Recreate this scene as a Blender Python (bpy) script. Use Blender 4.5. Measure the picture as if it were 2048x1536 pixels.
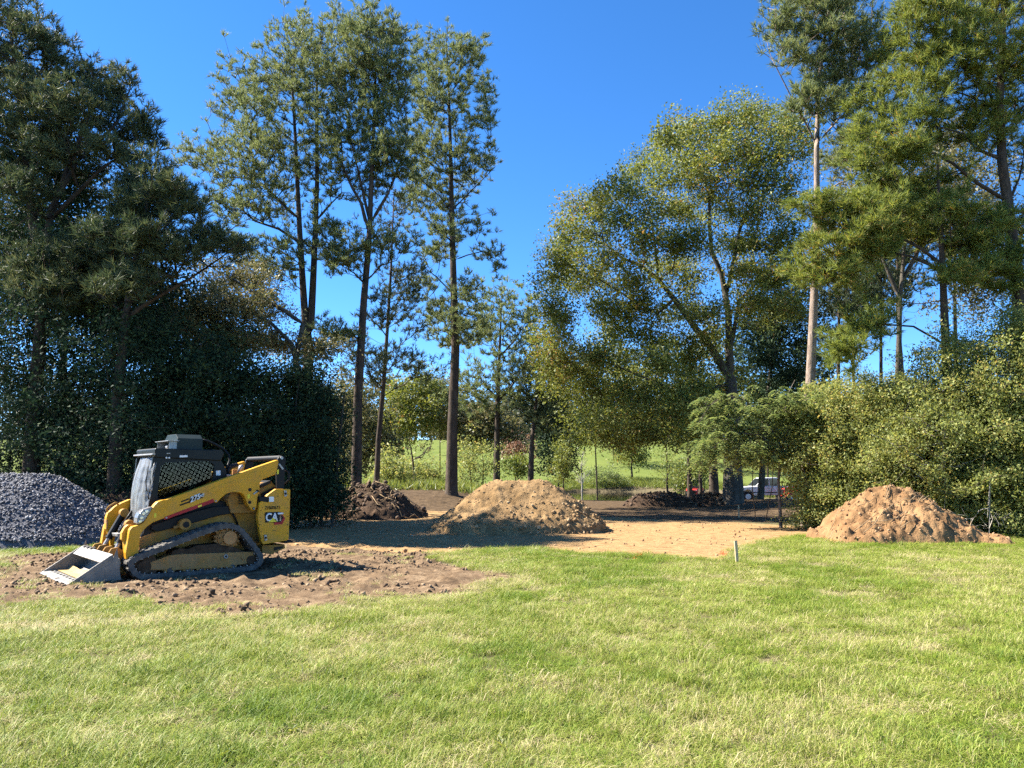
import bpy, bmesh, math, random
import numpy as np
from mathutils import Vector, Matrix

# ---------------------------------------------------------------- camera, sky, sun, exposure
scene = bpy.context.scene
for o in list(bpy.data.objects):
    bpy.data.objects.remove(o, do_unlink=True)
FPX, CX, CY = 1539.0, 1024.0, 768.0      # focal length in photo pixels and the photo's centre
EYE, HORIZON = 1.70, 955.0               # camera height in metres, horizon row of the photo
PITCH = math.atan((HORIZON - CY) / FPX)
cam_data = bpy.data.cameras.new('camera')
cam = bpy.data.objects.new('camera', cam_data)
scene.collection.objects.link(cam)
cam_data.sensor_width = 36.0
cam_data.lens = 36.0 * FPX / 2048.0
cam_data.clip_start = 0.05
cam_data.clip_end = 3000.0
cam.location = (0, 0, EYE)
cam.rotation_euler = (math.pi / 2 + PITCH, 0, 0)
scene.camera = cam

SUN_AZ = math.radians(-76.0)             # clockwise from +Y (the view direction)
SUN_EL = math.radians(44.0)
world = bpy.data.worlds.new('World')
scene.world = world
world.use_nodes = True
wn = world.node_tree
wn.nodes.clear()
w_out = wn.nodes.new('ShaderNodeOutputWorld')
w_bg = wn.nodes.new('ShaderNodeBackground')
w_sky = wn.nodes.new('ShaderNodeTexSky')
w_sky.sky_type = 'NISHITA'
w_sky.sun_disc = False
w_sky.sun_elevation = SUN_EL
w_sky.sun_rotation = SUN_AZ
w_sky.altitude = 0.0
w_sky.air_density = 0.65
w_sky.dust_density = 0.0
w_sky.ozone_density = 6.0
w_hs = wn.nodes.new('ShaderNodeHueSaturation')
w_hs.inputs['Saturation'].default_value = 1.17
w_hs.inputs['Value'].default_value = 1.0
w_bg.inputs['Strength'].default_value = 0.092
wn.links.new(w_sky.outputs[0], w_hs.inputs['Color'])
wn.links.new(w_hs.outputs[0], w_bg.inputs['Color'])
wn.links.new(w_bg.outputs[0], w_out.inputs['Surface'])

sun_data = bpy.data.lights.new('sun', 'SUN')
sun_data.energy = 5.0
sun_data.angle = math.radians(0.55)
sun_data.color = (1.0, 0.94, 0.84)
sun = bpy.data.objects.new('sun', sun_data)
scene.collection.objects.link(sun)
SUNV = Vector((math.sin(SUN_AZ) * math.cos(SUN_EL), math.cos(SUN_AZ) * math.cos(SUN_EL), math.sin(SUN_EL)))
sun.rotation_euler = SUNV.to_track_quat('Z', 'Y').to_euler()
sun.location = (-40, 20, 60)

scene.view_settings.view_transform = 'Standard'
scene.view_settings.look = 'None'
scene.view_settings.gamma = 1.0
scene.view_settings.use_curve_mapping = False
scene.view_settings.exposure = 1.9
try:
    scene.cycles.max_bounces = 5
    scene.cycles.diffuse_bounces = 1
    scene.cycles.glossy_bounces = 2
    scene.cycles.transmission_bounces = 4
    scene.cycles.transparent_max_bounces = 6
    scene.cycles.use_denoising = False
    scene.cycles.use_adaptive_sampling = True
    scene.cycles.adaptive_threshold = 0.02
except Exception:
    pass

COL = scene.collection
RNG = np.random.default_rng(7)

# ---------------------------------------------------------------- helpers: photo -> place
def ray(px, py):
    d = Vector(((px - CX) / FPX, -(py - CY) / FPX, -1.0))
    c, s = math.cos(PITCH), math.sin(PITCH)
    # camera axes: x right, y up (tilted), -z forward
    return Vector((d.x, -d.z * c - d.y * s, d.y * c - d.z * s))

def at(px, py, Y):
    r = ray(px, py)
    t = Y / r.y
    return Vector((r.x * t, Y, EYE + r.z * t))

def gp(px, py, z=0.0):
    r = ray(px, py)
    t = (z - EYE) / r.z
    return Vector((r.x * t, r.y * t, z))

# ---------------------------------------------------------------- helpers: noise
def _hash(ix, iy, iz, seed):
    h = (ix * 374761393 + iy * 668265263 + iz * 2147483647 + seed * 974711) & 0xFFFFFFFF
    h = ((h ^ (h >> 13)) * 1274126177) & 0xFFFFFFFF
    h = (h ^ (h >> 16)) & 0xFFFFFFFF
    return h.astype(np.float64) / 4294967295.0

def noise3(x, y, z, seed=0):
    x, y, z = np.broadcast_arrays(np.asarray(x, float), np.asarray(y, float), np.asarray(z, float))
    fx, fy, fz = np.floor(x), np.floor(y), np.floor(z)
    ix, iy, iz = fx.astype(np.int64), fy.astype(np.int64), fz.astype(np.int64)
    u, v, w = x - fx, y - fy, z - fz
    u, v, w = u*u*(3-2*u), v*v*(3-2*v), w*w*(3-2*w)
    r = 0.0
    for a in (0, 1):
        for b in (0, 1):
            for c in (0, 1):
                r = r + _hash(ix+a, iy+b, iz+c, seed) * (u if a else 1-u) * (v if b else 1-v) * (w if c else 1-w)
    return r

def noise2(x, y, seed=0):
    return noise3(x, y, 0.0 * np.asarray(x, float), seed)

def fbm2(x, y, seed=0, octaves=4):
    r, a, f, t = 0.0, 1.0, 1.0, 0.0
    for i in range(octaves):
        r = r + a * noise2(x * f, y * f, seed + i * 17)
        t += a
        a *= 0.5
        f *= 2.03
    return r / t

def sstep(a, b, x):
    t = np.clip((np.asarray(x, float) - a) / (b - a), 0, 1)
    return t * t * (3 - 2 * t)

def in_poly(x, y, poly):
    x = np.asarray(x, float); y = np.asarray(y, float)
    res = np.zeros(x.shape, bool)
    n = len(poly)
    for i in range(n):
        x0, y0 = poly[i]; x1, y1 = poly[(i + 1) % n]
        c = ((y0 > y) != (y1 > y))
        xi = (x1 - x0) * (y - y0) / ((y1 - y0) if y1 != y0 else 1e-9) + x0
        res ^= c & (x < xi)
    return res

def poly_dist(x, y, poly):
    """signed distance to a polygon, positive inside"""
    x = np.asarray(x, float); y = np.asarray(y, float)
    d = np.full(x.shape, 1e9)
    n = len(poly)
    for i in range(n):
        x0, y0 = poly[i]; x1, y1 = poly[(i + 1) % n]
        dx, dy = x1 - x0, y1 - y0
        t = np.clip(((x - x0) * dx + (y - y0) * dy) / (dx*dx + dy*dy + 1e-12), 0, 1)
        d = np.minimum(d, np.hypot(x - x0 - t*dx, y - y0 - t*dy))
    return np.where(in_poly(x, y, poly), d, -d)

# ---------------------------------------------------------------- helpers: objects
def tag(o, label=None, cat=None, group=None, kind=None):
    if label: o['label'] = label
    if cat: o['category'] = cat
    if group: o['group'] = group
    if kind: o['kind'] = kind
    return o

def empty(name, loc=(0, 0, 0), rz=0.0):
    o = bpy.data.objects.new(name, None)
    COL.objects.link(o)
    o.location = loc
    o.rotation_euler = (0, 0, rz)
    o.empty_display_size = 0.2
    return o

def link(name, me, mat=None, parent=None):
    o = bpy.data.objects.new(name, me)
    COL.objects.link(o)
    if mat is not None:
        me.materials.clear()
        for m in (mat if isinstance(mat, (list, tuple)) else [mat]):
            me.materials.append(m)
    if parent is not None:
        o.parent = parent
    return o

def np_mesh(name, V, groups, smooth=False, mat_idx=None):
    """groups: list of integer face arrays (M,k)"""
    me = bpy.data.meshes.new(name)
    V = np.asarray(V, np.float32)
    me.vertices.add(len(V))
    me.vertices.foreach_set('co', V.ravel())
    loops = np.concatenate([g.ravel() for g in groups]).astype(np.int32)
    tot = np.concatenate([np.full(len(g), g.shape[1], np.int32) for g in groups])
    start = np.concatenate([[0], np.cumsum(tot)[:-1]]).astype(np.int32)
    me.loops.add(len(loops))
    me.loops.foreach_set('vertex_index', loops)
    me.polygons.add(len(tot))
    me.polygons.foreach_set('loop_start', start)
    me.polygons.foreach_set('loop_total', tot)
    if smooth:
        me.polygons.foreach_set('use_smooth', np.ones(len(tot), bool))
    if mat_idx is not None:
        me.polygons.foreach_set('material_index', np.asarray(mat_idx, np.int32))
    me.update(calc_edges=True)
    return me

class MB:
    """collects shapes, then builds one mesh object"""
    def __init__(self):
        self.v = []; self.f = []; self.m = []
    def add(self, vs, fs, m=0):
        b = len(self.v)
        self.v += [tuple(p) for p in vs]
        self.f += [tuple(b + i for i in f) for f in fs]
        self.m += [m] * len(fs)
        return self
    def prism(self, pts, l0, l1, m=0):
        """pts: (s, z) outline; extruded along the lateral axis from l0 to l1"""
        n = len(pts)
        vs = [(s, l0, z) for s, z in pts] + [(s, l1, z) for s, z in pts]
        area = sum(pts[i][0]*pts[(i+1) % n][1] - pts[(i+1) % n][0]*pts[i][1] for i in range(n))
        flip = (area < 0) != (l1 < l0)
        fs = [tuple(range(n)), tuple(range(2*n-1, n-1, -1))]
        fs += [((i+1) % n, i, n+i, n+(i+1) % n) for i in range(n)]
        if flip:
            fs = [tuple(reversed(f)) for f in fs]
        return self.add(vs, fs, m)
    def box(self, x0, x1, y0, y1, z0, z1, m=0):
        vs = [(x, y, z) for z in (z0, z1) for y in (y0, y1) for x in (x0, x1)]
        fs = [(0, 2, 3, 1), (4, 5, 7, 6), (0, 1, 5, 4), (2, 6, 7, 3), (0, 4, 6, 2), (1, 3, 7, 5)]
        return self.add(vs, fs, m)
    def tube(self, pts, r, n=8, m=0, caps=True):
        pts = [Vector(p) for p in pts]
        rs = r if isinstance(r, (list, tuple)) else [r] * len(pts)
        vs = []; fs = []
        prev = None
        for i, p in enumerate(pts):
            d = (pts[min(i+1, len(pts)-1)] - pts[max(i-1, 0)])
            d = d.normalized() if d.length > 1e-9 else Vector((0, 0, 1))
            if prev is None:
                a = d.orthogonal().normalized()
            else:
                a = (prev - d * prev.dot(d))
                a = a.normalized() if a.length > 1e-6 else d.orthogonal().normalized()
            prev = a
            b = d.cross(a)
            for k in range(n):
                t = 2*math.pi*k/n
                vs.append(p + (a*math.cos(t) + b*math.sin(t)) * rs[i])
        for i in range(len(pts)-1):
            for k in range(n):
                k2 = (k+1) % n
                fs.append((i*n+k, i*n+k2, (i+1)*n+k2, (i+1)*n+k))
        if caps:
            fs.append(tuple(range(n-1, -1, -1)))
            fs.append(tuple((len(pts)-1)*n + k for k in range(n)))
        return self.add(vs, fs, m)
    def cyl(self, s, z, r, l0, l1, n=24, m=0):
        pts = [(s + r*math.cos(2*math.pi*k/n), z + r*math.sin(2*math.pi*k/n)) for k in range(n)]
        return self.prism(pts, l0, l1, m)
    def build(self, name, mat, parent=None, bevel=0.0, smooth=False, seg=2):
        me = bpy.data.meshes.new(name)
        me.from_pydata(self.v, [], self.f)
        if any(self.m):
            me.polygons.foreach_set('material_index', np.asarray(self.m, np.int32))
        if smooth:
            me.polygons.foreach_set('use_smooth', np.ones(len(self.f), bool))
        me.update()
        o = link(name, me, mat, parent)
        if bevel > 0:
            b = o.modifiers.new('bevel', 'BEVEL')
            b.width = bevel; b.segments = seg; b.limit_method = 'ANGLE'; b.angle_limit = math.radians(35)
            b.harden_normals = False
        return o

# ---------------------------------------------------------------- helpers: materials
MATS = {}
def new_mat(name):
    m = bpy.data.materials.new(name)
    m.use_nodes = True
    nt = m.node_tree
    nt.nodes.clear()
    out = nt.nodes.new('ShaderNodeOutputMaterial')
    MATS[name] = m
    return m, nt, out

def ramp(nt, stops):
    r = nt.nodes.new('ShaderNodeValToRGB')
    el = r.color_ramp.elements
    while len(el) < len(stops):
        el.new(0.5)
    for e, (p, c) in zip(el, stops):
        e.position = p
        e.color = (c[0], c[1], c[2], 1.0)
    return r

def tex_noise(nt, scale, detail=4.0, rough=0.6, coord=None, dist=0.0):
    n = nt.nodes.new('ShaderNodeTexNoise')
    n.inputs['Scale'].default_value = scale
    n.inputs['Detail'].default_value = detail
    n.inputs['Roughness'].default_value = rough
    n.inputs['Distortion'].default_value = dist
    if coord is not None:
        nt.links.new(coord, n.inputs['Vector'])
    return n

def surf_mat(name, c0, c1, scale=6.0, rough=0.6, bump=0.0, bscale=None, spec=0.3, metal=0.0, dirt=None, dirt_amt=0.0, coord='Object', stretch=None):
    """paint, metal, soil, bark: two tones mixed by noise, optional dust, optional relief"""
    m, nt, out = new_mat(name)
    p = nt.nodes.new('ShaderNodeBsdfPrincipled')
    tc = nt.nodes.new('ShaderNodeTexCoord')
    vec = tc.outputs[coord]
    if stretch:
        mp = nt.nodes.new('ShaderNodeMapping')
        mp.inputs['Scale'].default_value = stretch
        nt.links.new(vec, mp.inputs['Vector'])
        vec = mp.outputs[0]
    n = tex_noise(nt, scale, 5.0, 0.62, vec)
    r = ramp(nt, [(0.32, c0), (0.68, c1)])
    nt.links.new(n.outputs['Fac'], r.inputs[0])
    col = r.outputs[0]
    if dirt is not None:
        n2 = tex_noise(nt, scale * 0.7 + 1.3, 6.0, 0.7, vec)
        r2 = ramp(nt, [(0.62 - dirt_amt * 0.35, (0, 0, 0)), (0.85, (dirt_amt + .2,) * 3)])
        nt.links.new(n2.outputs['Fac'], r2.inputs[0])
        mx = nt.nodes.new('ShaderNodeMix'); mx.data_type = 'RGBA'
        nt.links.new(r2.outputs[0], mx.inputs[0])
        nt.links.new(col, mx.inputs[6])
        mx.inputs[7].default_value = (*dirt, 1)
        col = mx.outputs[2]
    nt.links.new(col, p.inputs['Base Color'])
    p.inputs['Roughness'].default_value = rough
    p.inputs['Metallic'].default_value = metal
    p.inputs['Specular IOR Level'].default_value = spec
    if bump > 0:
        nb = tex_noise(nt, bscale or scale * 4, 6.0, 0.65, vec)
        b = nt.nodes.new('ShaderNodeBump')
        b.inputs['Strength'].default_value = bump
        b.inputs['Distance'].default_value = 0.05
        nt.links.new(nb.outputs['Fac'], b.inputs['Height'])
        nt.links.new(b.outputs[0], p.inputs['Normal'])
    nt.links.new(p.outputs[0], out.inputs['Surface'])
    return m

def leaf_mat(name, stops, transl=0.35, rough=0.5, spec=0.35, tcol=None, pscale=0.35, pamt=0.35):
    """every leaf its own tone (random per island), patches by position, light through the leaf"""
    m, nt, out = new_mat(name)
    p = nt.nodes.new('ShaderNodeBsdfPrincipled')
    g = nt.nodes.new('ShaderNodeNewGeometry')
    n = tex_noise(nt, pscale, 3.0, 0.5, g.outputs['Position'])
    a = nt.nodes.new('ShaderNodeMath'); a.operation = 'MULTIPLY_ADD'
    nt.links.new(n.outputs['Fac'], a.inputs[0])
    a.inputs[1].default_value = pamt * 2
    a.inputs[2].default_value = -pamt
    s = nt.nodes.new('ShaderNodeMath'); s.operation = 'ADD'
    nt.links.new(a.outputs[0], s.inputs[0])
    nt.links.new(g.outputs['Random Per Island'], s.inputs[1])
    r = ramp(nt, stops)
    nt.links.new(s.outputs[0], r.inputs[0])
    nt.links.new(r.outputs[0], p.inputs['Base Color'])
    p.inputs['Roughness'].default_value = rough
    p.inputs['Specular IOR Level'].default_value = spec
    t = nt.nodes.new('ShaderNodeBsdfTranslucent')
    hs = nt.nodes.new('ShaderNodeHueSaturation')
    hs.inputs['Hue'].default_value = 0.48
    hs.inputs['Saturation'].default_value = 1.1
    hs.inputs['Value'].default_value = 1.5
    nt.links.new(r.outputs[0], hs.inputs['Color'])
    nt.links.new(hs.outputs[0], t.inputs['Color'])
    mx = nt.nodes.new('ShaderNodeMixShader')
    mx.inputs[0].default_value = transl
    nt.links.new(p.outputs[0], mx.inputs[1])
    nt.links.new(t.outputs[0], mx.inputs[2])
    nt.links.new(mx.outputs[0], out.inputs['Surface'])
    return m

# ================================================================ the ground
TH = math.radians(41.0)                       # how far the track loader is turned from the picture plane
LO = gp(262, 1160)                            # ground under the front of its near track
def px_poly(pts):
    return [tuple(gp(x, y)[:2]) for x, y in pts]

CLAY = px_poly([(560, 1092), (640, 1096), (720, 1100), (800, 1106), (870, 1106), (960, 1098), (1060, 1097), (1150, 1103), (1290, 1109), (1450, 1119),
                (1458, 1104), (1500, 1090), (1560, 1077), (1650, 1066), (1640, 1056), (1590, 1050), (1500, 1046), (1400, 1042), (1300, 1038),
                (1150, 1030), (1000, 1022), (880, 1018), (760, 1024), (690, 1030), (600, 1038), (560, 1050)])
CHURN = px_poly([(-40, 1122), (60, 1112), (160, 1106), (300, 1090), (480, 1085), (580, 1080), (700, 1086), (800, 1094), (880, 1110), (900, 1135), (985, 1148),
                 (950, 1168), (850, 1186), (690, 1200), (620, 1212), (500, 1226), (330, 1218), (240, 1196), (110, 1200), (-40, 1215)])
POND_C, POND_R = (12.0, 80.0), (11.5, 22.5)
WATER_Z = -0.16

def pond_q(x, y):
    q = np.hypot((x - POND_C[0]) / POND_R[0], (y - POND_C[1]) / POND_R[1])
    return q + 0.10 * (fbm2(x * 0.25, y * 0.25, 91, 2) - 0.5)

def terrain(x, y):
    x = np.asarray(x, float); y = np.asarray(y, float)
    z = 0.10 * (fbm2(x * 0.16 + 5, y * 0.16, 3, 3) - 0.5) * sstep(4, 14, y)
    z = z + 0.95 * sstep(39.5, 45, y) * sstep(0.6, -4.5, x) * (1 - sstep(58, 95, y))                 # low bank under the tall pines
    z = z + 0.35 * sstep(24, 34, y) * sstep(10.5, 16, x)                     # bank under the shrubs on the right
    z = z - 0.42 * sstep(9.5, 14, x) * sstep(49, 54, y) * (1 - sstep(62, 90, y))   # the ground drops towards the pond
    hill = sstep(96, 205, y)
    z = z + 10.6 * (hill ** 0.9)
    z = z + 0.75 * sstep(0.98, 1.35, pond_q(x, y)) * sstep(82, 100, y)
    q = pond_q(x, y)
    z = z - 1.1 * sstep(1.06, 0.86, q) * (y > 30)
    return z

def soil_masks(x, y):
    """how far clay pad / churned soil / leaf-strewn soil with painted tree shade reach, 0..1"""
    w = 0.55 * (fbm2(x * 1.1, y * 1.1, 41, 4) - 0.5) * 2
    clay = sstep(-0.22, 0.30, poly_dist(x, y, CLAY) + w * 0.55) * (1 - sstep(38.5, 41.5, y) * sstep(1.0, -1.5, x))
    churn = sstep(-0.42, 0.50, poly_dist(x, y, CHURN) + w * 1.7)
    edge = 26.5 + 2.0 * (fbm2(x * 0.3, 0 * y, 77, 2) - 0.5)
    litter_shade_l = sstep(0, 2.5, y - 19.0) * sstep(-6.2, -7.8, x)
    litter_shade = np.maximum(litter_shade_l, sstep(0, 3.0, y - 28.5))
    litter_shade = np.maximum(litter_shade, sstep(0, 1.6, y - 23.5) * sstep(11.2, 12.4, x))
    litter_shade = litter_shade * (1 - sstep(59, 64, y))
    return clay, churn, litter_shade

def ground_z(x, y):
    x = np.asarray(x, float); y = np.asarray(y, float)
    z = terrain(x, y)
    near = y < 48
    clay, churn, litter_shade = soil_masks(x, y)
    rough = fbm2(x * 3.1, y * 3.1, 11, 4) - 0.5
    lumps = np.maximum(fbm2(x * 5.3, y * 5.3, 19, 3) - 0.52, 0)
    ridge = np.abs(np.sin((x * 0.35 + y * 1.0) * 5.0 + 3 * fbm2(x * .7, y * .7, 5, 2)))
    z = z + np.where(near, churn * (0.08 * rough + 0.22 * lumps + 0.06 * (fbm2(x * 9.0, y * 9.0, 29, 2) - 0.5) + 0.015 * ridge), 0)
    z = z + np.where(near, clay * (0.030 * rough + 0.05 * lumps - 0.035), 0)
    z = z + np.where(near, litter_shade * 0.06 * rough, 0)
    z = z + np.where(near, (1 - clay) * (1 - churn) * 0.03 * rough, 0)
    # packed flat where the machine stands and its bucket lies
    sx = (x - LO.x) * math.cos(TH) + (y - LO.y) * math.sin(TH)
    lx = -(x - LO.x) * math.sin(TH) + (y - LO.y) * math.cos(TH)
    pad = sstep(-1.75, -1.45, sx) * sstep(2.9, 2.4, sx) * sstep(-0.35, -0.10, lx) * sstep(2.45, 2.15, lx)
    return z * (1 - pad) + np.minimum(z, -0.004) * pad

def gz(x, y):
    return float(ground_z(np.array([float(x)]), np.array([float(y)]))[0])

def axis(parts):
    out = []
    for a, b, d in parts:
        n = max(1, int(round((b - a) / d)))
        out += list(np.linspace(a, b, n, endpoint=False))
    out.append(parts[-1][1])
    return np.array(out)

gx = axis([(-900, -300, 60), (-300, -80, 14), (-80, -30, 2.5), (-30, -14, 0.5), (-14, -11, 0.2), (-11, 1, 0.095), (1, 13, 0.24), (13, 26, 0.5), (26, 80, 2.0), (80, 300, 14), (300, 900, 60)])
gy = axis([(-60, -4, 6), (-4, 3, 0.5), (3, 9.5, 0.25), (9.5, 16, 0.085), (16, 26, 0.2), (26, 46, 0.4), (46, 66, 0.8), (66, 120, 1.2), (120, 230, 5), (230, 500, 30), (500, 1400, 100)])
GX, GY = np.meshgrid(gx, gy)
GZ = ground_z(GX.ravel(), GY.ravel())
V = np.stack([GX.ravel(), GY.ravel(), GZ], 1)
nx, ny = len(gx), len(gy)
ii = np.arange(nx * ny).reshape(ny, nx)
Fq = np.stack([ii[:-1, :-1].ravel(), ii[:-1, 1:].ravel(), ii[1:, 1:].ravel(), ii[1:, :-1].ravel()], 1)
me = np_mesh('ground', V, [Fq], smooth=True)
clay_v, churn_v, litter_shade_v = soil_masks(V[:, 0], V[:, 1])
att = me.color_attributes.new('soil', 'FLOAT_COLOR', 'POINT')
far_v = sstep(60, 100, V[:, 1])
shore_v = sstep(1.12, 1.0, pond_q(V[:, 0], V[:, 1])) * (V[:, 1] > 40)
rgba = np.stack([clay_v, churn_v, np.clip(litter_shade_v, 0, 1), far_v], 1).astype(np.float32)
att.data.foreach_set('color', rgba.ravel())
att2 = me.color_attributes.new('shore', 'FLOAT_COLOR', 'POINT')
att2.data.foreach_set('color', np.stack([shore_v, shore_v, shore_v, shore_v * 0 + 1], 1).astype(np.float32).ravel())

m, nt, out = new_mat('ground_soil')
p = nt.nodes.new('ShaderNodeBsdfPrincipled')
geo = nt.nodes.new('ShaderNodeNewGeometry')
a1 = nt.nodes.new('ShaderNodeVertexColor'); a1.layer_name = 'soil'
a2 = nt.nodes.new('ShaderNodeVertexColor'); a2.layer_name = 'shore'
sp = nt.nodes.new('ShaderNodeSeparateColor')
nt.links.new(a1.outputs['Color'], sp.inputs[0])
def mixc(nt, fac, a, b):
    mx = nt.nodes.new('ShaderNodeMix'); mx.data_type = 'RGBA'
    if hasattr(fac, 'links'): nt.links.new(fac, mx.inputs[0])
    else: mx.inputs[0].default_value = fac
    for s, i in ((a, 6), (b, 7)):
        if hasattr(s, 'links'): nt.links.new(s, mx.inputs[i])
        else: mx.inputs[i].default_value = (*s, 1)
    return mx.outputs[2]
def edge(nt, mask, noise, lo=0.42, hi=0.58, amt=0.5):
    """a mask with a ragged edge"""
    ma = nt.nodes.new('ShaderNodeMath'); ma.operation = 'MULTIPLY_ADD'
    nt.links.new(noise, ma.inputs[0]); ma.inputs[1].default_value = amt
    nt.links.new(mask, ma.inputs[2])
    mr = nt.nodes.new('ShaderNodeMapRange'); mr.interpolation_type = 'SMOOTHSTEP'
    nt.links.new(ma.outputs[0], mr.inputs['Value'])
    mr.inputs['From Min'].default_value = lo + amt * 0.5
    mr.inputs['From Max'].default_value = hi + amt * 0.5
    return mr.outputs[0]
pos = geo.outputs['Position']
n_big = tex_noise(nt, 0.55, 4, 0.6, pos)
n_mid = tex_noise(nt, 3.5, 5, 0.65, pos)
n_fin = tex_noise(nt, 22.0, 5, 0.7, pos)
r_turf = ramp(nt, [(0.25, (0.060, 0.058, 0.022)), (0.5, (0.125, 0.108, 0.050)), (0.75, (0.240, 0.195, 0.105))])
nt.links.new(n_mid.outputs['Fac'], r_turf.inputs[0])
r_field = ramp(nt, [(0.3, (0.105, 0.145, 0.026)), (0.7, (0.165, 0.192, 0.045))])
n_field = tex_noise(nt, 0.16, 4, 0.6, pos)
nt.links.new(n_field.outputs['Fac'], r_field.inputs[0])
r_clay = ramp(nt, [(0.25, (0.160, 0.088, 0.040)), (0.48, (0.330, 0.203, 0.090)), (0.75, (0.430, 0.285, 0.135))])
nt.links.new(n_mid.outputs['Fac'], r_clay.inputs[0])
r_churn = ramp(nt, [(0.25, (0.062, 0.039, 0.022)), (0.5, (0.170, 0.112, 0.064)), (0.78, (0.330, 0.235, 0.140))])
nt.links.new(n_mid.outputs['Fac'], r_churn.inputs[0])
r_litter_shade = ramp(nt, [(0.3, (0.048, 0.032, 0.018)), (0.7, (0.150, 0.100, 0.056))])  # leaf-strewn soil, darkened to stand in for shade under the trees
nt.links.new(n_mid.outputs['Fac'], r_litter_shade.inputs[0])
c = mixc(nt, a1.outputs['Alpha'], r_turf.outputs[0], r_field.outputs[0])
c = mixc(nt, edge(nt, sp.outputs[2], n_mid.outputs['Fac'], 0.3, 0.7), c, r_litter_shade.outputs[0])
c = mixc(nt, edge(nt, sp.outputs[1], n_mid.outputs['Fac'], 0.30, 0.62, 0.55), c, r_churn.outputs[0])
c = mixc(nt, edge(nt, sp.outputs[0], n_mid.outputs['Fac'], 0.36, 0.60, 0.45), c, r_clay.outputs[0])
c = mixc(nt, edge(nt, a2.outputs['Color'], n_mid.outputs['Fac'], 0.45, 0.7, 0.4), c, (0.13, 0.105, 0.06))
fine = ramp(nt, [(0.3, (0.62, 0.62, 0.62)), (0.7, (1.12, 1.12, 1.12))])
nt.links.new(n_fin.outputs['Fac'], fine.inputs[0])
mul = nt.nodes.new('ShaderNodeMix'); mul.data_type = 'RGBA'; mul.blend_type = 'MULTIPLY'
mul.inputs[0].default_value = 0.8
nt.links.new(c, mul.inputs[6]); nt.links.new(fine.outputs[0], mul.inputs[7])
nt.links.new(mul.outputs[2], p.inputs['Base Color'])
p.inputs['Roughness'].default_value = 0.95
p.inputs['Specular IOR Level'].default_value = 0.1
bmp = nt.nodes.new('ShaderNodeBump'); bmp.inputs['Strength'].default_value = 0.7; bmp.inputs['Distance'].default_value = 0.05
nb = tex_noise(nt, 9.0, 8, 0.7, pos)
wv = nt.nodes.new('ShaderNodeTexWave'); wv.bands_direction = 'DIAGONAL'
wv.inputs['Scale'].default_value = 1.6; wv.inputs['Distortion'].default_value = 3.0; wv.inputs['Detail'].default_value = 3.0; wv.inputs['Detail Scale'].default_value = 1.2
mpv = nt.nodes.new('ShaderNodeMapping'); mpv.inputs['Scale'].default_value = (0.5, 2.2, 1.0)
nt.links.new(pos, mpv.inputs['Vector']); nt.links.new(mpv.outputs[0], wv.inputs['Vector'])
adh = nt.nodes.new('ShaderNodeMath'); adh.operation = 'MULTIPLY_ADD'
nt.links.new(wv.outputs['Fac'], adh.inputs[0]); adh.inputs[1].default_value = 0.45
nt.links.new(nb.outputs['Fac'], adh.inputs[2])
nt.links.new(adh.outputs[0], bmp.inputs['Height'])
nt.links.new(bmp.outputs[0], p.inputs['Normal'])
nt.links.new(p.outputs[0], out.inputs['Surface'])
ground = link('ground', me, m)
tag(ground, 'mown grass field with bare tan clay pad and churned brown soil', 'ground', kind='structure')

# the pond
m, nt, out = new_mat('pond_water')
p = nt.nodes.new('ShaderNodeBsdfPrincipled')
p.inputs['Base Color'].default_value = (0.030, 0.022, 0.010, 1)
p.inputs['Roughness'].default_value = 0.04
p.inputs['Specular IOR Level'].default_value = 0.5
geo = nt.nodes.new('ShaderNodeNewGeometry')
nb = tex_noise(nt, 1.4, 3, 0.5, geo.outputs['Position'])
bmp = nt.nodes.new('ShaderNodeBump'); bmp.inputs['Strength'].default_value = 0.06; bmp.inputs['Distance'].default_value = 0.1
nt.links.new(nb.outputs['Fac'], bmp.inputs['Height'])
nt.links.new(bmp.outputs[0], p.inputs['Normal'])
nt.links.new(p.outputs[0], out.inputs['Surface'])
pts = [(POND_C[0] + POND_R[0] * 1.15 * math.cos(t), POND_C[1] + POND_R[1] * 1.12 * math.sin(t), WATER_Z) for t in np.linspace(0, 2*math.pi, 64, endpoint=False)]
pond = MB().add(pts, [tuple(range(64))]).build('pond_water', m)
tag(pond, 'still brown pond beyond the cleared dirt', 'pond', kind='structure')

# ================================================================ the compact track loader
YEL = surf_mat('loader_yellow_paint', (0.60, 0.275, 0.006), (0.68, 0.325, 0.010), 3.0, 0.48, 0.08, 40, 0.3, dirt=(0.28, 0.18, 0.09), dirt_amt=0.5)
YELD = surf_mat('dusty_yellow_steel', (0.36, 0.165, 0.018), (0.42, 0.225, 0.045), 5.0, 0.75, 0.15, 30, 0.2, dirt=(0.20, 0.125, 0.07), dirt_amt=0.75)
ORG = surf_mat('dusty_orange_hub', (0.42, 0.20, 0.07), (0.50, 0.27, 0.11), 6.0, 0.8, 0.1, 30, 0.2)
BLK = surf_mat('black_steel', (0.005, 0.005, 0.005), (0.010, 0.010, 0.010), 5.0, 0.55, 0.05, 40, 0.25, dirt=(0.06, 0.045, 0.03), dirt_amt=0.12)
CABM = surf_mat('cab_dark_paint', (0.004, 0.006, 0.0055), (0.008, 0.011, 0.010), 4.0, 0.45, 0.03, 40, 0.25, dirt=(0.05, 0.045, 0.035), dirt_amt=0.08)
BOXM = surf_mat('dark_green_box_paint', (0.012, 0.021, 0.018), (0.018, 0.028, 0.024), 4.0, 0.5, 0.03, 40, 0.25)
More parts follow.
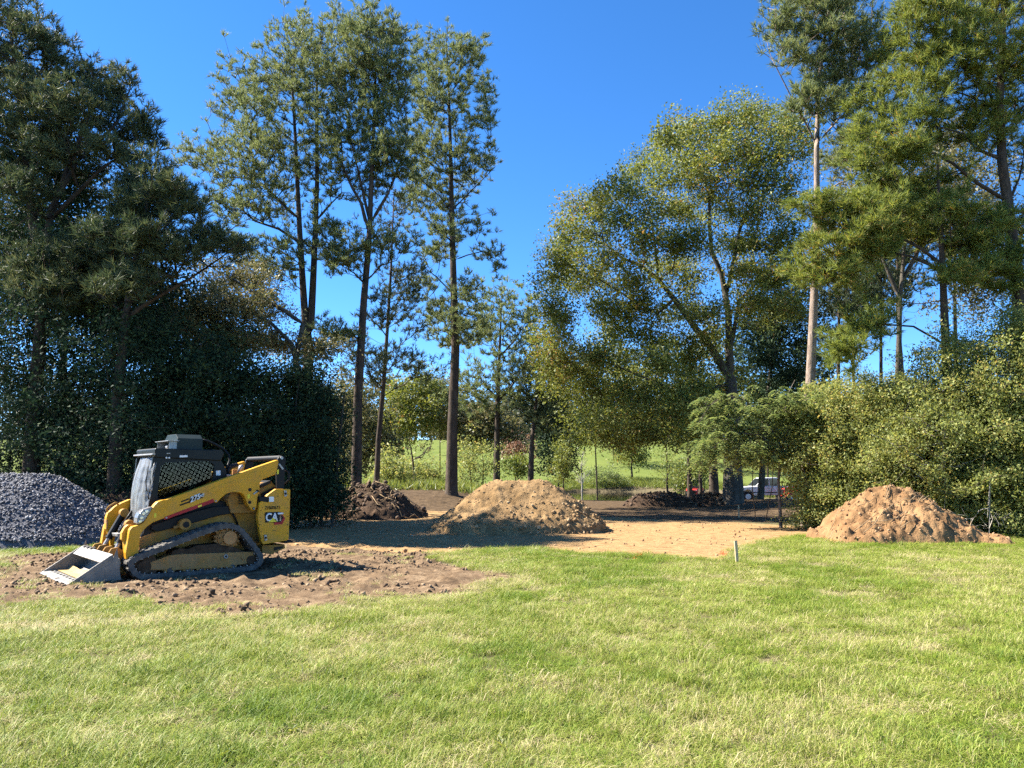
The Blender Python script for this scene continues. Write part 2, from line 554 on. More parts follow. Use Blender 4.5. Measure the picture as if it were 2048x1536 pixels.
RUB = surf_mat('dusty_rubber', (0.050, 0.050, 0.050), (0.14, 0.13, 0.115), 9.0, 0.9, 0.25, 60, 0.2, dirt=(0.25, 0.19, 0.13), dirt_amt=0.35)
STEEL = surf_mat('worn_bucket_steel', (0.11, 0.100, 0.088), (0.20, 0.182, 0.158), 4.0, 0.55, 0.10, 30, 0.4, metal=0.15, dirt=(0.34, 0.27, 0.19), dirt_amt=0.35)
BRIGHT = surf_mat('bright_steel', (0.24, 0.23, 0.215), (0.42, 0.40, 0.37), 6.0, 0.45, 0.05, 40, 0.5, metal=0.3)
CHROME = surf_mat('chrome', (0.6, 0.6, 0.6), (0.8, 0.8, 0.8), 3.0, 0.15, 0, None, 0.5, metal=1.0)
RED = surf_mat('red_stripe', (0.34, 0.012, 0.014), (0.40, 0.02, 0.018), 4.0, 0.5, 0, None, 0.3, dirt=(0.2, 0.10, 0.06), dirt_amt=0.2)
WHITE = surf_mat('white_decal', (0.72, 0.72, 0.70), (0.80, 0.80, 0.78), 4.0, 0.5, 0, None, 0.3)
YDEC = surf_mat('yellow_decal', (0.75, 0.60, 0.03), (0.80, 0.66, 0.05), 4.0, 0.5, 0, None, 0.3)
MATTE = surf_mat('matte_black_guard', (0.002, 0.002, 0.002), (0.004, 0.004, 0.004), 4.0, 1.0, 0, None, 0.0)
FRAME = surf_mat('dusty_orange_frame', (0.34, 0.165, 0.045), (0.42, 0.235, 0.085), 5.0, 0.85, 0.2, 24, 0.15, dirt=(0.22, 0.14, 0.08), dirt_amt=0.7)
GREYD = surf_mat('grey_lamp_lens', (0.10, 0.095, 0.09), (0.40, 0.37, 0.34), 26.0, 0.2, 0.1, 60, 0.6, metal=0.3)
DIRT_DK = surf_mat('packed_mud', (0.045, 0.030, 0.020), (0.105, 0.070, 0.045), 8.0, 0.95, 0.8, 24, 0.1)

m, nt, out = new_mat('tinted_cab_glass')
gl = nt.nodes.new('ShaderNodeBsdfGlossy'); gl.inputs['Roughness'].default_value = 0.03; gl.inputs['Color'].default_value = (0.8, 0.8, 0.8, 1)
tr = nt.nodes.new('ShaderNodeBsdfTransparent'); tr.inputs['Color'].default_value = (0.55, 0.60, 0.52, 1)
fr = nt.nodes.new('ShaderNodeFresnel'); fr.inputs['IOR'].default_value = 1.35
mx = nt.nodes.new('ShaderNodeMixShader')
nt.links.new(fr.outputs[0], mx.inputs[0]); nt.links.new(tr.outputs[0], mx.inputs[1]); nt.links.new(gl.outputs[0], mx.inputs[2])
nt.links.new(mx.outputs[0], out.inputs['Surface'])
GLASS = m

m, nt, out = new_mat('cloudy_plastic_sheet')
p = nt.nodes.new('ShaderNodeBsdfPrincipled')
geo = nt.nodes.new('ShaderNodeTexCoord')
n1 = tex_noise(nt, 5.0, 4, 0.6, geo.outputs['Object'])
r1 = ramp(nt, [(0.3, (0.24, 0.25, 0.25)), (0.7, (0.44, 0.45, 0.45))])
nt.links.new(n1.outputs['Fac'], r1.inputs[0]); nt.links.new(r1.outputs[0], p.inputs['Base Color'])
p.inputs['Roughness'].default_value = 0.28
p.inputs['Specular IOR Level'].default_value = 0.5
tl = nt.nodes.new('ShaderNodeBsdfTranslucent'); tl.inputs['Color'].default_value = (0.62, 0.64, 0.64, 1)
tp = nt.nodes.new('ShaderNodeBsdfTransparent')
mx = nt.nodes.new('ShaderNodeMixShader'); mx.inputs[0].default_value = 0.30
nt.links.new(p.outputs[0], mx.inputs[1]); nt.links.new(tl.outputs[0], mx.inputs[2])
mx2 = nt.nodes.new('ShaderNodeMixShader')
mx2.inputs[0].default_value = 0.34
nt.links.new(mx.outputs[0], mx2.inputs[1]); nt.links.new(tp.outputs[0], mx2.inputs[2])
nt.links.new(mx2.outputs[0], out.inputs['Surface'])
FILM = m

AX = Vector((math.cos(TH), math.sin(TH), 0)); LX = Vector((-math.sin(TH), math.cos(TH), 0))
loader = empty('compact_track_loader', (LO.x, LO.y, 0.0), TH)
tag(loader, 'yellow and black compact track loader parked with its grey bucket on the ground', 'track loader')
LW = 2.05
CAMV = Vector((0, 0, EYE))

def S(zx, zy, off=0.0):
    """outline point read off an enlargement of the photograph -> (rearward, up) in the machine's own plane at lateral offset off"""
    r = ray(60 + 0.28320 * zx, 840 + 0.28320 * zy)
    o = CAMV - Vector((LO.x, LO.y, 0)) - LX * off
    t = -o.dot(LX) / r.dot(LX)
    q = o + r * t
    return (q.dot(AX), q.z)

def SP(pts, off):
    return [S(x, y, off) for x, y in pts]

def LP(zx, zy, off):
    s, z = S(zx, zy, off)
    return (s, off, z)

def plate(name, pts, off, th, mat, parent, bevel=0.006, mirror=False):
    q = SP(pts, off)
    o = MB().prism(q, off, off + th).build(name, mat, parent, bevel)
    if mirror:
        MB().prism(q, LW - off - th, LW - off).build(name, mat, parent, bevel)
    return o

def lbl(name, pts, off, mat, parent, th=0.004):
    return MB().prism(SP(pts, off), off - th, off).build(name, mat, parent)

# --- body
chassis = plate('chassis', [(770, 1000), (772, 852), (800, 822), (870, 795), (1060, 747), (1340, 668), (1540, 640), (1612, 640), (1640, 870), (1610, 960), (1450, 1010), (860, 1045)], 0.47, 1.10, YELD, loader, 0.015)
# front bulkhead and belly between the arms
q = SP([(830, 690), (880, 620), (1250, 560), (1560, 600), (1600, 645), (1340, 700), (1090, 760), (870, 815), (800, 860), (760, 1000), (740, 1000)], 0.5)
MB().prism(q, 0.50, 1.55).build('inner_frame', BLK, loader, 0.02)
plate('lower_guard', [(868, 742), (985, 700), (1130, 655), (1300, 612), (1560, 598), (1600, 640), (1345, 672), (1100, 742), (900, 790), (860, 775)], 0.40, 0.10, BLK, loader, 0.01, True)
# engine block behind the cab
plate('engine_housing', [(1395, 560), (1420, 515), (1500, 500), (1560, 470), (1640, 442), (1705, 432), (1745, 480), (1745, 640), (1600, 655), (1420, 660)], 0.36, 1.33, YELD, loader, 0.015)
for k in range(6):
    y0 = 528 + k * 12
    lbl('vent_slot', [(1468, y0), (1508, y0 - 2), (1508, y0 + 5), (1468, y0 + 7)], 0.358, BLK, loader)
plate('engine_top_cover', [(1640, 520), (1735, 470), (1735, 500), (1660, 545), (1640, 552)], 0.30, 1.45, BLK, loader, 0.01)
plate('rear_guard', [(1625, 455), (1700, 425), (1706, 445), (1632, 480)], 0.30, 1.45, BLK, loader, 0.01)
PANEL = [(1618, 600), (1622, 585), (1690, 520), (1738, 487), (1838, 487), (1840, 500), (1834, 700), (1828, 838), (1815, 852), (1648, 880), (1638, 868), (1622, 800), (1610, 700)]
panel = plate('rear_side_panel', PANEL, 0.10, 0.10, YEL, loader, 0.012)
MB().prism(SP(PANEL, 0.10), LW - 0.20, LW - 0.10).build('rear_side_panel', YEL, loader, 0.012)
q = SP([(1640, 600), (1745, 500), (1838, 492), (1828, 845), (1650, 872)], 0.10)
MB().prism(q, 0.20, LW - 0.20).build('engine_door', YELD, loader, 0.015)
plate('hinge_block', [(1620, 540), (1700, 545), (1700, 570), (1680, 582), (1620, 572)], 0.095, 0.06, BLK, loader, 0.006)
plate('rear_step', [(1790, 846), (1845, 846), (1860, 856), (1856, 866), (1800, 872)], 0.12, 1.80, BLK, loader, 0.006)
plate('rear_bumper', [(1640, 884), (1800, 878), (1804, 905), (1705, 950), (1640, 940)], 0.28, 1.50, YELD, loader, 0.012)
lbl('bumper_pocket', [(1722, 898), (1790, 890), (1788, 902), (1722, 925)], 0.279, BLK, loader)
# tie-downs and bolts on the rear panel
for zx, zy in ((1800, 520), (1660, 832)):
    s, z = S(zx, zy, 0.10)
    MB().prism(SP([(zx-10, zy-22), (zx+8, zy-22), (zx+12, zy+18), (zx-6, zy+22)], 0.10), 0.07, 0.10).build('tie_down', BRIGHT, loader, 0.004)
    MB().cyl(s, z, 0.022, 0.062, 0.075, 12).build('tie_down_hole', BLK, loader)
for zx, zy in ((1630, 640), (1626, 690), (1622, 740), (1632, 790), (1822, 560), (1822, 620), (1820, 680), (1818, 740), (1816, 800), (1750, 540), (1640, 620)):
    s, z = S(zx, zy, 0.10)
    MB().cyl(s, z, 0.009, 0.094, 0.10, 8).build('bolt', BLK, loader)

# --- lettering and stickers
def text_obj(body, zx, zy, off, height, mat, parent, name='lettering', bold=0.0, slope=0.0, squash=1.0):
    cu = bpy.data.curves.new(name, 'FONT')
    cu.body = body; cu.size = 1.0; cu.extrude = 0.0; cu.offset = bold
    cu.resolution_u = 3
    tmp = bpy.data.objects.new(name, cu)
    COL.objects.link(tmp)
    dg = bpy.context.evaluated_depsgraph_get()
    me = bpy.data.meshes.new_from_object(tmp.evaluated_get(dg))
    bpy.data.objects.remove(tmp, do_unlink=True)
    n = len(me.vertices)
    co = np.empty(n * 3); me.vertices.foreach_get('co', co); co = co.reshape(-1, 3)
    co = co - np.array([co[:, 0].min(), co[:, 1].min(), 0])
    k = height / co[:, 1].max()
    s0, z0 = S(zx, zy, off)
    s = co[:, 0] * k * squash; z = co[:, 1] * k
    out = np.stack([s0 + s, np.full(n, off), z0 + z + slope * s], 1)
    me.vertices.foreach_set('co', out.ravel())
    me.update()
    o = link(name, me, mat, parent)
    sd = o.modifiers.new('thickness', 'SOLIDIFY'); sd.thickness = 0.003; sd.offset = 0
    return o

red = lbl('logo_red_field', [(1720, 650), (1770, 648), (1802, 696), (1780, 736), (1724, 740)], 0.098, RED, panel, 0.004)
blk = lbl('logo_black_field', [(1656, 662), (1664, 652), (1762, 648), (1790, 690), (1768, 722), (1722, 724), (1662, 724)], 0.096, BLK, panel, 0.004)
s0, z0 = S(1664, 718, 0.088); s1, z1 = S(1766, 652, 0.088)
text_obj('CAT', 1664, 718, 0.088, (z1 - z0) * 0.97, WHITE, panel, 'logo_letters', 0.030, 0.0, 0.83)
lbl('logo_triangle', [(1684, 721), (1716, 690), (1744, 719)], 0.086, YDEC, panel, 0.004)
text_obj('ZE800673', 1658, 632, 0.096, 0.062, BLK, panel, 'serial_number', 0.01, 0.0, 0.86)
lbl('sticker', [(1688, 542), (1722, 541), (1722, 577), (1688, 578)], 0.086, WHITE, panel)
lbl('part_number_decal', [(1712, 780), (1742, 778), (1742, 783), (1712, 785)], 0.096, YELD, panel)

# --- lift arms
ARM = [(1752, 281), (1690, 302), (1600, 333), (1500, 369), (1400, 404), (1250, 459), (1100, 513), (965, 562), (935, 566), (905, 577), (886, 596), (862, 628), (832, 678), (802, 724),
       (770, 742), (722, 756), (706, 776), (700, 800), (690, 860), (676, 940), (680, 985), (720, 1000), (762, 985), (770, 900), (780, 812), (800, 780), (828, 752), (868, 724), (930, 700), (1020, 672),
       (1150, 626), (1296, 574), (1308, 584), (1324, 580), (1345, 556), (1384, 522), (1430, 508), (1488, 514), (1510, 530), (1524, 558), (1534, 590), (1556, 624), (1574, 642), (1590, 638), (1600, 616),
       (1606, 545), (1620, 508), (1624, 446), (1642, 420), (1736, 384), (1748, 340), (1756, 300)]
AOFF = 0.14
arm = plate('lift_arm', ARM, AOFF, 0.15, YEL, loader, 0.010)
arm_far = MB().prism(SP(ARM, AOFF), LW - AOFF - 0.15, LW - AOFF).build('lift_arm', YEL, loader, 0.010)
# raised plates on the arm
lbl('arm_plate', [(1255, 500), (1300, 478), (1440, 430), (1470, 428), (1462, 445), (1350, 482), (1330, 500), (1290, 520), (1262, 522)], AOFF, YEL, arm, 0.008)
lbl('arm_plate', [(1535, 400), (1552, 378), (1610, 358), (1626, 366), (1618, 392), (1560, 424), (1540, 426)], AOFF, YEL, arm, 0.008)
lbl('red_stripe', [(948, 686), (1295, 556), (1300, 580), (1150, 634), (1020, 680), (960, 702), (946, 704)], AOFF, RED, arm, 0.005)
lbl('model_plate', [(1128, 548), (1212, 516), (1230, 528), (1222, 548), (1140, 578), (1122, 590)], AOFF, BLK, arm, 0.004)
sl = (S(1220, 530, AOFF)[1] - S(1135, 565, AOFF)[1]) / (S(1220, 530, AOFF)[0] - S(1135, 565, AOFF)[0])
text_obj('275', 1133, 585, AOFF - 0.006, 0.105, WHITE, arm, 'model_number', 0.028, sl, 0.82)
text_obj('XE', 1196, 552, AOFF - 0.006, 0.055, WHITE, arm, 'model_letters', 0.02, sl, 0.9)
lbl('small_print_plate', [(1068, 572), (1122, 552), (1122, 562), (1068, 582)], AOFF, BLK, arm, 0.004)
lbl('small_print_plate', [(1058, 596), (1128, 572), (1128, 582), (1058, 608)], AOFF, BLK, arm, 0.004)
for zx, zy in ((876, 660), (1536, 526)):
    lbl('warning_sticker', [(zx, zy), (zx+16, zy-4), (zx+16, zy+26), (zx, zy+30)], AOFF, YDEC, arm, 0.004)
lbl('warning_sticker', [(1186, 606), (1214, 596), (1214, 608), (1186, 618)], AOFF - 0.005, YDEC, arm, 0.004)
lbl('warning_sticker', [(1744, 352), (1757, 348), (1757, 380), (1744, 384)], AOFF, YDEC, arm, 0.004)
for zx, zy, r in ((1553, 492, 0.034), (1606, 502, 0.03), (1551, 581, 0.032), (1580, 626, 0.028)):
    s, z = S(zx, zy, AOFF)
    MB().cyl(s, z, r, AOFF - 0.004, AOFF, 16).build('pin_hole', BLK, arm)
s, z = S(1588, 515, AOFF)
MB().prism(SP([(1572, 522), (1598, 500), (1606, 508), (1580, 528)], AOFF), AOFF - 0.02, AOFF).build('latch', BRIGHT, arm, 0.003)
for zx, zy in ((1312, 572), (962, 690), (1580, 626)):
    s, z = S(zx, zy, AOFF)
    MB().cyl(s, z, 0.016, AOFF - 0.016, AOFF, 12).build('pivot_bolt', BRIGHT, arm, 0.002)
# work light let into the arm nose
for o0, o1, par in ((AOFF - 0.012, AOFF + 0.19, arm), (LW - AOFF - 0.19, LW - AOFF + 0.012, arm_far)):
    q = SP([(796, 634), (866, 612), (850, 646), (806, 712), (770, 736), (752, 730), (757, 690), (772, 656)], AOFF)
    hl = MB().prism(q, o0, o1).build('work_light', GREYD, par, 0.008)
    for zx, zy in ((800, 660), (786, 690), (776, 716), (822, 644)):
        s, z = S(zx, zy, AOFF)
        bm_ = MB().cyl(s, z, 0.030, o0 - 0.014, o0 + 0.01, 14)
        bm_.build('lamp', CHROME, hl, 0.006)
# rear links, cross tube
for l0 in (0.22, LW - 0.28):
    MB().prism(SP([(1742, 312), (1752, 270), (1772, 252), (1796, 256), (1808, 275), (1800, 350), (1796, 500), (1745, 500), (1742, 420)], 0.22), l0, l0 + 0.06).build('rear_link', BLK, loader, 0.008)
s, z = S(1776, 268, 0.22)
MB().cyl(s, z, 0.052, 0.24, LW - 0.24, 20).build('cross_tube', BLK, loader, 0.005)
for l0 in (0.20, LW - 0.21):
    MB().cyl(s, z, 0.03, l0, l0 + 0.01, 14).build('link_pin', BRIGHT, loader)
MB().prism(SP([(1752, 312), (1764, 306), (1794, 345), (1782, 352)], 0.20), 0.195, 0.22).build('pin_keeper', BRIGHT, loader, 0.003)
for k in range(3):
    pts = [LP(1795, 330 + 14*k, 0.3 + 0.1*k), LP(1822 + 6*k, 370, 0.3 + 0.1*k), LP(1826 + 5*k, 420, 0.3 + 0.1*k), LP(1795, 452, 0.32 + 0.1*k)]
    MB().tube(pts, 0.012, 6).build('hydraulic_hose', BLK, loader, smooth=True)
pts = [LP(1832, 600, 0.2), LP(1838, 640, 0.1), LP(1848, 690, 0.08)]
MB().tube(pts, 0.005, 5).build('cable', BLK, loader)

# --- cab: frame with real window openings, roof, seat inside
def frame_with_hole(outer, inner, l0, l1):
    bm = bmesh.new()
    edges = []
    for loop in (outer, inner):
        vs = [bm.verts.new((s, l0, z)) for s, z in loop]
        for i in range(len(vs)):
            edges.append(bm.edges.new((vs[i], vs[(i+1) % len(vs)])))
    bmesh.ops.triangle_fill(bm, use_beauty=True, use_dissolve=False, edges=edges)
    r = bmesh.ops.extrude_face_region(bm, geom=bm.faces[:])
    for e in r['geom']:
        if isinstance(e, bmesh.types.BMVert):
            e.co.y = l1
    bmesh.ops.recalc_face_normals(bm, faces=bm.faces[:])
    me = bpy.data.meshes.new('cab_side')
    bm.to_mesh(me); bm.free()
    return me
CO = 0.50
SIDE = [(890, 262), (1348, 285), (1384, 345), (1392, 424), (1330, 470), (1100, 560), (960, 640), (820, 690), (832, 580), (868, 430)]
WIN = [(925, 328), (958, 302), (1262, 290), (1304, 318), (1288, 436), (1262, 462), (1100, 515), (905, 560), (900, 525)]
for l0 in (CO, LW - CO - 0.05):
    me = frame_with_hole(SP(SIDE, CO), SP(WIN, CO), l0, l0 + 0.05)
    cs = link('cab_side', me, CABM, loader)
    g = MB().prism(SP(WIN, CO), l0 + 0.030, l0 + 0.036).build('window_pane', GLASS, cs)
    # expanded-metal guard: crossing bars over the opening
    q = SP(WIN, CO)
    qa = np.array(q); smin, smax = qa[:, 0].min(), qa[:, 0].max(); zmin, zmax = qa[:, 1].min(), qa[:, 1].max()
    bars = MB()
    def clip_line(p0, p1):
        ts = np.linspace(0, 1, 240)
        xs = p0[0] + (p1[0]-p0[0])*ts; zs = p0[1] + (p1[1]-p0[1])*ts
        ins = in_poly(xs, zs, q)
        segs = []; st = None
        for i, b in enumerate(ins):
            if b and st is None: st = i
            if st is not None and (not b or i == len(ins)-1):
                if i - st > 3: segs.append(((xs[st], zs[st]), (xs[i], zs[i])))
                st = None
        return segs
    for sgn, sp_ in ((1, 0.062), (-1, 0.062)):
        k = -40
        while k < 60:
            base = smin + k * sp_ * 1.15
            h = zmax - zmin
            run = h * (0.40 if sgn > 0 else -1.9)
            for a_, b_ in clip_line((base, zmin), (base + run, zmax)):
                bars.tube([(a_[0], l0 + 0.012, a_[1]), (b_[0], l0 + 0.012, b_[1])], 0.005, 4)
            k += 1 if sgn > 0 else 2
    bars.build('window_guard', MATTE, cs)
ROOF = [(882, 206), (890, 198), (1040, 203), (1358, 213), (1374, 236), (1350, 288), (892, 264), (884, 252)]
roof = MB().prism(SP(ROOF, 0.46), 0.46, LW - 0.46).build('cab_roof', CABM, loader, 0.018)
lbl('roof_lamp', [(1056, 250), (1110, 248), (1112, 262), (1056, 264)], 0.459, WHITE, roof, 0.012)
lbl('roof_reflector', [(964, 234), (990, 232), (990, 238), (964, 240)], 0.459, BRIGHT, roof, 0.006)
for zx in (963, 982):
    s, z = S(zx, 267, 0.46)
    MB().cyl(s, z, 0.016, 0.445, 0.462, 10).build('roof_bolt', WHITE, roof, 0.003)
lbl('cab_sticker', [(1314, 358), (1345, 356), (1345, 390), (1314, 392)], CO, WHITE, loader, 0.004)
# visor at the roof's front edge
MB().prism(SP([(862, 236), (884, 238), (884, 248), (860, 246)], 0.46), 0.44, LW - 0.44).build('roof_visor', BRIGHT, roof, 0.006)
# rear wall, floor, seat
MB().prism(SP([(1340, 285), (1384, 345), (1392, 424), (1330, 470), (1320, 465), (1372, 420), (1364, 348), (1325, 290)], CO), CO + 0.05, CO + 0.25).build('cab_rear_post', CABM, loader)
MB().prism(SP([(1340, 285), (1384, 345), (1392, 424), (1330, 470), (1320, 465), (1372, 420), (1364, 348), (1325, 290)], CO), LW - CO - 0.25, LW - CO - 0.05).build('cab_rear_post', CABM, loader)
MB().prism(SP([(1050, 560), (1200, 520), (1260, 330), (1300, 330), (1290, 480), (1250, 560)], CO), 0.80, 1.25).build('operator_seat', BLK, loader, 0.04)
# front posts
for l0 in (CO + 0.0, LW - CO - 0.07):
    MB().prism(SP([(868, 262), (900, 262), (850, 600), (818, 690), (800, 690), (838, 560)], CO), l0 + 0.002, l0 + 0.068).build('cab_front_post', CABM, loader, 0.008)

# cloudy plastic sheet over the cab's open front
def film():
    rows, cols = 60, 48
    fs_ = [(905, 262), (890, 330), (872, 420), (858, 500), (845, 590), (835, 660), (830, 720)]
    q = SP(fs_, CO)
    zs = np.array([p_[1] for p_ in q]); ss = np.array([p_[0] for p_ in q])
    ordr = np.argsort(zs)
    zt = np.linspace(zs.max(), zs.min() + 0.06, rows)
    V = []
    for i, z in enumerate(zt):
        sbase = np.interp(z, zs[ordr], ss[ordr])
        v = i / (rows - 1)
        for j in range(cols):
            u = j / (cols - 1)
            # tattered near edge
            edge_in = 0.05 * (noise2(np.array([v * 7.0]), np.array([3.1]), 5)[0] - 0.3) + 0.07 * max(0, noise2(np.array([v * 19.0]), np.array([8.1]), 9)[0] - 0.5)
            l = CO - 0.035 + edge_in + u * (1.08 - edge_in)
            bulge = 0.11 * math.sin(math.pi * min(1, u * 1.05)) ** 0.6 * (0.35 + 0.65 * math.sin(math.pi * min(1, v * 0.9 + 0.08)))
            w = 0.05 * (noise2(np.array([u * 9.0 + v * 1.5]), np.array([v * 2.2]), 21)[0] - 0.5) + 0.028 * (noise2(np.array([u * 22.0]), np.array([v * 4.5]), 33)[0] - 0.5)
            V.append((sbase - 0.015 - bulge - w, l, z))
    Fc = []
    for i in range(rows - 1):
        for j in range(cols - 1):
            Fc.append((i*cols+j, i*cols+j+1, (i+1)*cols+j+1, (i+1)*cols+j))
    o = MB().add(V, Fc).build('plastic_sheet', FILM, loader, smooth=True)
    sd = o.modifiers.new('thickness', 'SOLIDIFY'); sd.thickness = 0.003
film()
# torn strip hanging at the near post
for k, (pts, r) in enumerate([(((885, 300), (872, 345), (862, 400), (866, 440), (850, 490)), 0.012), (((846, 300), (836, 360), (822, 430), (826, 500)), 0.008), (((880, 330), (856, 352), (868, 372)), 0.009), (((850, 470), (836, 540), (842, 560)), 0.010)]):
    MB().tube([(S(x, y, CO)[0] - 0.02, CO - 0.03 - 0.01*k, S(x, y, CO)[1]) for x, y in pts], [r*0.5, r, r*1.2, r, r*0.4][:len(pts)], 6).build('torn_plastic_strip', FILM if k % 2 == 0 else BLK, loader, smooth=True)

# air-conditioner box on the roof, with its front tray
s0 = S(1040, 200, 0.62)[0]; s1 = S(1218, 210, 0.62)[0]
zb = S(1130, 212, 0.62)[1]; zc = S(1130, 132, 0.62)[1]; zt = S(1130, 101, 0.62)[1]
def hexbox(name, sa, sb, la, lb, mat, par, bev=0.008):
    prof = [(la, zb), (la, zc), (la + 0.13, zt), (lb - 0.13, zt), (lb, zc), (lb, zb)]
    n = len(prof)
    vs = [(sa, l, z) for l, z in prof] + [(sb, l, z) for l, z in prof]
    fs = [tuple(range(n)), tuple(range(2*n-1, n-1, -1))] + [((i+1) % n, i, n+i, n+(i+1) % n) for i in range(n)]
    return MB().add(vs, fs).build(name, mat, par, bev)
acb = hexbox('air_conditioner_box', s0, s1, 0.62, 1.36, BOXM, loader)
sf = s0 - 0.17
zm = S(1040, 150, 0.62)[1]
MB().box(sf, s0 + 0.02, 0.60, 1.38, zm, zm + 0.012).build('box_tray', BRIGHT, acb, 0.002)
MB().box(sf + 0.03, s0, 0.66, 1.32, zb + 0.005, zb + 0.02).build('box_tray', BRIGHT, acb, 0.002)
MB().cyl(sf + 0.08, zb + 0.055, 0.034, 0.80, 0.92, 12).build('fitting', BRIGHT, acb, 0.004)
for l0 in (0.64, 1.33):
    MB().box(sf + 0.03, s0, l0, l0 + 0.008, zb + 0.02, zm).build('tray_bracket', BRIGHT, acb)
for k, (r, dl) in enumerate(((0.020, 0.0), (0.013, 0.06))):
    pts = [LP(1212, 140 + 6*k, 0.78 + dl), LP(1250, 146 + 8*k, 0.78 + dl), LP(1310, 172 + 6*k, 0.78 + dl), LP(1368, 205 + 6*k, 0.74 + dl), LP(1402, 246, 0.70 + dl), LP(1410, 285, 0.66 + dl), LP(1396, 322, 0.62 + dl), LP(1382, 340, 0.6 + dl)]
    MB().tube(pts, r, 8).build('roof_hose', BLK, loader, smooth=True)
# exhaust and filler behind the cab
MB().tube([LP(1402, 395, 0.6), LP(1402, 350, 0.6), LP(1420, 328, 0.62), LP(1460, 318, 0.7)], 0.045, 12).build('exhaust_pipe', BLK, loader, smooth=True)
MB().box(S(1380, 400, 0.55)[0], S(1425, 400, 0.55)[0], 0.55, 0.75, S(1400, 402, 0.55)[1], S(1400, 384, 0.55)[1]).build('pipe_bracket', BRIGHT, loader, 0.005)
MB().tube([LP(1468, 372, 0.7), LP(1492, 330, 0.7), LP(1502, 318, 0.7)], [0.02, 0.045, 0.02], 10).build('beacon', BRIGHT, loader, smooth=True)
plate('orange_marker', [(1432, 350), (1465, 348), (1465, 385), (1432, 388)], 0.75, 0.04, ORG, loader, 0.006)
# mirror and hand rail on the far side of the cab
MB().tube([LP(752, 372, 1.50), LP(737, 380, 1.52), LP(726, 470, 1.52), LP(712, 560, 1.52)], 0.014, 6).build('hand_rail', BLK, loader, smooth=True)
MB().prism(SP([(738, 420), (754, 418), (752, 520), (736, 524)], 1.5), 1.48, 1.52).build('mirror', BLK, loader, 0.008)

# --- far arm nose handle
pts = [LP(548, 650, 1.62), LP(541, 632, 1.62), (LP(556, 612, 1.62)), LP(602, 584, 1.62), LP(618, 588, 1.62), LP(622, 602, 1.62)]
MB().tube(pts, 0.018, 8).build('grab_handle', YELD, loader, smooth=True)
# inner nose plates of both arms (the boxed part that carries the tilt cylinders)
NOSE = [(735, 556), (700, 562), (640, 588), (600, 612), (548, 660), (538, 690), (534, 770), (546, 790), (562, 830), (566, 900), (590, 905), (600, 830), (640, 720), (740, 640)]
MB().prism(SP(NOSE, 1.60), 1.58, 1.72).build('arm_nose', YEL, loader, 0.010)
MB().prism(SP([(536, 705), (548, 705), (548, 770), (536, 770)], 1.60), 1.57, 1.73).build('amber_marker', ORG, loader, 0.006)
MB().prism(SP([(745, 745), (712, 742), (690, 760), (668, 800), (664, 850), (682, 862), (690, 985), (740, 1000), (770, 900)], AOFF), AOFF + 0.155, AOFF + 0.27).build('arm_nose', YEL, loader, 0.010)

# --- tilt cylinders, coupler, hoses between the arms
def cylinder(z0, z1, off, split=0.68):
    a = Vector(LP(*z0, off)); b = Vector(LP(*z1, off))
    mid = a.lerp(b, split)
    c = MB().tube([a, mid], 0.058, 16).build('tilt_cylinder', BLK, loader, 0.006)
    MB().tube([a - Vector((0, 0.07, 0)), a + Vector((0, 0.07, 0))], 0.075, 14).build('cylinder_eye', YELD, c, 0.008)
    MB().tube([mid, b], 0.034, 12).build('piston_rod', BRIGHT, c)
    MB().tube([mid.lerp(a, 0.02), mid.lerp(b, 0.06)], 0.066, 16).build('cylinder_gland', BLK, c, 0.004)
cylinder((662, 655), (508, 915), 1.36)
cylinder((700, 735), (590, 945), 0.66, 0.62)
COUP = [(545, 935), (565, 905), (610, 895), (660, 930), (688, 965), (690, 1060), (640, 1085), (612, 1060), (600, 985)]
for l0 in (0.40, 0.78, 1.18, 1.56):
    MB().prism(SP(COUP, 0.5), l0, l0 + 0.05).build('coupler_plate', YELD, loader, 0.008)
MB().prism(SP([(590, 955), (660, 950), (680, 1060), (640, 1080), (618, 1060)], 0.5), 0.45, 1.56).build('coupler_beam', BLK, loader, 0.01)
for k, (off, r) in enumerate(((0.8, 0.016), (0.95, 0.02), (1.1, 0.016), (1.22, 0.02), (0.88, 0.014))):
    pts = [LP(720, 640 + 10*k, off), LP(680 - 6*k, 700 + 12*k, off), LP(660 - 8*k, 790, off), LP(640, 880, off), LP(650, 950, off)]
    MB().tube(pts, r, 7).build('hydraulic_hose', BLK, loader, smooth=True)
MB().prism(SP([(592, 800), (650, 795), (655, 815), (600, 822)], 0.9), 0.72, 1.05).build('hydraulic_manifold', BRIGHT, loader, 0.008)

# --- side lug on the chassis
s, z = S(1096, 737, 0.30)
MB().cyl(s, z, 0.105, 0.28, 0.46, 20).build('tie_down_ring', YELD, loader, 0.012)
MB().cyl(s + 0.01, z - 0.005, 0.055, 0.272, 0.285, 16).build('tie_down_hole', BLK, loader)
MB().prism(SP([(1010, 752), (1075, 730), (1078, 748), (1020, 770)], 0.36), 0.34, 0.46).build('tie_down_arm', YELD, loader, 0.006)
MB().tube([LP(1425, 655, 0.42), LP(1448, 690, 0.42), LP(1468, 740, 0.42)], 0.018, 8).build('hydraulic_hose', BLK, loader, smooth=True)

